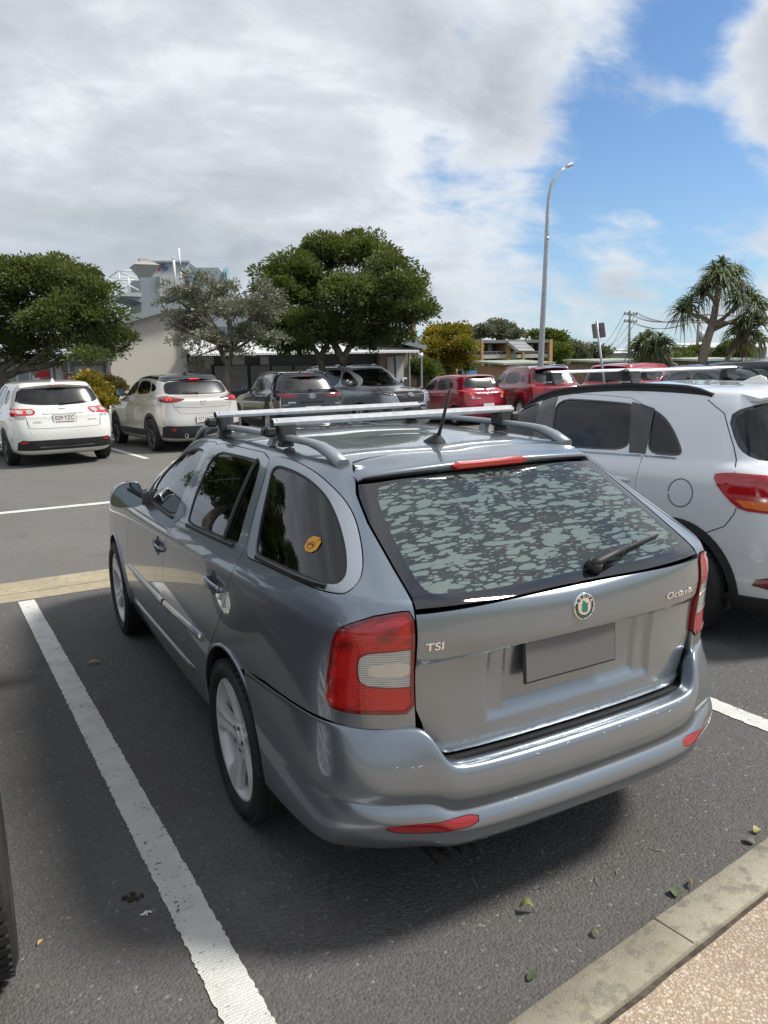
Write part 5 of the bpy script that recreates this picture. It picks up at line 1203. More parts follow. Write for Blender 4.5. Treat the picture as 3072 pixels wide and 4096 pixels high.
def cars():
    # --- pearl white hatchback
    N=NETS['hatch']
    def ex(root,net,pm):
        p,n=surf(net,'r',.0,.955,1); T=frame(p,n,lift=.012); bg=empty('badge'); bg.parent=root
        mb=MB(); ring(mb,T,.062,.031,.006); mb.build('badge_rim',[CHROME],bg); mb=MB(); mb.add([(.056*math.cos(2*math.pi*i/28),.025*math.sin(2*math.pi*i/28),.001) for i in range(28)],[tuple(range(28))],T); mb.build('badge_field',[mat('badge blue',color=(.01,.03,.10),rough=.2,coat=1.)],bg)
        mb=MB()
        for x,y,r in ((-.028,.006,.014),(-.004,.010,.007),(.018,.006,.007),(.034,-.002,.007),(.004,-.010,.007),(-.014,-.008,.006)):
            st=[(x+r*(1 if i%2==0 else .3)*math.cos(math.pi*i/4),y+r*(1 if i%2==0 else .3)*math.sin(math.pi*i/4)) for i in range(8)]; mb.prism(st,.0012,.003,T)
        mb.build('badge_stars',[CHROME],bg)
        # garnish bar above the plate
        vs=[]; n=14
        for i in range(n+1):
            x=-.33+.66*i/n; k=1-.25*abs(x)/.33
            a,_=surf(net,'r',abs(x),.985,1); b,_=surf(net,'r',abs(x),.905,1); c_,_=surf(net,'r',abs(x),.885,1)
            vs+=[(x*.86,a.y-.001,a.z),(x,b.y-.026,b.z+.012),(x,b.y-.028,b.z-.002),(x,c_.y-.001,c_.z)]
        mb=MB(); mb.add(vs,[(i*4+j,i*4+j+1,(i+1)*4+j+1,(i+1)*4+j) for i in range(n) for j in range(3)],smooth=True); mb.build('garnish',[pm],root)
        mb=MB(); mb.box((.0,.03,.335),(.9,.02,.03),None,.008); mb.build('diffuser_strip',[GREY_PLASTIC],root)
    sp=dict(arch=(.88,3.55,.345),wr=.325,res=(.2,.25),seats=(2.25,1.35),
      side=[S_((2.02,1.30),(2.30,1.34),(2.62,1.30),(2.95,1.16),(3.12,1.03),(2.05,1.01)),S_((1.22,1.34),(1.55,1.385),(1.97,1.385),(2.0,1.01),(1.18,1.03)),S_((.86,1.24),(1.0,1.30),(1.17,1.335),(1.12,1.04),(.86,1.10))],
      glass=[GLASS_MID,GLASS_TINT,GLASS_TINT],door_glass=[0,1],
      doors=[S_((3.18,1.02),(3.16,.60),(3.08,.30),(2.03,.30),(2.03,.98),(2.005,1.20),(2.0,1.395),(2.35,1.40),(2.70,1.34),(3.02,1.19)),S_((2.03,.98),(2.03,.30),(1.32,.30),(1.27,.48),(1.17,.66),(1.13,.80),(1.10,1.0),(1.16,1.20),(1.21,1.37),(1.55,1.415),(2.0,1.41),(2.0,1.2))],
      handles=[(2.12,2.30,.90),(1.22,1.40,.92)],
      rear=[('r',0,1.345),('r',.55,1.325),('r',.62,1.30),('r',.66,1.20),('r',.70,1.10),('r',.40,1.045),('r',0,1.035)],ws=ws_poly(N),
      lamps=[('tail_light',R_((.43,.985),(.45,.89),(.62,.885))+S_((.30,.87),(.42,.93),(.60,.99))+R_((.76,1.0),(.60,.99)),RED_LENS,.006),('clear_lens',R_((.47,.965),(.49,.905),(.58,.90),(.58,.965)),CLEAR_LENS,.010),('clear_lens',R_((.63,.965),(.63,.91),(.72,.91),(.73,.965)),CLEAR_LENS,.010),('reversing_lamp',R_((.60,.885),(.60,.83),(.74,.83),(.79,.875)),CLEAR_LENS,.005),
             ('rear_reflector',R_((.60,.445),(.62,.41),(.73,.415),(.72,.45)),RED_LENS,.012),('headlight',[('f',.45,.72),('f',.62,.76),('s',4.15,.80),('s',4.1,.72),('f',.62,.66),('f',.48,.65)],HEADLENS,.004)],
      mid=[('rear_valance',R_((0,.46),(.60,.46))+R_((.70,.47),(.76,.43),(.77,.30),(.55,.29),(0,.29)),BLACK_PLASTIC,.007)],
      grooves=[R_((.60,.82),(.585,.74),(.56,.665),(.30,.655),(.01,.655)),R_((.70,1.08),(.66,1.00)),R_((.59,.66),(.60,.83))],
      lip=(.58,.66,.45,1.39,WHITE_P),hbl=(.30,.008),wiper=((.0,1.05),(.42,1.09)),plate=(0,.81,'029·YZC',None),texts=[('IMPREZA',-.44,.765,.13,CHROME),('SYMM AWD',.46,.775,.16,CHROME)],
      fin=(.75,WHITE_P),sensors=(-.55,-.2,.2,.55),mirror=(2.92,1.02,WHITE_P),extra=ex,alloy=ALLOY_DARK)
    generic_car('hatchback','pearl white hatchback with red and clear tail lights and its plate reading 029 YZC','hatch',(-.18,12.5,.285),5.6,WHITE_P,sp)
    # --- beige compact SUV
    N=NETS['beige']
    def ex(root,net,pm):
        for sd in (1,-1):
            for x0 in ((.66,1.03),):
                p,n=surf(net,'r',x0[0],x0[1],sd); T=frame(p,n,lift=.014); mb=MB(); n_=20
                vs=[]; 
                for r in (.050,.034): vs+=[(r*math.cos(R(-150+300*i/n_+ (90))),r*.85*math.sin(R(-150+300*i/n_+90)),0) for i in range(n_+1)]
                mb.add(vs,[(i,i+1,n_+2+i,n_+1+i) for i in range(n_)],T); mb.build('lamp_signature',[GLOW_RED],root)
        p,n=surf(net,'r',.0,.975,1); T=frame(p,n,lift=.004); bg=empty('badge'); bg.parent=root; mb=MB(); ring(mb,T,.062,.052,.007)
        mb.sweep([T@Vector(q) for q in ((-.056,.018,.003),(-.022,.014,.003),(0,-.012,.003),(.022,.014,.003),(.056,.018,.003))],[(-.006,-.002),(.006,-.002),(.006,.002),(-.006,.002)],up=tuple(n)); mb.build('badge_wings',[CHROME],bg)
    sp=dict(arch=(.80,3.38,.365),zc=.34,wr=.335,res=(.2,.25),seats=(2.15,1.25),
      side=[S_((1.90,1.40),(2.15,1.405),(2.40,1.34),(2.75,1.19),(2.95,1.10),(1.92,1.10)),S_((1.10,1.38),(1.45,1.41),(1.85,1.405),(1.87,1.11),(1.02,1.15),(.98,1.20)),S_((.72,1.27),(.88,1.33),(1.05,1.37),(.94,1.18),(.72,1.20))],
      glass=[GLASS_DARK,GLASS_DARK,GLASS_DARK],door_glass=[0,1],
      doors=[S_((3.02,1.10),(3.0,.60),(2.92,.34),(1.90,.34),(1.90,1.05),(1.88,1.25),(1.875,1.44),(2.15,1.435),(2.48,1.36),(2.85,1.20)),S_((1.90,1.05),(1.90,.34),(1.27,.34),(1.22,.50),(1.10,.70),(.96,.86),(.93,1.0),(.95,1.20),(1.05,1.395),(1.45,1.44),(1.875,1.44),(1.88,1.25))],
      handles=[(1.98,2.18,1.0),(1.05,1.25,1.03)],
      rear=[('r',0,1.385),('r',.50,1.375),('r',.60,1.335),('r',.64,1.22),('r',.64,1.13),('r',.40,1.115),('r',0,1.11)],ws=ws_poly(N),
      lamps=[('tail_light',R_((.34,1.03),(.50,.985),(.62,.97))+S_((.20,.97),(.30,1.0),(.48,1.08))+R_((.70,1.10),(.60,1.075),(.46,1.05)),RED_DEEP,.006),('headlight',[('f',.48,.83),('f',.62,.88),('s',3.95,.92),('s',3.85,.86),('f',.62,.78)],HEADLENS,.004),('rear_reflector',R_((.58,.47),(.60,.41),(.66,.43),(.67,.48)),RED_LENS,.012)],
      mid=[('rear_valance',R_((0,.50),(.40,.51),(.60,.515),(.74,.53),(.80,.50),(.79,.30),(.55,.27),(0,.27)),BLACK_PLASTIC,.008)],
      clad=[S_((3.03,.43),(3.0,.30),(1.18,.30),(1.17,.43))],arch_clad=.065,
      grooves=[R_((.64,1.12),(.60,.95),(.56,.85),(.49,.755),(.25,.745),(.01,.745)),R_((.01,.86),(.3,.865),(.56,.88))],
      roof_mat=BLACK_P,roof_poly=[('r',0,1.392),('r',.50,1.384),('r',.56,1.365),('s',.66,1.38),('s',.80,1.405),('s',1.05,1.432),('s',1.45,1.455),('s',1.9,1.455),('s',2.2,1.44),('s',2.38,1.40),('f',.55,1.415),('f',.45,1.425),('f',.3,1.435),('f',0,1.44)],
      lip=(.56,.72,.50,1.43,BLACK_P),hbl=(.20,.012),hbl_mat=GLOW_RED,wiper=((.0,1.13),(-.30,1.16)),plate=(0,.63,'527·NO2',-.004),texts=[('CX-3',-.53,.90,.13,CHROME),('SKYACTIV',.54,.93,.12,CHROME)],
      fin=(.95,BLACK_P),exhaust=[(-.40,.32,.040),(.40,.32,.040)],mirror=(2.70,1.14,BLACK_P),extra=ex,alloy=ALLOY_DARK,style='twin',seal=GLOSS_BLACK)
    generic_car('compact_suv','pale beige compact SUV with a black roof and lit red ring tail lights','beige',(2.49,13.34,.283),5.6,BEIGE_P,sp)
    # --- black compact SUV
    N=NETS['black']
    def ex(root,net,pm):
        p,n=surf(net,'r',.03,.975,1); p.x=0; T=frame(p,n,lift=.006); bg=empty('badge'); bg.parent=root; mb=MB(); ring(mb,T,.085,.052,.011)
        for a,b in (((-.030,-.032),(-.014,.034)),((.014,-.034),(.030,.032)),((-.030,-.004),(.030,.006))): mb.sweep([T@Vector((*a,.003)),T@Vector((*b,.003))],[(-.007,-.002),(.007,-.002),(.007,.002),(-.007,.002)],up=tuple(n))
        mb.build('badge_letter',[CHROME],bg)
        q=MB(); q.box((0,.01,.84),(.56,.02,.035),None,.008); q.build('handle_garnish',[GLOSS_BLACK],root)
    sp=dict(arch=(.80,3.40,.365),zc=.34,wr=.335,res=(.2,.25),seats=(2.05,1.2),
      side=[S_((1.82,1.40),(2.10,1.40),(2.35,1.34),(2.65,1.22),(2.88,1.11),(1.84,1.11)),S_((1.05,1.36),(1.40,1.41),(1.77,1.405),(1.79,1.11),(1.02,1.13)),S_((.70,1.21),(.85,1.29),(.99,1.34),(.97,1.14),(.76,1.16))],
      glass=[GLASS_MID,GLASS_MID,GLASS_DARK],door_glass=[0,1],
      doors=[S_((2.94,1.10),(2.92,.60),(2.86,.34),(1.82,.34),(1.82,1.05),(1.80,1.25),(1.80,1.44),(2.12,1.435),(2.42,1.36),(2.75,1.22)),S_((1.82,1.05),(1.82,.34),(1.25,.34),(1.20,.52),(1.08,.70),(.97,.84),(.95,1.0),(.96,1.20),(1.02,1.385),(1.40,1.44),(1.80,1.44),(1.80,1.25))],
      handles=[(1.90,2.10,.98),(1.02,1.20,1.01)],
      rear=[('r',0,1.375),('r',.45,1.365),('r',.54,1.35),('r',.60,1.20),('r',.64,1.10),('r',.40,1.085),('r',0,1.08)],ws=ws_poly(N),rear_glass=GLASS_REAR_CLEAR,
      lamps=[('tail_light',R_((.29,.985),(.42,.945),(.62,.935))+S_((.20,.97),(.33,1.05))+R_((.70,1.045),(.54,1.03)),RED_DEEP,.006),('fog_reflector',R_((.68,.74),(.70,.62),(.76,.64),(.75,.76)),RED_LENS,.006),('headlight',[('f',.48,.88),('f',.62,.92),('s',3.88,.95),('s',3.8,.89),('f',.62,.85)],HEADLENS,.004),('grey_lower_trim',R_((.55,.80),(.72,.79),(.74,.765),(.56,.775)),GREY_P,.008)],
      mid=[('rear_valance',R_((0,.55),(.40,.55),(.70,.56),(.80,.50),(.79,.30),(.55,.27),(0,.27)),BLACK_PLASTIC,.008)],
      clad=[S_((3.0,.43),(2.98,.30),(1.18,.30),(1.17,.43))],arch_clad=.075,
      grooves=[R_((.62,1.08),(.60,.93),(.58,.80),(.50,.70),(.25,.68),(.01,.68))],
      rail=(.70,2.25,.575,.035,BLACK_P,.012),
      lip=(.53,.66,.44,1.44,BLACK_P),hbl=(.30,.010),wiper=((.0,1.10),(.30,1.12)),plate=(0,.67,'372·CE4',None),texts=[('KONA',-.49,.835,.18,CHROME)],
      fin=(.85,BLACK_P),mirror=(2.62,1.15,BLACK_P),extra=ex)
    generic_car('compact_suv','glossy black compact SUV with slim dark red tail lights beside the silver grey one','black',(5.44,14.77,.253),-2.8,BLACK_P,sp)
    # --- silver grey large SUV, nose towards us
    N=NETS['fort']
    def ex(root,net,pm):
        # grille of honeycomb bars
        gp=loop(net,[('f',0,1.085),('f',.42,1.08),('f',.50,1.06),('f',.40,.80),('f',0,.79)],0,.06); g=panel('grille',net,gp,[],[BLACK_PLASTIC],root,0,off=.004,thick=.01,ds=.3,dv=.3)
        for k,z in enumerate((1.045,.98,.915,.85)):
            pts=[]; w_=.47-.022*k
            for i in range(41):
                x=-w_+2*w_*i/40; q,n=surf(net,'f',abs(x),z+.012*(1 if (i//2)%2 else -1),1); q=Vector((x,q.y,q.z)); pts.append(q+Vector((0,.012,0)))
            mb=MB(); mb.sweep(pts,[(-.006,-.006),(.006,-.006),(.006,.006),(-.006,.006)],up=(0,1,0)); mb.build('grille_bar',[GREY_PLASTIC],g)
        p,n=surf(net,'f',.03,.985,1); p.x=0; T=frame(p,n,lift=.02); bg=empty('badge'); bg.parent=root; mb=MB(); ring(mb,T,.092,.066,.014,z1=.008); ring(mb,T@Matrix.Translation((0,.018,0)),.062,.026,.011,z1=.008); ring(mb,T,.028,.060,.010,z1=.008); mb.build('badge_ellipses',[CHROME],bg)
        mb=MB(); mb.add([(.078*math.cos(2*math.pi*i/24),.052*math.sin(2*math.pi*i/24),-.004) for i in range(24)],[tuple(range(24))],T); mb.build('badge_field',[GREY_PLASTIC],bg)
        for sd in (1,-1):
            a=loop(net,[('f',.44,1.05),('f',.56,1.075),('f',.74,1.105),('s',4.30,1.12),('s',3.98,1.155),('s',4.12,1.08),('s',4.33,1.02),('f',.72,1.00),('f',.54,.985)],1,.05)
            h=panel('headlight',net,a,[],[HEADDARK],root,sd,off=.005,thick=.012,ds=.2,dv=.2)
            pts=[surf(net,'f',x,z,sd) for x,z in ((.50,1.015),(.58,1.01),(.63,1.035),(.70,1.035),(.74,1.06))]; mb=MB(); mb.tube([p+n*.010 for p,n in pts],.008,6); mb.build('lamp_strip',[CHROME],h)
            panel('grille_surround',net,loop(net,[('f',.505,1.075),('f',.53,1.06),('f',.42,.79),('f',.39,.79)],0,.05),[],[mat('satin silver trim',color=(.55,.58,.62),rough=.25,metal=.6)],root,sd,off=.012,thick=.015,ds=.3,dv=.3)
            panel('fog_recess',net,loop(net,[('f',.56,.82),('f',.80,.80),('f',.82,.60),('f',.66,.56),('f',.50,.72)],1,.05),[],[BLACK_PLASTIC],root,sd,off=.004,thick=.01,ds=.3,dv=.3)
        panel('front_skirt',net,loop(net,[('f',0,.72),('f',.46,.72),('f',.62,.58),('f',.80,.52),('f',.78,.36),('f',0,.34)],0,.06),[],[GREY_PLASTIC],root,0,off=.012,thick=.02,ds=.3,dv=.3)
        mb=MB(); pts=[surf(net,'f',abs(x),.735,1) for x in [-.45+.09*i for i in range(11)]]; mb.tube([Vector((-.45+.09*i,p.y+.02,p.z)) for i,(p,n) in enumerate(pts)],.018,8); mb.build('bumper_bar',[mat('satin silver trim')],root)
        mb=MB(); mb.box((-.1,3.12,1.24),(.16,.12,.10),None,.05); mb.build('dashboard_toy',[mat('straw yellow',color=(.55,.45,.18),rough=.9)],root)
        # cross bars on the rails
    sp=dict(arch=(.95,3.66,.42),zc=.40,wr=.385,res=(.2,.22),seats=(2.45,1.55),seat_z=.85,cat='SUV',
      side=[S_((2.58,1.66),(2.78,1.62),(3.05,1.50),(3.28,1.33),(3.36,1.235),(2.55,1.235)),S_((1.62,1.665),(2.10,1.70),(2.48,1.68),(2.48,1.235),(1.60,1.24)),S_((.62,1.62),(1.1,1.68),(1.50,1.67),(1.40,1.52),(1.20,1.36),(.55,1.40),(.48,1.48))],
      glass=[GLASS_DARK,GLASS_DARK,GLASS_DARK],door_glass=[0,1],
      doors=[S_((3.42,1.22),(3.38,.70),(3.16,.42),(2.52,.42),(2.52,1.15),(2.515,1.40),(2.515,1.715),(2.80,1.67),(3.10,1.54),(3.33,1.37)),S_((2.52,1.15),(2.52,.42),(1.48,.42),(1.42,.60),(1.34,.76),(1.40,1.0),(1.50,1.2),(1.57,1.40),(1.58,1.695),(2.10,1.725),(2.515,1.715),(2.515,1.40))],
      handles=[(2.60,2.80,1.10),(1.62,1.82,1.12)],
      rear=[('r',0,1.66),('r',.50,1.65),('r',.60,1.60),('r',.66,1.40),('r',.68,1.25),('r',0,1.24)],ws=ws_poly(N),ws_glass=glass('windscreen with sun band',(.50,.56,.54)),
      lamps=[('tail_light',R_((.40,1.15),(.60,1.05))+S_((.2,1.05),(.3,1.15))+R_((.75,1.18),(.6,1.19)),RED_LENS,.006)],
      clad=[S_((3.22,.50),(3.2,.38),(1.42,.38),(1.40,.50))],arch_clad=.0,
      rail=(.60,2.55,.62,.050,GREY_P,.015),fin=(.5,GREY_P),mirror=(3.22,1.33,CHROME),extra=ex,plate=(0,.60,'',None),plate_front=4.835)
    f=generic_car('large_suv','silver grey large SUV facing the camera with black roof bars and a honeycomb grille','fort',(8.02,20.35,.13),187.2,GREY_P,sp)
    h=R(187.2)
    for i,yy in enumerate((1.15,2.15)):
        x=8.02-math.sin(h)*yy; y=20.35+math.cos(h)*yy
        b=empty('roof_bar',(x,y,1.985),h,label=('black roof bar at the back of the silver grey large SUV' if i==0 else 'black roof bar above the windscreen of the silver grey large SUV'),cat='roof bar',group='black roof bars on the silver grey SUV')
        mb=MB(); mb.box((0,0,0),(1.34,.075,.03),None,.012); mb.build('bar',[BLACK_PLASTIC],b)
        for s in (-1,1): mb=MB(); mb.box((s*.62,0,-.045),(.12,.10,.07),None,.02); mb.build('foot',[ALU],b)
    # --- small red hatchback
    N=NETS['mirage']
    def ex(root,net,pm):
        p,n=surf(net,'r',.03,.905,1); p.x=0; T=frame(p,n,lift=.003); bg=empty('badge'); bg.parent=root; mb=MB()
        for a in (90,210,330): mb.prism([(0,0),(.022*math.cos(R(30)),.022*.5),(0,.044),(-.022*math.cos(R(30)),.022*.5)],0,.004,T@Matrix.Rotation(R(a-90),4,'Z'))
        mb.build('badge_diamonds',[CHROME],bg)
        mb=MB(); T=frame(Vector((0,p.y-.002,.80)),Vector((0,-1,.1))); mb.box((0,0,0),(.16,.05,.02),T,.008); mb.build('tailgate_handle',[pm],root)
        p,n=surf(net,'r',.40,1.25,1); T=frame(p,n,lift=.004); mb=MB(); mb.box((0,0,0),(.15,.15,.002),T@Matrix.Rotation(R(8),4,'Z')); st=mb.build('plate_card',[PLATE_WHITE],root); mb=MB(); add_text(mb,'P',.15,T@Matrix.Rotation(R(8),4,'Z')@Matrix.Translation((0,.0,.002)),.001,bold=.003); mb.build('card_letter',[mat('p plate green',color=(.02,.22,.10),rough=.6)],st)
        panel('clear_disc',net,loop(net,circle_pts('r',.50,.815,.052,0,360,14),0,.1),[],[CLEAR_LENS],root,1,off=.014,thick=.01,ds=.3,dv=.3); panel('clear_disc',net,loop(net,circle_pts('r',.50,.815,.052,0,360,14),0,.1),[],[CLEAR_LENS],root,-1,off=.014,thick=.01,ds=.3,dv=.3)
    sp=dict(arch=(.60,3.0,.315),zc=.29,wr=.285,res=(.22,.25),seats=(1.95,1.1),
      side=[S_((1.80,1.34),(2.05,1.34),(2.35,1.24),(2.60,1.10),(2.75,1.01),(1.82,1.0)),S_((.95,1.335),(1.35,1.36),(1.68,1.355),(1.73,1.0),(.84,1.06),(.85,1.18))],
      glass=[GLASS_MID,GLASS_MID],door_glass=[0,1],
      doors=[S_((2.80,1.0),(2.78,.60),(2.62,.30),(1.78,.30),(1.78,.98),(1.75,1.20),(1.74,1.385),(2.08,1.375),(2.42,1.26),(2.68,1.11)),S_((1.78,.98),(1.78,.30),(1.02,.30),(.97,.45),(.90,.58),(.80,.68),(.76,.85),(.77,1.2),(.92,1.37),(1.35,1.395),(1.74,1.385),(1.75,1.20))],
      handles=[(1.88,2.04,.90),(.98,1.14,.92)],
      rear=[('r',0,1.39),('r',.42,1.38),('r',.52,1.35),('r',.60,1.18),('r',.62,1.085),('r',.4,1.075),('r',0,1.07)],ws=ws_poly(N),rear_glass=GLASS_REAR_CLEAR,
      lamps=[('tail_light',R_((.47,.80),(.56,.76),(.71,.77))+S_((.30,.90),(.44,.99))+R_((.66,.99),(.57,.98),(.50,.90)),RED_LENS,.006),('indicator_lens',R_((.47,.87),(.56,.86),(.60,.93),(.53,.95)),AMBER,.010),('headlight',[('f',.45,.80),('f',.60,.86),('s',3.45,.92),('s',3.4,.84),('f',.60,.74)],HEADLENS,.004)],
      grooves=[R_((.62,1.08),(.58,.95),(.50,.84),(.47,.74),(.36,.68),(.01,.645))],
      lip=(.50,.56,.40,1.425,RED_P),hbl=(.25,.010),wiper=((.10,1.06),(-.20,1.12)),plate=(0,.56,'',None),texts=[('MIRAGE',-.33,.785,.16,CHROME)],
      mirror=(2.48,1.02,RED_P),extra=ex,style='star')
    generic_car('hatchback','small bright red hatchback with a white P card in its rear window','mirage',(11.70,16.45,.12),-1.5,RED_P,sp)
    # --- silver white SUV next to the estate car
    N=NETS['asx']
    sp=dict(arch=(.82,3.49,.375),zc=.335,wr=.335,res=(.10,.13),seats=(2.15,1.25),seat_z=.64,tread=True,
      side=[S_((2.30,1.475),(2.55,1.40),(2.80,1.27),(2.98,1.13),(2.98,1.10),(2.24,1.12),(2.27,1.30)),S_((2.13,1.495),(1.75,1.488),(1.40,1.472),(1.355,1.462),(1.31,1.30),(1.28,1.155),(1.6,1.14),(2.03,1.135),(2.08,1.30)),S_((1.255,1.445),(1.17,1.435),(1.06,1.385),(.96,1.30),(.87,1.19),(.865,1.16),(.90,1.145),(1.13,1.145),(1.15,1.30))],
      glass=[GLASS_MID,GLASS_TINT,GLASS_DARK],door_glass=[0,1],seal=GLOSS_BLACK,
      black_side=[S_((2.31,1.485),(2.135,1.503),(2.08,1.30),(2.03,1.128),(2.238,1.122),(2.27,1.30)),S_((1.37,1.478),(1.25,1.458),(1.165,1.438),(1.148,1.30),(1.138,1.142),(1.275,1.142),(1.315,1.30))],
      doors=[S_((3.05,1.08),(3.06,.60),(2.98,.34),(2.06,.34),(2.12,.80),(2.09,1.08),(2.11,1.30),(2.13,1.53),(2.45,1.475),(2.75,1.35),(2.98,1.18)),S_((2.09,1.08),(2.12,.80),(2.06,.34),(1.32,.34),(1.29,.45),(1.22,.62),(1.16,.80),(1.145,.95),(1.152,1.13),(1.19,1.33),(1.28,1.50),(1.75,1.525),(2.13,1.53),(2.11,1.30))],
      handles=[(2.14,2.34,.96),(1.20,1.38,.965)],
      rear_glass=GLASS_DARK,rear=[('r',0,1.49),('r',.45,1.485),('r',.60,1.455),('r',.655,1.40),('r',.70,1.25),('r',.705,1.18),('r',.66,1.145),('r',.40,1.11),('r',0,1.10)],ws=ws_poly(N),
      lamps=[('tail_light',S_((.60,1.06),(.54,.98),(.42,.88),(.35,.865))+R_((.79,.86),(.60,.87),(.55,.93),(.62,1.02),(.76,1.075))+S_((.46,1.078),(.53,1.075)),RED_LENS,.006),('amber_lens',S_((.43,.925),(.37,.885))+R_((.79,.875),(.64,.885),(.66,.925)),AMBER,.011),('rear_reflector',R_((.815,.405),(.815,.48),(.72,.52),(.66,.41)),RED_DEEP,.006),('headlight',[('f',.48,.88),('f',.62,.92),('s',3.98,.95),('s',3.9,.85),('f',.62,.74)],HEADLENS,.004)],
      mid=[('rear_valance',R_((0,.34),(.60,.345),(.78,.35))+S_((.40,.345),(.52,.345),(.50,.215),(.3,.215))+R_((.70,.21),(0,.21)),BLACK_PLASTIC,.010)],
      grooves=[S_((.86,.68),(.75,.665),(.60,.70),(.48,.76),(.43,.84),(.42,.88)),S_((.80,1.50),(.66,1.42),(.54,1.22),(.47,1.08)),circle_pts('s',.80,.925,.088,0,351,40)],
      clad=[S_((3.10,.42),(3.08,.30),(1.22,.30),(1.20,.42))],arch_clad=.055,
      rail=(.78,2.55,.60,.036,BLACK_PLASTIC,.012),rail_solid=True,
      lip=(.555,.64,.40,1.553,SILVER_WHITE),hbl=(.35,.012),wiper=((.0,1.12),(.36,1.16)),plate=(0,.88,'',None),texts=[],
      fin=None,mirror=(2.82,1.12,SILVER_WHITE),style='twin',chrome=[((2.98,1.088),(1.165,1.128)),((1.14,1.13),(.89,1.132))])
    a=generic_car('suv','silver white SUV with black roof rails parked right beside the grey estate car','asx',(3.173,.853,-.002),3.17,SILVER_WHITE,sp)
    net=Net(N); q,_=surf(net,'t',0,.80,1)
    mb=MB(); vs=[]; prof=[(.0,.0),(.02,.045),(.06,.062),(.13,.045),(.19,.018),(.24,0)]
    for y,z in prof:
        w_=.030*(1-.5*abs(y-.1)/.14); vs+=[(-w_,.78+y,q.z-.006),(-w_*.35,.78+y+.006,q.z+z*.92),(0,.78+y+.006,q.z+z),(w_*.35,.78+y+.006,q.z+z*.92),(w_,.78+y,q.z-.006)]
    mb.add(vs,[(i*5+j,i*5+j+1,i*5+j+6,i*5+j+5) for i in range(5) for j in range(4)]+[(0,1,2,3,4)],smooth=True); mb.build('antenna_fin',[WHITE_P],a)
    h=R(3.17)
    for i,(yy,xl) in enumerate(((1.47,.62),(2.24,.62))):
        x=3.173-math.sin(h)*yy; y=.853+math.cos(h)*yy
        b=empty('roof_bar',(x,y,1.688),h,label=('rear silver roof bar of the silver white SUV, with lettering on top' if i==0 else 'front silver roof bar of the silver white SUV'),cat='roof bar',group='silver roof bars on the silver white SUV')
        mb=MB(); prof=[(-.036,.0),(-.022,.011),(0,.015),(.026,.010),(.036,0),(.020,-.010),(-.022,-.010)]; mb.sweep([(-xl,0,0),(xl,0,0)],prof); mb.build('bar',[ALU],b)
        for sd in (1,-1):
            mb=MB(); vs=[]; 
            mb.sweep([(sd*xl,0,0),(sd*(xl+.03),0,-.002),(sd*(xl+.055),0,-.006)],[(p*1.04,q*1.1) for p,q in prof],scale=[1,.85,.35],smooth=True); mb.build('end_cap',[BLACK_PLASTIC],b)
            f=bpy.data.objects.new('foot',None); col.objects.link(f); f.parent=b
            mb=MB(); mb.sweep([(sd*.50,0,-.012),(sd*.565,0,-.012),(sd*.60,0,-.012),(sd*.618,0,-.015)],[(-.034,.004),(.034,.004),(.044,-.045),(.058,-.085),(-.058,-.085),(-.044,-.045)],scale=[.7,1,1,.85]); mb.build('foot_body',[BLACK_PLASTIC],f)
            mb=MB(); T=Matrix.Translation((sd*.628,0,-.075))@Matrix.Rotation(math.pi/2,4,'X')@Matrix.Rotation(sd*math.pi/2,4,'Y'); add_text(mb,'RHINO-RACK',.016,T,.0006,bold=.0004); mb.build('foot_lettering',[PLATE_WHITE],f)
        if i==0: mb=MB(); T=Matrix.Translation((-.40,-.012,.0150))@Matrix.Rotation(R(-8),4,'X'); add_text(mb,'RHINO-RACK',.022,T,.0004,bold=.0006); mb.build('bar_lettering',[BLACK_PLASTIC],b)
HEADDARK=mat('smoked headlight',color=(.06,.065,.07),rough=.05,coat=1.)
# ================================================================ trees and plants
def leaf_mat(name,c1,c2,c3,trans=.25):
    def fn(w,b):
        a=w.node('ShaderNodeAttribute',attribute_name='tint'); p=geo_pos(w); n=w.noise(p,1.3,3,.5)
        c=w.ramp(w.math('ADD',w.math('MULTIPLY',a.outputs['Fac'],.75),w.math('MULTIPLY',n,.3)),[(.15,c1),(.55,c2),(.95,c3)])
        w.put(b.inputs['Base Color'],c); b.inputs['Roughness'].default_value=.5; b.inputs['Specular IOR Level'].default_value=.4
        t=w.node('ShaderNodeBsdfTranslucent'); w.put(t.inputs[0],w.mix(.5,c,(.25,.35,.03))); mx=w.node('ShaderNodeMixShader'); mx.inputs[0].default_value=trans
        out=[n for n in w.n if n.type=='OUTPUT_MATERIAL'][0]; w.l.new(b.outputs[0],mx.inputs[1]); w.l.new(t.outputs[0],mx.inputs[2]); w.l.new(mx.outputs[0],out.inputs[0])
    return mat(name,fn)
LEAF_DARK=leaf_mat('dark green leaves',(.048,.062,.018),(.092,.112,.034),(.20,.22,.085))
LEAF_OLIVE=leaf_mat('grey olive leaves',(.13,.13,.10),(.22,.22,.17),(.38,.37,.30),.15)
LEAF_GOLD=leaf_mat('golden tipped leaves',(.08,.10,.012),(.26,.20,.025),(.55,.32,.045))
LEAF_RUST=leaf_mat('rusty shrub leaves',(.06,.05,.02),(.14,.085,.035),(.22,.13,.05))
LEAF_MID=leaf_mat('mid green leaves',(.045,.07,.015),(.10,.135,.03),(.19,.22,.065))
LEAF_PAND=leaf_mat('strap leaves',(.035,.06,.028),(.085,.12,.05),(.24,.25,.11),.15)
BARK=noisy('grey brown bark',(.075,.06,.045),(.17,.145,.115),6,.9,.6,30,.02)
BARK_P=noisy('pale ringed bark',(.13,.105,.08),(.24,.20,.16),9,.9,.5,40,.01)
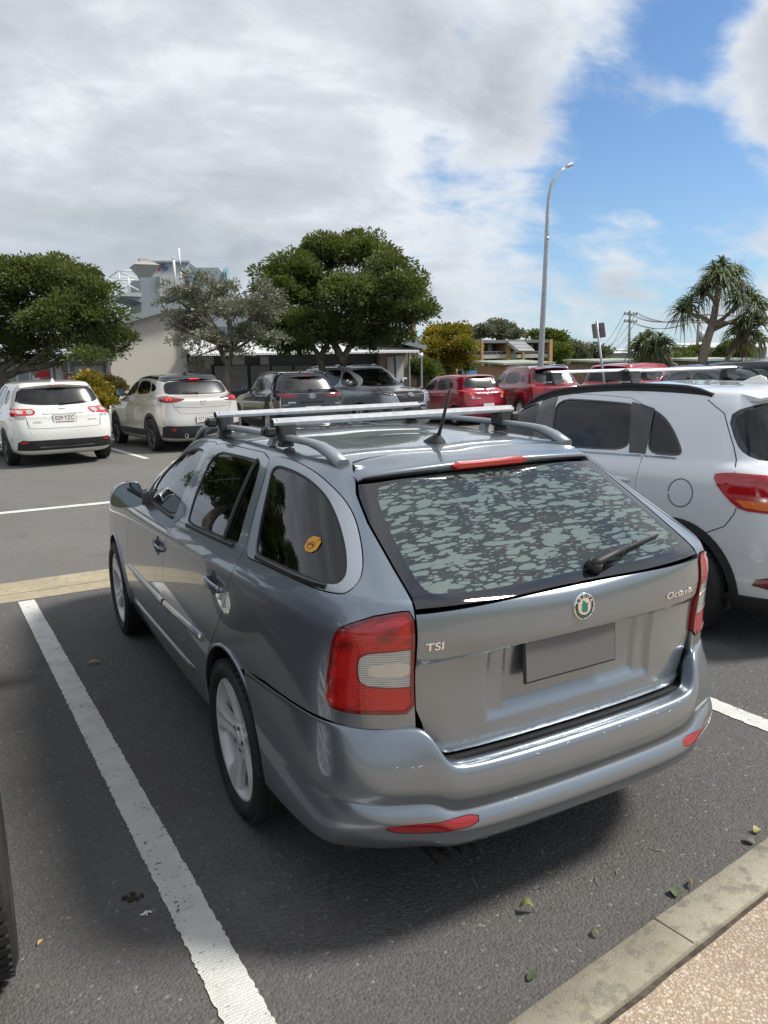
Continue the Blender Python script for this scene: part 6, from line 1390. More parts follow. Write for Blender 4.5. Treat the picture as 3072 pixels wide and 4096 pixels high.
def leaves(name,pos,nrm,L,W,m,parent,rg,droop=0.,fold=.25,tint=None):
    """many small folded leaves: pos (n,3), direction nrm (n,3)"""
    n=len(pos); d=nrm/np.maximum(np.linalg.norm(nrm,axis=1,keepdims=True),1e-6)
    r=rg.normal(size=(n,3)); a=np.cross(d,r); a/=np.maximum(np.linalg.norm(a,axis=1,keepdims=True),1e-6); u=np.cross(a,d)
    l=(L*rg.uniform(.65,1.25,n))[:,None]; w=(W*rg.uniform(.7,1.2,n))[:,None]
    p0=pos; p1=pos+d*l*.45+a*w*.5+u*w*fold; p2=pos+d*l+np.array([0,0,-droop])*l; p3=pos+d*l*.45-a*w*.5+u*w*fold
    V=np.stack([p0,p1,p2,p3],1).reshape(-1,3); me=bpy.data.meshes.new(name)
    me.vertices.add(4*n); me.vertices.foreach_set('co',V.ravel()); me.loops.add(4*n); me.loops.foreach_set('vertex_index',np.arange(4*n)); me.polygons.add(n)
    me.polygons.foreach_set('loop_start',np.arange(0,4*n,4)); me.polygons.foreach_set('loop_total',np.full(n,4)); 
    t=rg.uniform(0,1,n) if tint is None else tint; at=me.attributes.new('tint','FLOAT','FACE'); at.data.foreach_set('value',t.astype(np.float32))
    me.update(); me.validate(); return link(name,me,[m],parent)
def crown_points(blobs,nc,per,rc,rg,flat=.8,inner=.12):
    """leaf positions and directions: sub-clumps scattered over the blobs' shells"""
    P=[];N=[];T=[]; B=np.array([[*b[0],b[1]] for b in blobs]); wts=B[:,3]**2; wts/=wts.sum()
    idx=rg.choice(len(B),nc,p=wts)
    for i in idx:
        c,r=B[i,:3],B[i,3]; v=rg.normal(size=3); v[2]=abs(v[2])*.9+v[2]*.25; v/=np.linalg.norm(v)
        k=rg.uniform(.62,1.0); cc=c+v*np.array([1,1,flat])*r*k
        rr=rc*rg.uniform(.6,1.35); m=int(per*rg.uniform(.6,1.4)); q=rg.normal(size=(m,3)); q/=np.linalg.norm(q,axis=1,keepdims=True); q[:,2]=np.where(q[:,2]<-.3,-q[:,2],q[:,2])
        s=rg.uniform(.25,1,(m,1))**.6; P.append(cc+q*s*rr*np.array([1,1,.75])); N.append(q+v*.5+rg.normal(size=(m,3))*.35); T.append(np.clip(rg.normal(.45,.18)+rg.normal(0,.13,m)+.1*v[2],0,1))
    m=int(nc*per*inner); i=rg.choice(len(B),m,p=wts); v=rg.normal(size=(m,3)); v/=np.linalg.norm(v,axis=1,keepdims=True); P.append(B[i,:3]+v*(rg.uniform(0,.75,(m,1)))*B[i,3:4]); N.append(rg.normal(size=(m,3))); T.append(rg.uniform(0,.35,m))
    return np.concatenate(P),np.concatenate(N),np.concatenate(T)
def px_blobs(lst,D,rg,spread=.55):
    out=[]
    for b in lst:
        x,y,r=b[:3]; dz=b[3] if len(b)>3 else rg.uniform(-spread,spread)
        out.append((atD(x,y,D+dz),r/1640*(D+dz)))
    return out
def tree(name,label,cat,D,blobs,limbs,m,base,nc=200,per=110,rc=.34,L=.11,W=.045,seed=1,trunk_r=.11,flat=.85,inner=.12,bark=None,group=None,spread=.6,droop=.15,zbase=None):
    rg=np.random.default_rng(seed); B=px_blobs(blobs,D,rg,spread); b=atD(*base,D); z0=zg(b[0],b[1]) if zbase is None else zbase
    root=empty(name,(b[0],b[1],z0),0,label=label,cat=cat,group=group); o=np.array([b[0],b[1],z0])
    P,N,T=crown_points([(c-o,r) for c,r in B],nc,per,rc,rg,flat,inner)
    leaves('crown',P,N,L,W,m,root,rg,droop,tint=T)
    mb=MB()
    for k,l in enumerate(limbs):
        pts=[Vector(atD(x,y,D+(q[0] if q else 0))-o) for x,y,*q in l]
        if k==0: pts[0].z=-.05
        # smooth the polyline
        Q=[pts[0]]
        for i in range(len(pts)-1):
            for t in (.33,.66,1.): Q.append(pts[i].lerp(pts[i+1],t)+Vector(rg.normal(0,.012,3)))
        r0=trunk_r*(1 if k==0 else .62 if k<4 else .4); mb.tube(Q,[r0*(1-.55*i/(len(Q)-1)) for i in range(len(Q))],8)
    # twigs towards the blobs
    j=limbs[0][-1]; jp=Vector(atD(j[0],j[1],D)-o)
    for c,r in B[:14]:
        e=Vector(c-o); mid=jp.lerp(e,.5)+Vector((rg.normal(0,.1),rg.normal(0,.1),.12)); mb.tube([jp,mid,e],[trunk_r*.35,trunk_r*.22,trunk_r*.08],6)
    mb.build('trunk',[bark or BARK],root); return root
def trees():
    tree('evergreen_tree','broad dark evergreen tree at the left edge, spreading behind the white hatchback','tree',20,
        [(40,640,72),(110,632,72),(165,640,62),(60,715,72),(140,715,78),(205,700,52),(240,745,40),(-50,680,95),(120,598,36),(0,615,50),(195,655,42),(268,752,24),(30,755,42),(100,760,38),(180,752,42),(70,592,30),(-40,750,50),(20,782,24),(70,786,22),(130,785,22),(188,782,20),(240,772,20),(225,640,30),(250,690,26)],
        [[(8,850),(5,815),(-10,780),(-20,740)],[(5,815),(40,800),(85,770),(120,730)],[(0,800),(30,780),(60,740)],[(40,800),(110,790),(170,760)]],LEAF_DARK,(8,850),430,125,.36,.115,.045,3,.17,flat=.9,spread=.9)
    tree('banksia_tree','sparse grey olive tree with twisted bare limbs in front of the grey shutters','tree',19,
        [(395,655,34,0),(440,640,34,0),(385,700,30),(440,700,44),(500,690,46),(555,680,40),(465,748,42),(535,738,42),(590,695,30),(462,602,20,0),(365,632,20,0),(580,648,28),(425,770,20),(480,650,34),(345,690,16),(600,740,22),(520,770,24),(420,610,18,0),(400,720,34),(350,660,14),(500,630,24),(430,800,16),(380,745,16),(610,660,24),(555,625,20)],
        [[(487,862),(490,825),(492,790),(500,760)],[(492,790),(470,740),(440,690),(418,640),(400,600)],[(500,760),(520,710),(560,670),(585,640)],[(470,740),(420,720),(380,700)],[(440,690),(455,640),(463,595)],[(418,640),(385,625),(352,632)],[(425,655),(412,615),(398,590),(388,578)]],LEAF_OLIVE,(487,862),270,55,.20,.10,.032,5,.12,flat=.9,inner=.05,spread=.5,bark=BARK)
    tree('evergreen_tree','largest round evergreen tree with forked grey trunks, behind the silver grey SUV','tree',22,
        [(640,610,58),(715,572,58),(790,568,56),(838,592,42),(600,648,45),(680,665,62),(760,655,62),(845,650,56),(888,655,38),(825,705,52),(720,722,46),(878,695,32),(905,612,16,0),(645,712,36),(582,605,28),(560,680,30),(600,720,30),(770,545,36),(700,548,34),(560,735,22),(840,735,26),(615,750,26),(660,745,30),(790,735,30),(905,680,26),(870,630,34),(600,752,20),(650,762,18),(700,752,24),(805,752,22),(862,738,24),(760,745,22)],
        [[(735,800),(738,778),(725,748),(715,720)],[(738,780),(755,752),(790,712),(820,680)],[(698,805),(690,775),(672,742),(640,700)],[(692,778),(705,745),(725,700)],[(725,748),(700,700),(690,650)],[(790,712),(850,690),(890,660)],[(740,740),(770,690),(775,620)]],LEAF_DARK,(735,800),620,120,.38,.125,.05,7,.17,flat=.92,spread=1.1)
    tree('golden_tree','rounded tree with golden tipped leaves in front of the brick flats','tree',36,
        [(960,742,36),(935,768,28),(990,772,30),(965,795,34),(1008,795,18),(928,802,22),(985,730,24),(945,728,20),(1000,755,22)],[[(962,845),(962,800),(955,770)],[(962,805),(980,780)]],LEAF_GOLD,(962,845),210,95,.42,.16,.09,9,.12,flat=.95)
    tree('shrub','dark green shrub growing under the eave beside the golden tree','shrub',34,[(915,800,24),(895,805,20),(930,815,20)],[[(912,845),(912,805)]],LEAF_MID,(912,845),60,90,.35,.14,.06,11,.05)
    tree('shrub','green flowering shrub between the white hatchback and the beige wall','shrub',16.5,[(200,845,26),(188,825,20),(218,860,24),(225,880,22),(200,870,24)],[[(205,925),(204,860)],[(204,860),(188,812)]],LEAF_GOLD,(205,925),90,60,.16,.09,.05,13,.03,spread=.3)
    tree('shrub','rusty brown clipped shrub against the beige wall','shrub',17.5,[(240,835,20),(255,845,18),(228,830,14)],[[(245,900),(244,845)]],LEAF_RUST,(245,900),70,80,.14,.06,.03,14,.03,spread=.2)
    for i,(nm,lb,D,bl,m,s) in enumerate([
        ('distant_tree','tall thin grey green tree rising behind the roof of the brick flats',85,[(1075,712,12),(1060,722,10),(1095,716,10),(1110,728,8),(1085,728,14)],LEAF_OLIVE,21),
        ('distant_tree','low grey casuarina behind the left end of the flats roof',85,[(1030,728,12),(1045,722,10),(1015,732,10)],LEAF_OLIVE,22),
        ('distant_tree','dense mid green tree just right of the brick flats',80,[(1190,745,26),(1175,730,14),(1205,765,22),(1185,775,22),(1160,728,10),(1210,785,16)],LEAF_MID,23),
        ('distant_tree','brown olive tree between the green tree and the street sign',88,[(1240,765,18),(1225,775,16),(1262,768,14),(1280,765,12),(1300,768,10),(1250,785,18),(1285,785,14)],LEAF_OLIVE,24),
        ('distant_tree','bushy green tree behind the sign shed at the right',40,[(1580,765,20),(1600,770,16),(1565,772,14),(1592,755,12)],LEAF_MID,25),
        ('hedge','round green hedge at the foot of the small screw pine',33,[(1405,782,14),(1420,786,12),(1395,788,10)],LEAF_MID,26),
        ('hedge','dark green hedge between the two screw pines',34,[(1465,778,16),(1480,784,12),(1450,784,10)],LEAF_DARK,27),
        ('hedge','small dark bush in front of the weatherboard house',38,[(1500,768,12),(1515,772,9)],LEAF_DARK,28)]):
        r=bl[0]; tree(nm,lb,'tree' if nm!='hedge' else 'hedge',D,bl,[[(r[0],r[1]+r[2]+25),(r[0],r[1]+8),(r[0],r[1])]],m,(r[0],r[1]+r[2]+25),max(30,int(len(bl)*16)),80,.011*D,.0045*D,.0024*D,s,.0028*D,spread=1.5)
def more_trees():
    src=[o for o in bpy.data.objects if o.get('label','').startswith('broad dark evergreen')][0]
    for k,(x,y,rz,lab) in enumerate(((-5.6,17.6,2.1,'evergreen tree outside the left edge, nearest the broad one'),(-10.5,16.5,4.0,'evergreen tree outside the left edge, second along the row'),(-16,14,1.0,'evergreen tree outside the left edge, farthest along the row'),(-8.2,21.5,5.2,'evergreen tree outside the left edge, standing behind the nearest one'),(-14,19.5,.4,'evergreen tree outside the left edge, behind the farthest one'))):
        c=copy_tree(src); c.location=(x,y,.28); c.scale=(1.25,1.25,1.45); c.rotation_euler=(0,0,rz); c['label']=lab
def rosette(mb_list,c,n,L,rg,droop=1.0,updir=(0,0,1),wd=.06):
    """strap leaves arching out of one point"""
    V,T=mb_list
    for i in range(n):
        el=rg.uniform(-.5,1.45); az=rg.uniform(0,2*math.pi); d=np.array([math.cos(az)*math.cos(el),math.sin(az)*math.cos(el),math.sin(el)])+np.array(updir)*.25; d/=np.linalg.norm(d)
        l=L*rg.uniform(.7,1.15); side=np.cross(d,[0,0,1.]); side/=max(np.linalg.norm(side),1e-3); g=rg.uniform(.55,1.1)*droop; t0=rg.uniform(0,1)*(.9 if el>-.1 else .5)
        pts=[]; m=6
        for k in range(m+1):
            t=k/m; p=c+d*l*t*(1-.12*t)+np.array([0,0,-1.])*g*l*t**2.3*.8; w=wd*(1-t)**.6*.5+.002; pts.append((p-side*w,p+np.array([0,0,-w*.7]),p+side*w))
        V.append(np.array(pts)); T.append(t0)
def build_straps(name,VT,m,parent,o):
    V,T=VT; vs=[];fs=[];tt=[]
    for A,t in zip(V,T):
        b=len(vs); k=len(A); vs+= [tuple(p-o) for r in A for p in r]
        for i in range(k-1):
            for j in (0,1): fs.append((b+i*3+j,b+i*3+j+1,b+i*3+j+4,b+i*3+j+3)); tt.append(t)
    me=bpy.data.meshes.new(name); me.from_pydata(vs,[],fs); at=me.attributes.new('tint','FLOAT','FACE'); at.data.foreach_set('value',np.array(tt,np.float32)); me.polygons.foreach_set('use_smooth',[True]*len(fs)); return link(name,me,[m],parent)
def screw_pines():
    for lab,D,base,limbs,ros,L,n,seed in (
      ('tall screw pine with forked pale trunk and spiky crowns at the right edge',25,(1516,800),
       [[(1516,800),(1518,775),(1527,736),(1537,705),(1543,680),(1547,651),(1554,615)],[(1537,705),(1560,690),(1580,672),(1590,655)],[(1538,702),(1525,690),(1512,683),(1496,679),(1482,672)],[(1540,702),(1566,697),(1600,700)],[(1540,712),(1560,703),(1590,690),(1622,668)],[(1558,796),(1573,774),(1590,753),(1604,728)],[(1547,651),(1530,635),(1522,625)],[(1580,672),(1600,655),(1615,640)]],
       [(1555,600),(1560,575),(1545,590),(1528,618),(1515,635),(1540,610),(1590,590),(1580,605),(1598,625),(1592,650),(1575,600),(1490,655),(1474,672),(1484,668),(1620,640),(1634,655),(1605,705),(1627,688),(1619,722),(1644,700),(1590,720),(1650,670),(1600,740),(1640,735)],.82,70,31),
      ('short bushy screw pine leaning over the hedge left of the tall one',27,(1478,800),
       [[(1478,797),(1455,790),(1438,782),(1430,768),(1425,755)],[(1430,770),(1405,755),(1390,745)],[(1430,768),(1440,750)]],
       [(1385,738),(1400,728),(1425,735),(1438,742),(1395,758),(1415,760),(1440,762),(1378,755),(1410,745)],.75,60,32)):
        rg=np.random.default_rng(seed); b=atD(*base,D); o=np.array([b[0],b[1],zg(b[0],b[1])]); root=empty('screw_pine',tuple(o),0,label=lab,cat='tree')
        mb=MB()
        for k,l in enumerate(limbs):
            pts=[Vector(atD(x,y,D+rg.uniform(-.1,.1))-o) for x,y in l]; 
            if k==0: pts[0].z=-.05
            r0=.17 if k==0 else .085; mb.tube(pts,[r0*(1-.5*i/(len(pts)-1)) for i in range(len(pts))],9)
        mb.build('trunk',[BARK_P],root)
        VT=([],[])
        for x,y in ros: rosette(VT,atD(x,y,D+rg.uniform(-.9,.9)),n,L*rg.uniform(.85,1.15),rg)
        build_straps('crown',VT,LEAF_PAND,root,o)
        VD=([],[])
        for x,y in ros[::2]:
            c=atD(x,y+12,D+rg.uniform(-.3,.3))
            for _ in range(14): rosette(VD,c+rg.normal(0,.06,3),1,L*.75,rg,1.9,(0,0,-1.5),.035)
        build_straps('dead_leaves',VD,mat('dead leaf',color=(.14,.105,.065),rough=.9),root,o)
# ================================================================ buildings
BEIGE_WALL=noisy('beige rendered wall',(.50,.47,.42),(.58,.55,.49),.5,.9)
GREY_BLUE=noisy('blue grey cladding',(.20,.24,.26),(.26,.30,.32),.6,.6)
PALE_GREY=noisy('pale grey panel',(.38,.40,.40),(.46,.48,.48),.7,.7)
def _corr(c1,c2,axis,sc,rough=.5,st=.8):
    def fn(w,b):
        p=oc(w); wv=w.node('ShaderNodeTexWave',bands_direction=axis); w.put(wv.inputs[0],p); wv.inputs['Scale'].default_value=sc; n=w.noise(p,.9,5,.6)
        w.put(b.inputs['Base Color'],w.mix(w.step(n,.3,.7),c1,c2)); b.inputs['Roughness'].default_value=rough; w.put(b.inputs['Normal'],w.bump(wv.outputs['Fac'],st,.03))
    return fn
WHITE_CORR=mat('white corrugated roof',_corr((.62,.63,.62),(.74,.75,.73),'X',4.))
GREEN_CORR=mat('faded green corrugated roof',_corr((.33,.38,.30),(.42,.46,.38),'X',4.))
SHUTTER=mat('grey roller shutter',_corr((.30,.305,.31),(.36,.365,.37),'Z',5.,.5,1.))
CORR_WALL=mat('blue grey corrugated wall',_corr((.28,.33,.35),(.34,.39,.41),'X',4.))
WEATHER=mat('pale weatherboard',_corr((.36,.37,.37),(.43,.44,.44),'Z',2.4,.7))
DARKWALL=noisy('dark blue wall',(.06,.07,.08),(.09,.10,.11),.7,.7)
BRICK=mat('tan brick',lambda w,b:(w.put(b.inputs['Base Color'],w.mix(w.noise(oc(w),2,5,.6),(.36,.20,.10),(.50,.31,.17))),w.put(b.inputs['Roughness'],.9)))
CONC=noisy('painted concrete',(.36,.35,.33),(.46,.45,.42),.8,.85)
DKFASCIA=noisy('dark grey fascia',(.14,.145,.15),(.19,.195,.20),.8,.6)
WIN_GLASS=mat('dark building glass',color=(.02,.024,.028),rough=.05,coat=1.)
CURTAIN=noisy('pale curtain',(.40,.40,.38),(.52,.52,.50),4,.9)
WOOD=noisy('weathered timber',(.20,.14,.09),(.32,.24,.16),6,.85)
WHITE_PAINT=noisy('white painted metal',(.66,.68,.70),(.76,.77,.78),1.5,.45)
GALV=noisy('galvanised steel',(.34,.36,.38),(.46,.48,.50),8,.45,metal=.6)
POLEWOOD=noisy('weathered power pole',(.20,.18,.15),(.32,.29,.25),3,.9)
def poly_wall(name,pix,y,depth,m,parent,o):
    """wall whose outline is given in the photo, standing on the plane y, with real thickness"""
    P=[atY(a,b,y)-o for a,b in pix]; mb=MB(); n=len(P); vs=[tuple(p) for p in P]+[(p[0],p[1]+depth,p[2]) for p in P]
    ar=sum(P[i][0]*P[(i+1)%n][2]-P[(i+1)%n][0]*P[i][2] for i in range(n)); f0=tuple(range(n)) if ar>0 else tuple(reversed(range(n)))
    fs=[f0,tuple(i+n for i in reversed(f0))]+[(f0[i],f0[i]+n,f0[(i+1)%n]+n,f0[(i+1)%n]) for i in range(n)]
    mb.add(vs,fs); return mb.build(name,[m],parent)
def bx(name,x0,y0,x1,y1,y,depth,m,parent,o,dy=0.):
    """box from two photo corners on the plane y"""
    a=atY(x0,y0,y)-o; b=atY(x1,y1,y)-o; mb=MB(); mb.box(((a[0]+b[0])/2,a[1]+dy+depth/2,(a[2]+b[2])/2),(abs(b[0]-a[0]),depth,abs(a[2]-b[2]))); return mb.build(name,[m],parent)
def clubhouse():
    y=27.; b=atY(240,850,y); o=np.array([b[0],y,.28]); Z=lambda: None
    r=empty('clubhouse',tuple(o),0,label='beige rendered club building with a sloping grey roof edge and grey roller shutters',cat='building')
    a=atY(236,760,y); c=atY(398,760,y); x0,x1=a[0]-o[0],c[0]-o[0]
    zl=atY(263,700,y)[2]-.28; zr=atY(400,660,y)[2]-.28; xl=atY(263,700,y)[0]-o[0]; sl=(zr-zl)/(atY(400,660,y)[0]-o[0]-xl)
    mb=MB(); zf=lambda x: zl+sl*(x-xl); vs=[(x0,0,-.3),(x1,0,-.3),(x1,0,zf(x1)),(x0,0,zf(x0))]; vs+= [(p[0],9,p[2]) for p in vs]
    mb.add(vs,[(0,1,2,3),(5,4,7,6),(1,5,6,2),(4,0,3,7),(3,2,6,7)]); mb.build('wall',[BEIGE_WALL],r)
    mb=MB(); xa,xb=x0-.9,x1+.2; vs=[(xa,-.35,zf(xa)-.02),(xb,-.35,zf(xb)-.02),(xb,-.35,zf(xb)+.22),(xa,-.35,zf(xa)+.22)]; vs+=[(p[0],9.2,p[2]) for p in vs]
    mb.add(vs,[(0,1,2,3),(5,4,7,6),(1,5,6,2),(4,0,3,7),(3,2,6,7),(0,4,5,1)]); mb.build('roof_edge',[GREY_BLUE],r)
    # shop front to the right: shutters, dark band, awning, posters above
    bx('shop_wall',397,700,905,845,y,.3,DARKWALL,r,o,1.2)
    for i,(xa,xb) in enumerate(((400,478),(480,556),(560,606),(608,655),(658,700),(702,760),(762,815))):
        bx('roller_shutter' if i<2 else 'service_door',xa,789,xb,845,y,.08,SHUTTER if i<2 else DKFASCIA,r,o,1.08)
    bx('transom_panel',400,768,420,786,y,.05,WIN_GLASS,r,o,1.12); 
    for xa,xb in ((445,480),(520,548),(582,602)): bx('transom_panel',xa,768,xb,786,y,.05,PALE_GREY,r,o,1.10)
    aw=MB(); p=[atY(397,765,y)-o,atY(880,757,y)-o]; zA=p[0][2]; xs0,xs1=p[0][0],p[1][0]
    aw.add([(xs0,-1.0,zA-.03),(xs1,-1.0,zA-.03),(xs1,1.4,zA+.62),(xs0,1.4,zA+.62),(xs0,-1.0,zA-.10),(xs1,-1.0,zA-.10),(xs1,1.4,zA+.55),(xs0,1.4,zA+.55)],[(0,1,2,3),(7,6,5,4),(4,5,1,0),(1,5,6,2),(3,7,4,0)]); aw.build('awning',[WHITE_CORR],r)
    up=atY(640,690,y+1.4)-o; ul=atY(400,690,y+1.4)-o
    mb=MB(); mb.box(((ul[0]+up[0])/2+2,3.2,zA+1.1),(up[0]-ul[0]+4,.4,1.5)); mb.build('sign_wall',[WHITE_PAINT],r)
    for (px,py,w,h,c,nm) in ((482,712,14,12,(.02,.20,.50),'blue'),(470,745,18,9,(.62,.45,.05),'yellow'),(560,705,16,8,(.10,.25,.60),'blue'),(600,700,12,10,(.60,.12,.30),'pink'),(575,715,9,7,(.10,.40,.45),'teal'),(640,720,11,10,(.05,.35,.42),'teal')):
        q=atY(px,py,y+2.9)-o; s=y/1640; mb=MB(); T=Matrix.Translation((q[0],2.97,q[2]))@Matrix.Rotation(math.pi/2,4,'X'); rr=random.Random(px)
        mb.prism([(w*s*.6*math.cos(t)*(1+.35*math.sin(3*t+px)),h*s*.6*math.sin(t)*(1+.3*math.cos(2*t+px))) for t in [2*math.pi*k/18 for k in range(18)]],-.02,.02,T); mb.build('sign_graphic',[mat('sign '+nm,color=c,rough=.5)],r)
    q=atY(469,745,y+2.8)-o; mb=MB(); add_text(mb,'24/7',.30,Matrix.Translation((q[0],2.86,q[2]))@Matrix.Rotation(math.pi/2,4,'X'),.01,bold=.01); mb.build('sign_lettering',[mat('sign text yellow',color=(.7,.55,.08),rough=.5)],r)
    for px in (398,): bx('downpipe',px-2,700,px+2,845,y,.1,PALE_GREY,r,o,-.12)
    bx('wall_notice',384,815,392,832,y,.02,PLATE_WHITE,r,o,-.03)
    mb=MB(); q=atY(388,822,y)-o; mb.box((q[0],-.035,q[2]),(.10,.01,.12)); mb.build('notice_figure',[mat('notice red',color=(.5,.05,.05),rough=.6)],r)
    # right-hand end: brown wall, low grey eave, post
    bx('end_wall',832,757,900,845,y,.3,noisy('brown wall',(.22,.17,.12),(.29,.23,.17),.8,.85),r,o,.5)
    bx('end_screen',846,770,862,845,y,.08,CURTAIN,r,o,.38); bx('end_screen',864,768,882,845,y,.10,PALE_GREY,r,o,.36)
    e0,e1,e2=atY(775,728,y)-o,atY(898,757,y)-o,atY(800,700,y)-o
    mb=MB(); vs=[(e0[0],-.9,e0[2]),(e1[0],-.9,e1[2]),(e1[0],-.9,e1[2]+.16),(e0[0],-.9,e0[2]+.16)]; vs+=[(q[0],5.,q[2]+.5) for q in vs]
    mb.add(vs,[(0,1,2,3),(5,4,7,6),(1,5,6,2),(4,0,3,7),(3,2,6,7),(0,4,5,1)]); mb.build('eave',[GREY_BLUE],r)
    for px,w in ((866-420*0,2),(892,2)): bx('post',px-w,760,px+w,845,y,.1,GALV,r,o,-.75)
    mb=MB(); q=atY(886,764,y)-o; mb.lathe([(0,.02),(.0,.14),(.12,.14),(.20,.09),(.22,0)],16,TR((q[0],-.8,q[2]),ry=R(90))); mb.build('security_camera',[WHITE_PAINT],r)
    # low annex on the left
    bx('annex_wall',-90,778,236,850,y+1.2,.3,PALE_GREY,r,o); bx('corrugated_panel',0,783,27,850,y+1.1,.08,CORR_WALL,r,o)
    bx('annex_fascia',-90,770,240,779,y+.7,.7,GREY_BLUE,r,o)
    f=bx('window_frame',32,786,68,830,y+1.1,.1,WHITE_PAINT,r,o); bx('window_pane',37,790,64,826,y+1.05,.03,GREY_BLUE,r,o)
    bx('roller_door',118,790,140,850,y+1.1,.06,CURTAIN,r,o); bx('roller_door',160,790,228,850,y+1.1,.06,PALE_GREY,r,o)
    for px in (112,150,234): bx('downpipe',px-1.5,772,px+1.5,850,y+1.,.1,GALV,r,o)
    bx('white_notice',69,811,87,820,y+1.1,.03,PLATE_WHITE,r,o)
    mb=MB(); q=atY(95,815,y+1.1)-o; mb.prism([(.30*math.cos(math.pi*k/12),.22*math.sin(math.pi*k/12)) for k in range(13)],-.03,.03,Matrix.Translation(tuple(q))@Matrix.Rotation(math.pi/2,4,'X')); mb.build('red_hose_hood',[mat('hose red',color=(.5,.02,.02),rough=.5)],r)
    bx('red_cabinet',143,808,157,825,y+1.0,.15,mat('hose red'),r,o); bx('cabinet_window',146,811,154,822,y+.98,.03,PALE_GREY,r,o)
def tower():
    y=30.; b=atY(300,850,y); o=np.array([b[0],y,.28]); r=empty('lookout_tower',tuple(o),0,label='blue grey metal lookout tower with a railed balcony and hooded vent above the club roof',cat='tower')
    M_=GREY_BLUE; w=lambda px,py,yy=y: Vector(atY(px,py,yy)-o)
    poly_wall('stem',[(303,597),(345,597),(345,700),(307,700)],y,2.2,GREY_BLUE,r,o)
    poly_wall('cabin',[(330,565),(408,565),(408,640),(330,640)],y+.3,3.,PALE_GREY,r,o)
    poly_wall('roof_plant',[(408,567),(424,578),(471,578),(484,592),(492,613),(492,632),(408,632)],y+.6,2.4,GREY_BLUE,r,o)
    poly_wall('roof_cap',[(328,563),(410,563),(410,567),(328,567)],y+.15,3.3,GREY_BLUE,r,o)
    poly_wall('blue_door',[(407,580),(421,580),(421,625),(407,625)],y+.2,.1,mat('door blue glass',color=(.10,.20,.30),rough=.15,coat=1.),r,o)
    poly_wall('long_roof',[(405,622),(430,622),(534,645),(640,668),(640,679),(534,656),(405,640)],y-.4,4.,GREY_BLUE,r,o)
    # balcony with rails and a sloping underside
    p=[w(261,638),w(308,640),w(308,652)]
    poly_wall('balcony_floor',[(260,632),(306,632),(306,641),(261,639)],y-.2,2.4,PALE_GREY,r,o); poly_wall('balcony_brace',[(264,639),(308,640),(308,654)],y-.1,2.2,GREY_BLUE,r,o)
    mb=MB()
    for a,c in (((255,585),(297,585)),((255,605),(300,605)),((256,585),(261,634)),((279,604),(281,634)),((277,597),(277,634)),((256,586),(298,604)),((256,605),(300,627))):
        mb.tube([w(*a),w(*c)],.028,6); 
    for a,c in (((255,585),(297,585)),((255,605),(300,605)),((256,585),(261,634)),((279,604),(281,634))):
        mb.tube([w(*a)+Vector((0,2.1,0)),w(*c)+Vector((0,2.1,0))],.028,6)
    for a in ((255,585),(255,605)): mb.tube([w(*a),w(*a)+Vector((0,2.1,0))],.028,6)
    mb.build('balcony_rail',[WHITE_PAINT],r)
    # hooded vent: two stacked trapezoids
    c=w(313,590,y-1.2); mb=MB(); s=y/1640
    def frus(x0,x1,d0,z0,w1,d1,z1,ax): 
        vs=[(ax-x0,-d0,z0),(ax+x0,-d0,z0),(ax+x0,d0,z0),(ax-x0,d0,z0),(ax-w1,-d1,z1),(ax+w1,-d1,z1),(ax+w1,d1,z1),(ax-w1,d1,z1)]; mb.add([Vector(v)+c for v in vs],[(3,2,1,0),(4,5,6,7),(0,1,5,4),(1,2,6,5),(2,3,7,6),(3,0,4,7)])
    frus(.22,0,.25,-.12,.46,.5,.25,0); frus(.46,0,.5,.252,.28,.3,.38,0); frus(.2,0,.22,.382,.17,.18,.52,0); mb.build('vent_hood',[noisy('warm grey hood',(.30,.285,.26),(.36,.345,.32),.9,.6)],r)
    for pts,rad in (([(375,560),(377,590),(379,625)],.05),([(386,536),(388,560),(392.6,582),(389,632)],.04)):
        mb=MB(); mb.tube([w(*q,y-.3) for q in pts],rad,8)
        if rad>.045: mb.box(tuple(w(375,557,y-.3)),(.16,.12,.06))
        mb.build('white_mast',[WHITE_PAINT],r)
    mb=MB(); mb.lathe([(0,.0),(.02,.28),(.10,.42),(.14,.44),(.14,.40),(.06,.2)],20,TR(tuple(w(484,597,y+.9)),rz=R(-30))); mb.build('dish',[mat('dish blue grey',color=(.25,.38,.45),rough=.4)],r)
    for i,(px,py,cc) in enumerate(((350,575,(.05,.13,.30)),(358,580,(.05,.13,.30)),(345,580,(.35,.07,.07)))):
        mb=MB(); mb.prism([(.085*math.cos(t)*(1.4 if i<2 else .9),.065*math.sin(t)+.05*math.cos(t)) for t in [2*math.pi*k/14 for k in range(14)]],-.01,.01+.004*i,Matrix.Translation(tuple(w(px,py,y+.27)))@Matrix.Rotation(math.pi/2,4,'X')); mb.build('emblem',[mat('emblem %d'%(i//2),color=cc,rough=.5)],r)
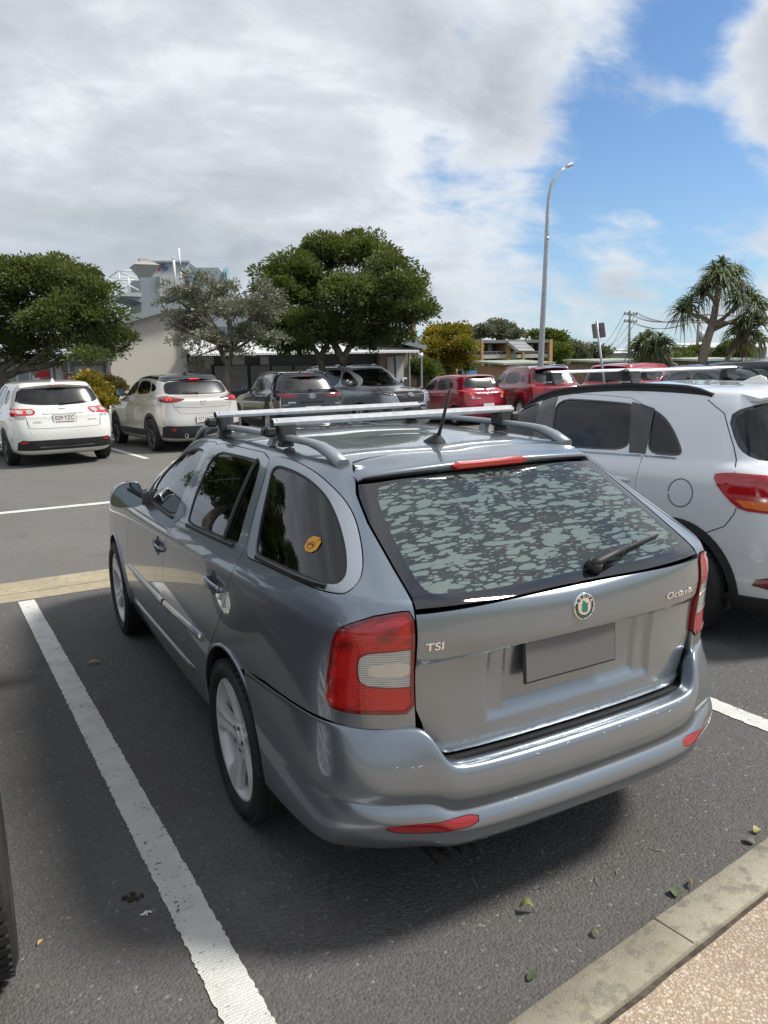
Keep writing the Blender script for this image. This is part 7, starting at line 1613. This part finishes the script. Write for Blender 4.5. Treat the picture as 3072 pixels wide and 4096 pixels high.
def flats():
    y=55.; b=atY(1100,830,y); o=np.array([b[0],y,.1]); r=empty('block_of_flats',tuple(o),0,label='two storey tan brick flats with dark balconies and a tiled hood over the stairs',cat='building')
    X=lambda a:1026+a*.1953; Yp=lambda a:675+a*.1953
    bx('back_wall',880,738,X(815),838,y,6,DARKWALL,r,o,1.5)
    bx('fascia',880,Yp(312),X(818),Yp(334),y,7.5,DKFASCIA,r,o,-.3); bx('floor_slab',880,Yp(484),X(805),Yp(497),y,1.8,CONC,r,o,-.1)
    for xa,xb in ((-700,-690),(-460,-430),(-225,-200),(45,70),(340,385),(513,536),(800,826)): 
        bx('brick_fin',X(xa),Yp(300) if xa in(45,800) else Yp(335),X(xb),838,y,1.9,BRICK,r,o,-.35 if xa in (45,800) else -.15)
    bays=[(-690,-460),(-430,-225),(-200,45),(72,336),(538,800)]
    for xa,xb in bays:
        W_=xb-xa
        for z0,z1 in ((342,430),(504,640)):
            bx('wall_panel',X(xa),Yp(z0-6),X(xa+W_*.12),Yp(z1+6),y,.2,BRICK,r,o,1.2)
            wn=bx('window',X(xa+W_*.14),Yp(z0),X(xb-W_*.22),Yp(z1+8),y,.1,WIN_GLASS,r,o,1.3)
            bx('curtain',X(xa+W_*.15),Yp(z0+4),X(xa+W_*.26),Yp(z1+4),y,.04,CURTAIN,r,o,1.2); bx('curtain',X(xb-W_*.40),Yp(z0+4),X(xb-W_*.24),Yp(z1+4),y,.04,CURTAIN,r,o,1.2)
            for k in (.38,.55): bx('window_bar',X(xa+W_*k),Yp(z0),X(xa+W_*k)+.5,Yp(z1+6),y,.06,DKFASCIA,r,o,1.18)
        for z0,z1 in ((430,484),(590,640)):
            bx('balcony_panel',X(xa),Yp(z0+8),X(xb),Yp(z1-2),y,.05,mat('smoked balustrade',color=(.045,.048,.05),rough=.25),r,o,-.05); bx('handrail',X(xa),Yp(z0),X(xb),Yp(z0+5),y,.08,DKFASCIA,r,o,-.08)
            for k in range(1,5): bx('baluster',X(xa+W_*k/5),Yp(z0+4),X(xa+W_*k/5)+.4,Yp(z1),y,.05,GALV,r,o,-.10)
    bx('stair_wall',X(385),Yp(425),X(515),Yp(520),y,.2,WIN_GLASS,r,o,.3); bx('stair_wall',X(385),Yp(530),X(515),838,y,.2,DARKWALL,r,o,.3)
    P=[atY(X(a),Yp(c),y) for a,c in ((335,308),(512,308),(540,427),(365,427))]; mb=MB(); v=[Vector(P[0]-o)+Vector((0,-.2,0)),Vector(P[1]-o)+Vector((0,-.2,0)),Vector(P[2]-o)+Vector((0,-1.6,0)),Vector(P[3]-o)+Vector((0,-1.6,0))]
    mb.add([*v,*[q+Vector((0,.3,-.18)) for q in v]],[(0,3,2,1),(4,5,6,7),(3,7,6,2),(0,4,7,3),(1,2,6,5)]); mb.build('tiled_hood',[mat('grey roof tiles',lambda w,bb:(_corr((.38,.39,.40),(.48,.49,.50),'X',2.2,.7,.9)(w,bb)))],r)
    for k in range(1,7):
        t=k/7; a=v[0].lerp(v[3],t); c=v[1].lerp(v[2],t); mb=MB(); mb.sweep([a+Vector((0,-.02,.02)),c+Vector((0,-.02,.02))],[(-.03,-.02),(.03,-.02),(.03,.03),(-.03,.03)]); mb.build('tile_course',[mat('grey roof tiles')],r)
    for a in (685,): bx('vent_pipe',X(a-4),Yp(255),X(a+4),Yp(310),y,.2,WHITE_PAINT,r,o,1)
    bx('air_conditioner',X(20),Yp(388),X(42),Yp(425),y,.5,WHITE_PAINT,r,o,-.1)
def sheds_and_houses():
    def shed(label,D,px0,px1,pyt,pyb,pyg,wallm):
        y=atD((px0+px1)/2,pyt,D)[1]; b=atY((px0+px1)/2,pyg,y); o=np.array([b[0],y,zg(b[0],y)]); r=empty('shed',tuple(o),0,label=label,cat='shed')
        a=atY(px0,pyb,y)-o; c=atY(px1,pyb,y)-o; zt=atY(px0,pyt,y)[2]-o[2]; x0,x1=a[0],c[0]; zb=a[2]
        mb=MB(); mb.add([(x0,-.5,zb),(x1,-.5,zb),(x1,1.8,zt),(x0,1.8,zt),(x0,-.5,zb-.08),(x1,-.5,zb-.08),(x1,1.8,zt-.08),(x0,1.8,zt-.08)],[(0,1,2,3),(7,6,5,4),(4,5,1,0),(1,5,6,2),(0,3,7,4)]); mb.build('roof',[GREEN_CORR],r)
        mb=MB(); mb.box(((x0+x1)/2,.9,(zb-.05)/2),(x1-x0-.5,1.8,max(.3,zb-.1))); mb.build('walls',[wallm],r); return r,o,x0,x1,zb
    shed('low brick shed with a green tin roof in front of the flats',34,1072,1182,777,785,850,BRICK)
    shed('low shed with a green tin roof behind the scarlet SUV',34,1276,1398,774,780,850,WOOD)
    r,o,x0,x1,zb=shed('timber kiosk with a green tin roof and a blue screens and blinds sign',31,1484,1598,771,777,850,WOOD)
    mb=MB(); 
    for i in range(9):
        t=i/8; mb.box((x0+.5+1.1*t,-.04,zb*.55),(.04,.03,zb*.9),Matrix.Translation((x0+.5+1.1*t,0,zb*.55))@Matrix.Rotation(R(35),4,'Y')@Matrix.Translation((-(x0+.5+1.1*t),0,-zb*.55)))
    mb.build('lattice',[WOOD],r)
    a=atY(1524,781,o[1])-o; c=atY(1592,805,o[1])-o; w_=c[0]-a[0]; h_=a[2]-c[2]; sg=empty('shop_sign'); sg.parent=r
    def grad(w,bb):
        p=oc(w); sp=w.node('ShaderNodeSeparateXYZ'); w.put(sp.inputs[0],p); n=w.noise(p,2,3,.5); w.put(bb.inputs['Base Color'],w.mix(w.math('MULTIPLY',w.step(n,.4,.7),.5),(.02,.17,.45),(.12,.38,.60))); bb.inputs['Roughness'].default_value=.4
    mb=MB(); mb.box(((a[0]+c[0])/2,-.12,(a[2]+c[2])/2),(w_,.05,h_)); mb.build('sign_board',[mat('blue sign',grad)],sg)
    for t,z,s in (('COOLUM',.70,.36),('SCREENS & BLINDS',.28,.32)):
        me=MB(); T=Matrix.Translation(((a[0]+c[0])/2+.05,-.150,c[2]+h_*z))@Matrix.Rotation(math.pi/2,4,'X'); add_text(me,t,h_*s,T,.004,sx=.9,bold=.008); me.build('sign_lettering',[PLATE_WHITE],sg)
    # houses beyond the street
    def house(label,px0,px1,pye,pyr,y,wallm,wins,name='house'):
        b=atY((px0+px1)/2,840,y); o=np.array([b[0],y,.1]); r=empty(name,tuple(o),0,label=label,cat='house'); a=atY(px0,pye,y)-o; c=atY(px1,pye,y)-o; zr=atY((px0+px1)/2,pyr,y)[2]-o[2]
        mb=MB(); mb.box(((a[0]+c[0])/2,3,a[2]/2-.3),(c[0]-a[0]-.6,6,a[2]+.6)); mb.build('wall',[wallm],r)
        mb=MB(); x0,x1,z=a[0]-.4,c[0]+.4,a[2]; mb.add([(x0,-.6,z),(x1,-.6,z),(x1,-.6,z+.15),(x0,-.6,z+.15),(x0,6.5,zr),(x1,6.5,zr),(x1,6.5,zr+.15),(x0,6.5,zr+.15)],[(0,1,2,3),(3,2,6,7),(1,5,6,2),(0,3,7,4),(0,4,5,1)]); mb.build('roof',[WHITE_CORR],r)
        for w0,w1,wy0,wy1 in wins: f=bx('window',w0,wy0,w1,wy1,y,.1,WIN_GLASS,r,o,-.06)
        return r,o
    house('low grey house with a white tin roof behind the low shed',1312,1392,766,757,75,WEATHER,[(1345,1352,768,774),(1365,1380,768,774)])
    house('pale house with a white tin roof behind the dark hedge',1392,1462,762,752,68,WEATHER,[(1398,1405,765,772),(1418,1428,764,774)])
    house('grey weatherboard house behind the power pole',1462,1536,756,745,62,WEATHER,[(1466,1472,760,772),(1488,1497,758,770)])
    r,o=house('two storey white roofed house with a dark patterned screen at the right',1532,1660,752,738,58,WEATHER,[(1600,1618,752,772),(1630,1650,752,772)])
    bx('patterned_screen',1552,745,1574,790,58,.15,mat('black laser screen',lambda w,b:(w.put(b.inputs['Base Color'],w.mix(w.math('GREATER_THAN',w.voro(oc(w),1.6,'DISTANCE_TO_EDGE'),.12),(.012,.012,.014),(.25,.26,.27)))),rough=.6),r,o,-.8)
    # white rail fence
    y=33.; b=atY(1630,800,y); o=np.array([b[0],y,zg(b[0],y)]); r=empty('fence',tuple(o),0,label='white horizontal slat fence at the right edge',cat='fence')
    for i in range(5): bx('slat',1600,779+4.2*i,1700,781.6+4.2*i,y,.04,WHITE_PAINT,r,o)
    for px in (1602,1640,1678): bx('fence_post',px,778,px+3,840,y,.08,WHITE_PAINT,r,o,.05)
    # blue banner behind the small red hatchback
    y=38.; b=atY(1040,805,y); o=np.array([b[0],y,zg(b[0],y)]); r=empty('banner',tuple(o),0,label='long blue and white banner behind the small red hatchback',cat='banner'); bx('cloth',1000,801,1068,808,y,.03,mat('banner blue',color=(.06,.22,.42),rough=.6),r,o); bx('stripe',1036,801.5,1062,806,y,.02,PLATE_WHITE,r,o,-.02); bx('banner_post',1000,800,1002,840,y,.05,GALV,r,o,.04); bx('banner_post',1066,800,1068,840,y,.05,GALV,r,o,.04)
    # far hill
    mb=MB(); xs=np.linspace(0,1,60); base=[]; 
    for i,t in enumerate(xs):
        px=1230+t*560; h=10*math.exp(-((px-1350)/26)**2)+13*math.exp(-((px-1560)/120)**2)+4; p=atY(px,792-h*1.9+0*px,1100.); base.append((p[0],p[1],p[2]+rnd.uniform(-1.2,1.2)))
    vs=[(a,b_,c) for a,b_,c in base]+[(a,b_-120,-5) for a,b_,c in base]+[(a,b_+300,-5) for a,b_,c in base]; n=60
    mb.add(vs,[(n+i,n+i+1,i+1,i) for i in range(n-1)]+[(i,i+1,2*n+i+1,2*n+i) for i in range(n-1)],smooth=True); h=mb.build('hills',[noisy('distant bush hill',(.10,.14,.14),(.14,.18,.17),.01,.95)]); h['kind']='structure'
def street_things():
    # street lamp
    y=22.; P=lambda a,b,yy=y: Vector(atY(a,b,yy)); b=P(1167,795); z0=zg(b.x,y); root=empty('street_lamp',(b.x,y,z0),0,label='tall curved grey street lamp rising behind the dark cherry SUV',cat='street lamp'); o=Vector((b.x,y,z0))
    pts=[(1166,815),(1168,780),(1176,620),(1181,510),(1182.5,460),(1185,430),(1190,402),(1197,388),(1213,369),(1219,363)]
    V=[P(*q)-o for q in pts]; V[0].z=0; mb=MB(); mb.tube(V,[.125,.12,.095,.08,.065,.06,.055,.05,.042,.04],12); mb.build('pole',[GALV],root)
    c=P(1230,356)-o; mb=MB(); T=Matrix.Translation(c)@Matrix.Rotation(R(-24),4,'Y'); mb.box((0,0,0),(.34,.20,.10),T,.04); mb.box((-.13,0,-.02),(.12,.12,.09),T,.02); mb.build('lamp_head',[WHITE_PAINT],root)
    mb=MB(); mb.box((.03,0,-.06),(.24,.15,.05),T,.02); mb.build('lamp_glass',[CLEAR_LENS],root)
    mb=MB(); q=P(1181,515)-o; mb.tube([q-Vector((0,0,.05)),q+Vector((0,0,.05))],.085,12); mb.build('collar',[GALV],root)
    # road sign seen from behind
    y=13.; b=P(1305,820,y); z0=zg(b.x,y); root=empty('road_sign',(b.x,y,z0),0,label='leaning grey road sign seen from behind, between the scarlet SUV and the street lamp',cat='road sign'); o=Vector((b.x,y,z0))
    a=P(1289,697,y)-o; c=P(1303,812,y)-o; d=(c-a).normalized(); mb=MB(); mb.tube([a-d*.04,c+d*1.6],.03,10); mb.build('post',[GALV],root)
    p=P(1296,714,y)-o; up=-d; T=Matrix.Translation(p+Vector((.02,.05,0))); ex=Vector((math.cos(R(66)),-math.sin(R(66)),0)); ez=up; ey=ez.cross(ex).normalized(); ex=ey.cross(ez).normalized()
    M=Matrix(((ex.x,ez.x,ey.x*-1,p.x),(ex.y,ez.y,ey.y*-1,p.y+.045),(ex.z,ez.z,ey.z*-1,p.z),(0,0,0,1)))
    w,h=.17,.185; pts=[(a1,b1) for _,a1,b1 in chaikin([('q',-w,-h),('q',w,-h),('q',w,h),('q',-w,h)],0)]; rr=.03; pts=[]
    for cx,cy,a0 in ((w-rr,h-rr,0),(-w+rr,h-rr,90),(-w+rr,-h+rr,180),(w-rr,-h+rr,270)):
        for k in range(5): t=R(a0+22.5*k); pts.append((cx+rr*math.cos(t),cy+rr*math.sin(t)))
    mb=MB(); mb.prism(pts,-.002,.002,M); mb.build('sign_plate',[noisy('grey sign back',(.20,.20,.21),(.27,.27,.27),5,.55,metal=.3)],root)
    mb=MB()
    for k in (-.08,.09): mb.box((0,k,-.02),(.10,.02,.03),M)
    mb.build('bracket',[GALV],root)
    # power poles and wires
    def pole(label,y,top,bot,arms,extra=None):
        a=Vector(atY(*top,y)); b=Vector(atY(*bot,y)); z0=zg(b.x,y); o=Vector((b.x,y,z0)); d=(a-b).normalized(); r=empty('power_pole',tuple(o),0,label=label,cat='power pole')
        mb=MB(); mb.tube([a-o,Vector((0,0,-.1))],[.10,.16],10); mb.build('pole',[POLEWOOD],r); tips=[]
        for t,w in arms:
            c=a.lerp(b,t)-o; mb=MB(); mb.box(tuple(c+Vector((0,-.1,0))),(w,.10,.12)); mb.build('crossarm',[POLEWOOD],r)
            for s in (-.45,-.2,.2,.45): mb=MB(); q=c+Vector((s*w,-.1,.06)); mb.lathe([(0,.03),(.05,.05),(.12,.04),(.16,.0)],8,Matrix.Translation(q)@Matrix.Rotation(R(-90),4,'Y')); mb.build('insulator',[GREY_PLASTIC],r); tips.append(q+o+Vector((0,0,.15)))
        if extra: mb=MB(); q=Vector(atY(*extra,y))-o; mb.lathe([(-.45,0),(-.45,.28),(.40,.28),(.45,.1),(.45,0)],16,Matrix.Translation(q)@Matrix.Rotation(R(-90),4,'Y')); mb.build('transformer',[GALV],r)
        return tips
    t1=pole('power pole with two crossarms left of the small screw pine',52,(1361,671),(1358,790),[(.07,1.7),(.2,1.7)])
    t2=pole('power pole with a grey transformer behind the tall screw pine',45,(1510,672),(1504,795),[(.10,1.8),(.20,1.8)],(1514,727))
    t3=pole('small far power pole beside the brown olive tree',90,(1274,737),(1271,795),[(.06,3.)])
    def wires(A,B,label,sag=.9):
        a0=A[0]; r=empty('power_line',tuple(a0),0,label=label,cat='power line')
        for a,b in zip(A,B):
            pts=[a.lerp(b,i/16)+Vector((0,0,-sag*4*(i/16)*(1-i/16)))-a0 for i in range(17)]; mb=MB(); mb.tube(pts,.022,4); mb.build('wire',[BLACK_PLASTIC],r)
    wires(t1[:6],t2[:6],'sagging wires strung between the two nearer power poles',.8)
    wires(t3[:4],[t1[0],t1[3],t1[4],t1[7]],'wires running from the small far pole to the pole with two crossarms',2.2)
    wires([t2[0],t2[3],t2[4],t2[7]],[q+Vector((40,-14,1.0)) for q in (t2[0],t2[3],t2[4],t2[7])],'wires leaving the transformer pole towards the right edge',1.)
    # wooden pole with floodlights behind the big tree
    y=33.; b=Vector(atY(892,820,y)); o=Vector((b.x,y,.28)); r=empty('floodlight_pole',tuple(o),0,label='wooden pole with black floodlights behind the large round tree',cat='light pole'); a=Vector(atY(894,596,y))-o
    mb=MB(); mb.tube([a,Vector((0,0,-.1))],[.11,.16],10); mb.build('pole',[WOOD],r)
    for dx in (.25,.45): mb=MB(); mb.box(tuple(a+Vector((dx,-.1,-.15))),(.16,.14,.2),None,.03); mb.build('floodlight',[BLACK_PLASTIC],r)
def far_cars():
    def quick(name,label,key,loc,hd,pm,rail=None,cat='car',group=None,res=(.3,.35),wo=0):
        N=NETS[key]; H=N[-1][5]+.018; L=N[3][2]; bm=N[8][7]; yc=N[9][2]; ar=.85; af=L-.95; yr=N[9][0]; ym=(1.05+yc-.3)/2+.1
        top=H-.17; sp=dict(arch=(ar,af,.36),wr=.33,res=res,seats=(ym+.25,ym-.65),seat_z=.62,cat=cat,
          side=[S_((ym+.06,top-.01),(yc-.75,top-.04),(yc-.35,(top+bm)/2),(yc-.02,bm+.08),(ym+.06,bm+.06)),S_((1.12,top-.03),(ym-.1,top),(ym-.06,bm+.06),(1.02,bm+.08)),S_((.75,bm+.22),(1.0,top-.05),(.98,bm+.10),(.72,bm+.12))],
          glass=[GLASS_MID]*3,door_glass=[0,1],
          doors=[S_((yc+.05,bm+.05),(yc+.02,.6),(yc-.08,.32),(ym,.32),(ym,bm),(ym-.02,top+.03),(yc-.72,top+.0),(yc-.28,(top+bm)/2+.03)),S_((ym,bm),(ym,.32),(1.30,.32),(1.24,.55),(1.0,.82),(.97,bm+.1),(1.06,top-.0),(ym-.1,top+.035),(ym-.02,top+.03))],
          rear=[('r',0,H-.13),('r',.5,H-.14),('r',.60,H-.22),('r',.66,bm+.13),('r',.4,bm+.07),('r',0,bm+.06)],ws=ws_poly(N),rear_glass=GLASS_REAR_CLEAR,
          lamps=[('tail_light',R_((.50,bm-.02),(.52,bm-.20),(.66,bm-.2))+S_((.25,bm-.18),(.35,bm-.02)),RED_LENS,.006),('headlight',[('f',.48,.80),('f',.62,.86),('s',L-.35,.90),('s',L-.42,.82),('f',.62,.74)],HEADLENS,.004)],
          lip=(.52,N[9][0]+.33,N[9][0]+.12,H-.07,pm),wiper=((0,bm+.08),(.3,bm+.12)),plate=(0,.70,'',None),mirror=(yc-.4,bm+.08,pm),wheel_out=wo,tread=wo>0)
        if rail: sp['rail']=(.75,2.7,.60,.04,rail,.014)
        return generic_car(name,label,key,loc,hd,pm,sp,group)
    p=atD(1212,795,21.5); quick('suv','dark cherry SUV with silver roof rails standing beside the small red hatchback','wagon',(p[0],p[1],.17),-14,DKRED_P,ALU,'SUV')
    p=atD(1308,800,21.); quick('suv','scarlet SUV with roof bars turned away to the right behind the road sign','suv',(p[0]-.2,p[1],.10),-75,RED2_P,None,'SUV')
    p=atD(1620,815,19.); quick('sedan','black car with bright window frames at the right edge behind the white SUV','hatch',(p[0]+.6,p[1]-1.5,.28),35,BLACK_P)
    p=atD(1455,815,20.5); quick('sedan','blue grey car seen over the roof of the white SUV, left of the kiosk sign','hatch',(p[0],p[1],.22),160,DKGREY_P)
    p=atD(1400,815,26.); quick('hatchback','white car half hidden between the scarlet SUV and the screw pine','hatch',(p[0],p[1],.12),150,WHITE_P)
    p=atD(203,835,20.5); quick('hatchback','white car parked close to the clubhouse, mostly hidden by the shrubs','hatch',(p[0],p[1]-.5,.28),8,WHITE_P)
    quick('estate_car','dark car in the next bay with only its rear tyre showing at the left edge','wagon',(-2.66,-.15,0),0.,DKGREY_P,wo=.075)
    p=atD(-115,870,11.5); quick('hatchback','silver hatchback next to the pearl white one, outside the left edge','hatch',(-3.1,12.3,.28),3,SILVER_WHITE)
def litter():
    rg=np.random.default_rng(5)
    def leaf(name,label,px,py,L,W,c,rz,curl=.3,cat='leaf',group=None):
        L*=.8; W*=.8; p=atZ(px,py,.004); m=mat('fallen '+label[:18],color=c,rough=.7); vs=[];fs=[]; n=7
        for i in range(n):
            t=i/(n-1); w=W*math.sin(math.pi*(.06+.9*t))**.8*.5; z=.004+.02*curl*math.sin(math.pi*t)+.010*curl
            vs+=[(L*(t-.5),-w,z+curl*w*.8),(L*(t-.5),0,z),(L*(t-.5),w,z+curl*w*1.3)]
        fs=[(i*3+j,i*3+j+1,i*3+j+4,i*3+j+3) for i in range(n-1) for j in (0,1)]; mb=MB(); mb.add(vs,fs,smooth=True); mb.tube([(L*.5,0,.008),(L*.62,.004,.005)],.0012,4)
        o=mb.build(name,[m],None,(p[0],p[1],0.001),rz); tag(o,label,cat,group)
    leaf('fallen_leaf','curled yellow and green leaf on the asphalt behind the estate car',1138,1968,.062,.032,(.16,.16,.05),-.6,.9)
    leaf('fallen_leaf','small green leaf lying to the right of the curled one',1288,2018,.04,.02,(.10,.12,.04),1.3,.5)
    leaf('fallen_leaf','flat dark green leaf near the kerb at the bottom',1150,2107,.065,.03,(.05,.07,.035),.4,.15)
    leaf('fallen_leaf','round green leaf resting against the kerb',1458,1930,.05,.045,(.08,.11,.05),.9,.3)
    leaf('fallen_leaf','brown leaf tucked beside the round green one at the kerb',1495,1912,.06,.02,(.14,.09,.05),.8,.6)
    leaf('fallen_leaf','pale yellow leaf at the right edge near the kerb',1635,1797,.045,.035,(.35,.35,.12),.2,.4)
    leaf('fallen_leaf','grey green leaf below the pale yellow one',1618,1818,.05,.04,(.12,.13,.10),1.8,.3)
    leaf('fallen_leaf','dry tan leaf on the asphalt beside the left bay line',203,1434,.095,.035,(.36,.24,.13),-.2,.5)
    leaf('fallen_leaf','torn orange paper scrap near the left tyre',87,2037,.03,.014,(.65,.38,.15),.9,.2,'scrap')
    leaf('fallen_leaf','crumpled dark leaf on the asphalt under the exhaust pipes',1030,1848,.06,.03,(.07,.075,.04),2.2,.8)
    p=atZ(287,1940,0); mb=MB(); 
    for i in range(26):
        a=rg.uniform(0,6.28); r=.032*math.sqrt(rg.uniform(0,1)); s=rg.uniform(.004,.011); mb.box((r*math.cos(a),r*.8*math.sin(a),s*.3),(s*1.3,s,s*.7),TR((0,0,0),rz=a) if False else None,s*.2)
    o=mb.build('droppings',[mat('dark droppings',color=(.035,.022,.015),rough=.9)],None,(p[0],p[1],.002)); tag(o,'dark brown patch of droppings beside the left bay line','droppings')
    p=atZ(315,1976,0); mb=MB(); 
    for k in range(3): mb.tube([(-.018+.01*k,-.006*k,.004),(.0,.004*k,.007),(.018,.004-.004*k,.004)],.003,5)
    o=mb.build('paper_scrap',[PLATE_WHITE],None,(p[0],p[1],.001)); tag(o,'tiny white paper scrap next to the dark patch','scrap')
    # twigs
    for k,(px,py,l,a) in enumerate(((35,1588,.10,.5),(1180,1885,.05,1.9),(1215,1868,.05,.9),(1290,1905,.045,1.0),(1025,1900,.09,1.2),(1335,1885,.04,.4),(1420,1838,.04,2.4))):
        p=atZ(px,py,0); mb=MB(); mb.tube([(-l/2,0,.003),(0,l*.08,.006),(l/2,0,.003)],.0014,5); o=mb.build('twig',[mat('dry twig',color=(.30,.25,.16),rough=.9)],None,(p[0],p[1],.001),a); tag(o,['long thin twig on the asphalt at the left edge','short dry twig left of the pair behind the bumper','short dry twig right of the pair behind the bumper','dry twig above the small green leaf','long dark twig behind the right exhaust pipe','dry twig between the bumper and the kerb','dry twig nearest the white bay line on the right'][k],'twig')
make_estate()
cars()
far_cars()
clubhouse(); tower(); flats(); sheds_and_houses(); street_things()
trees(); more_trees(); screw_pines()
litter()
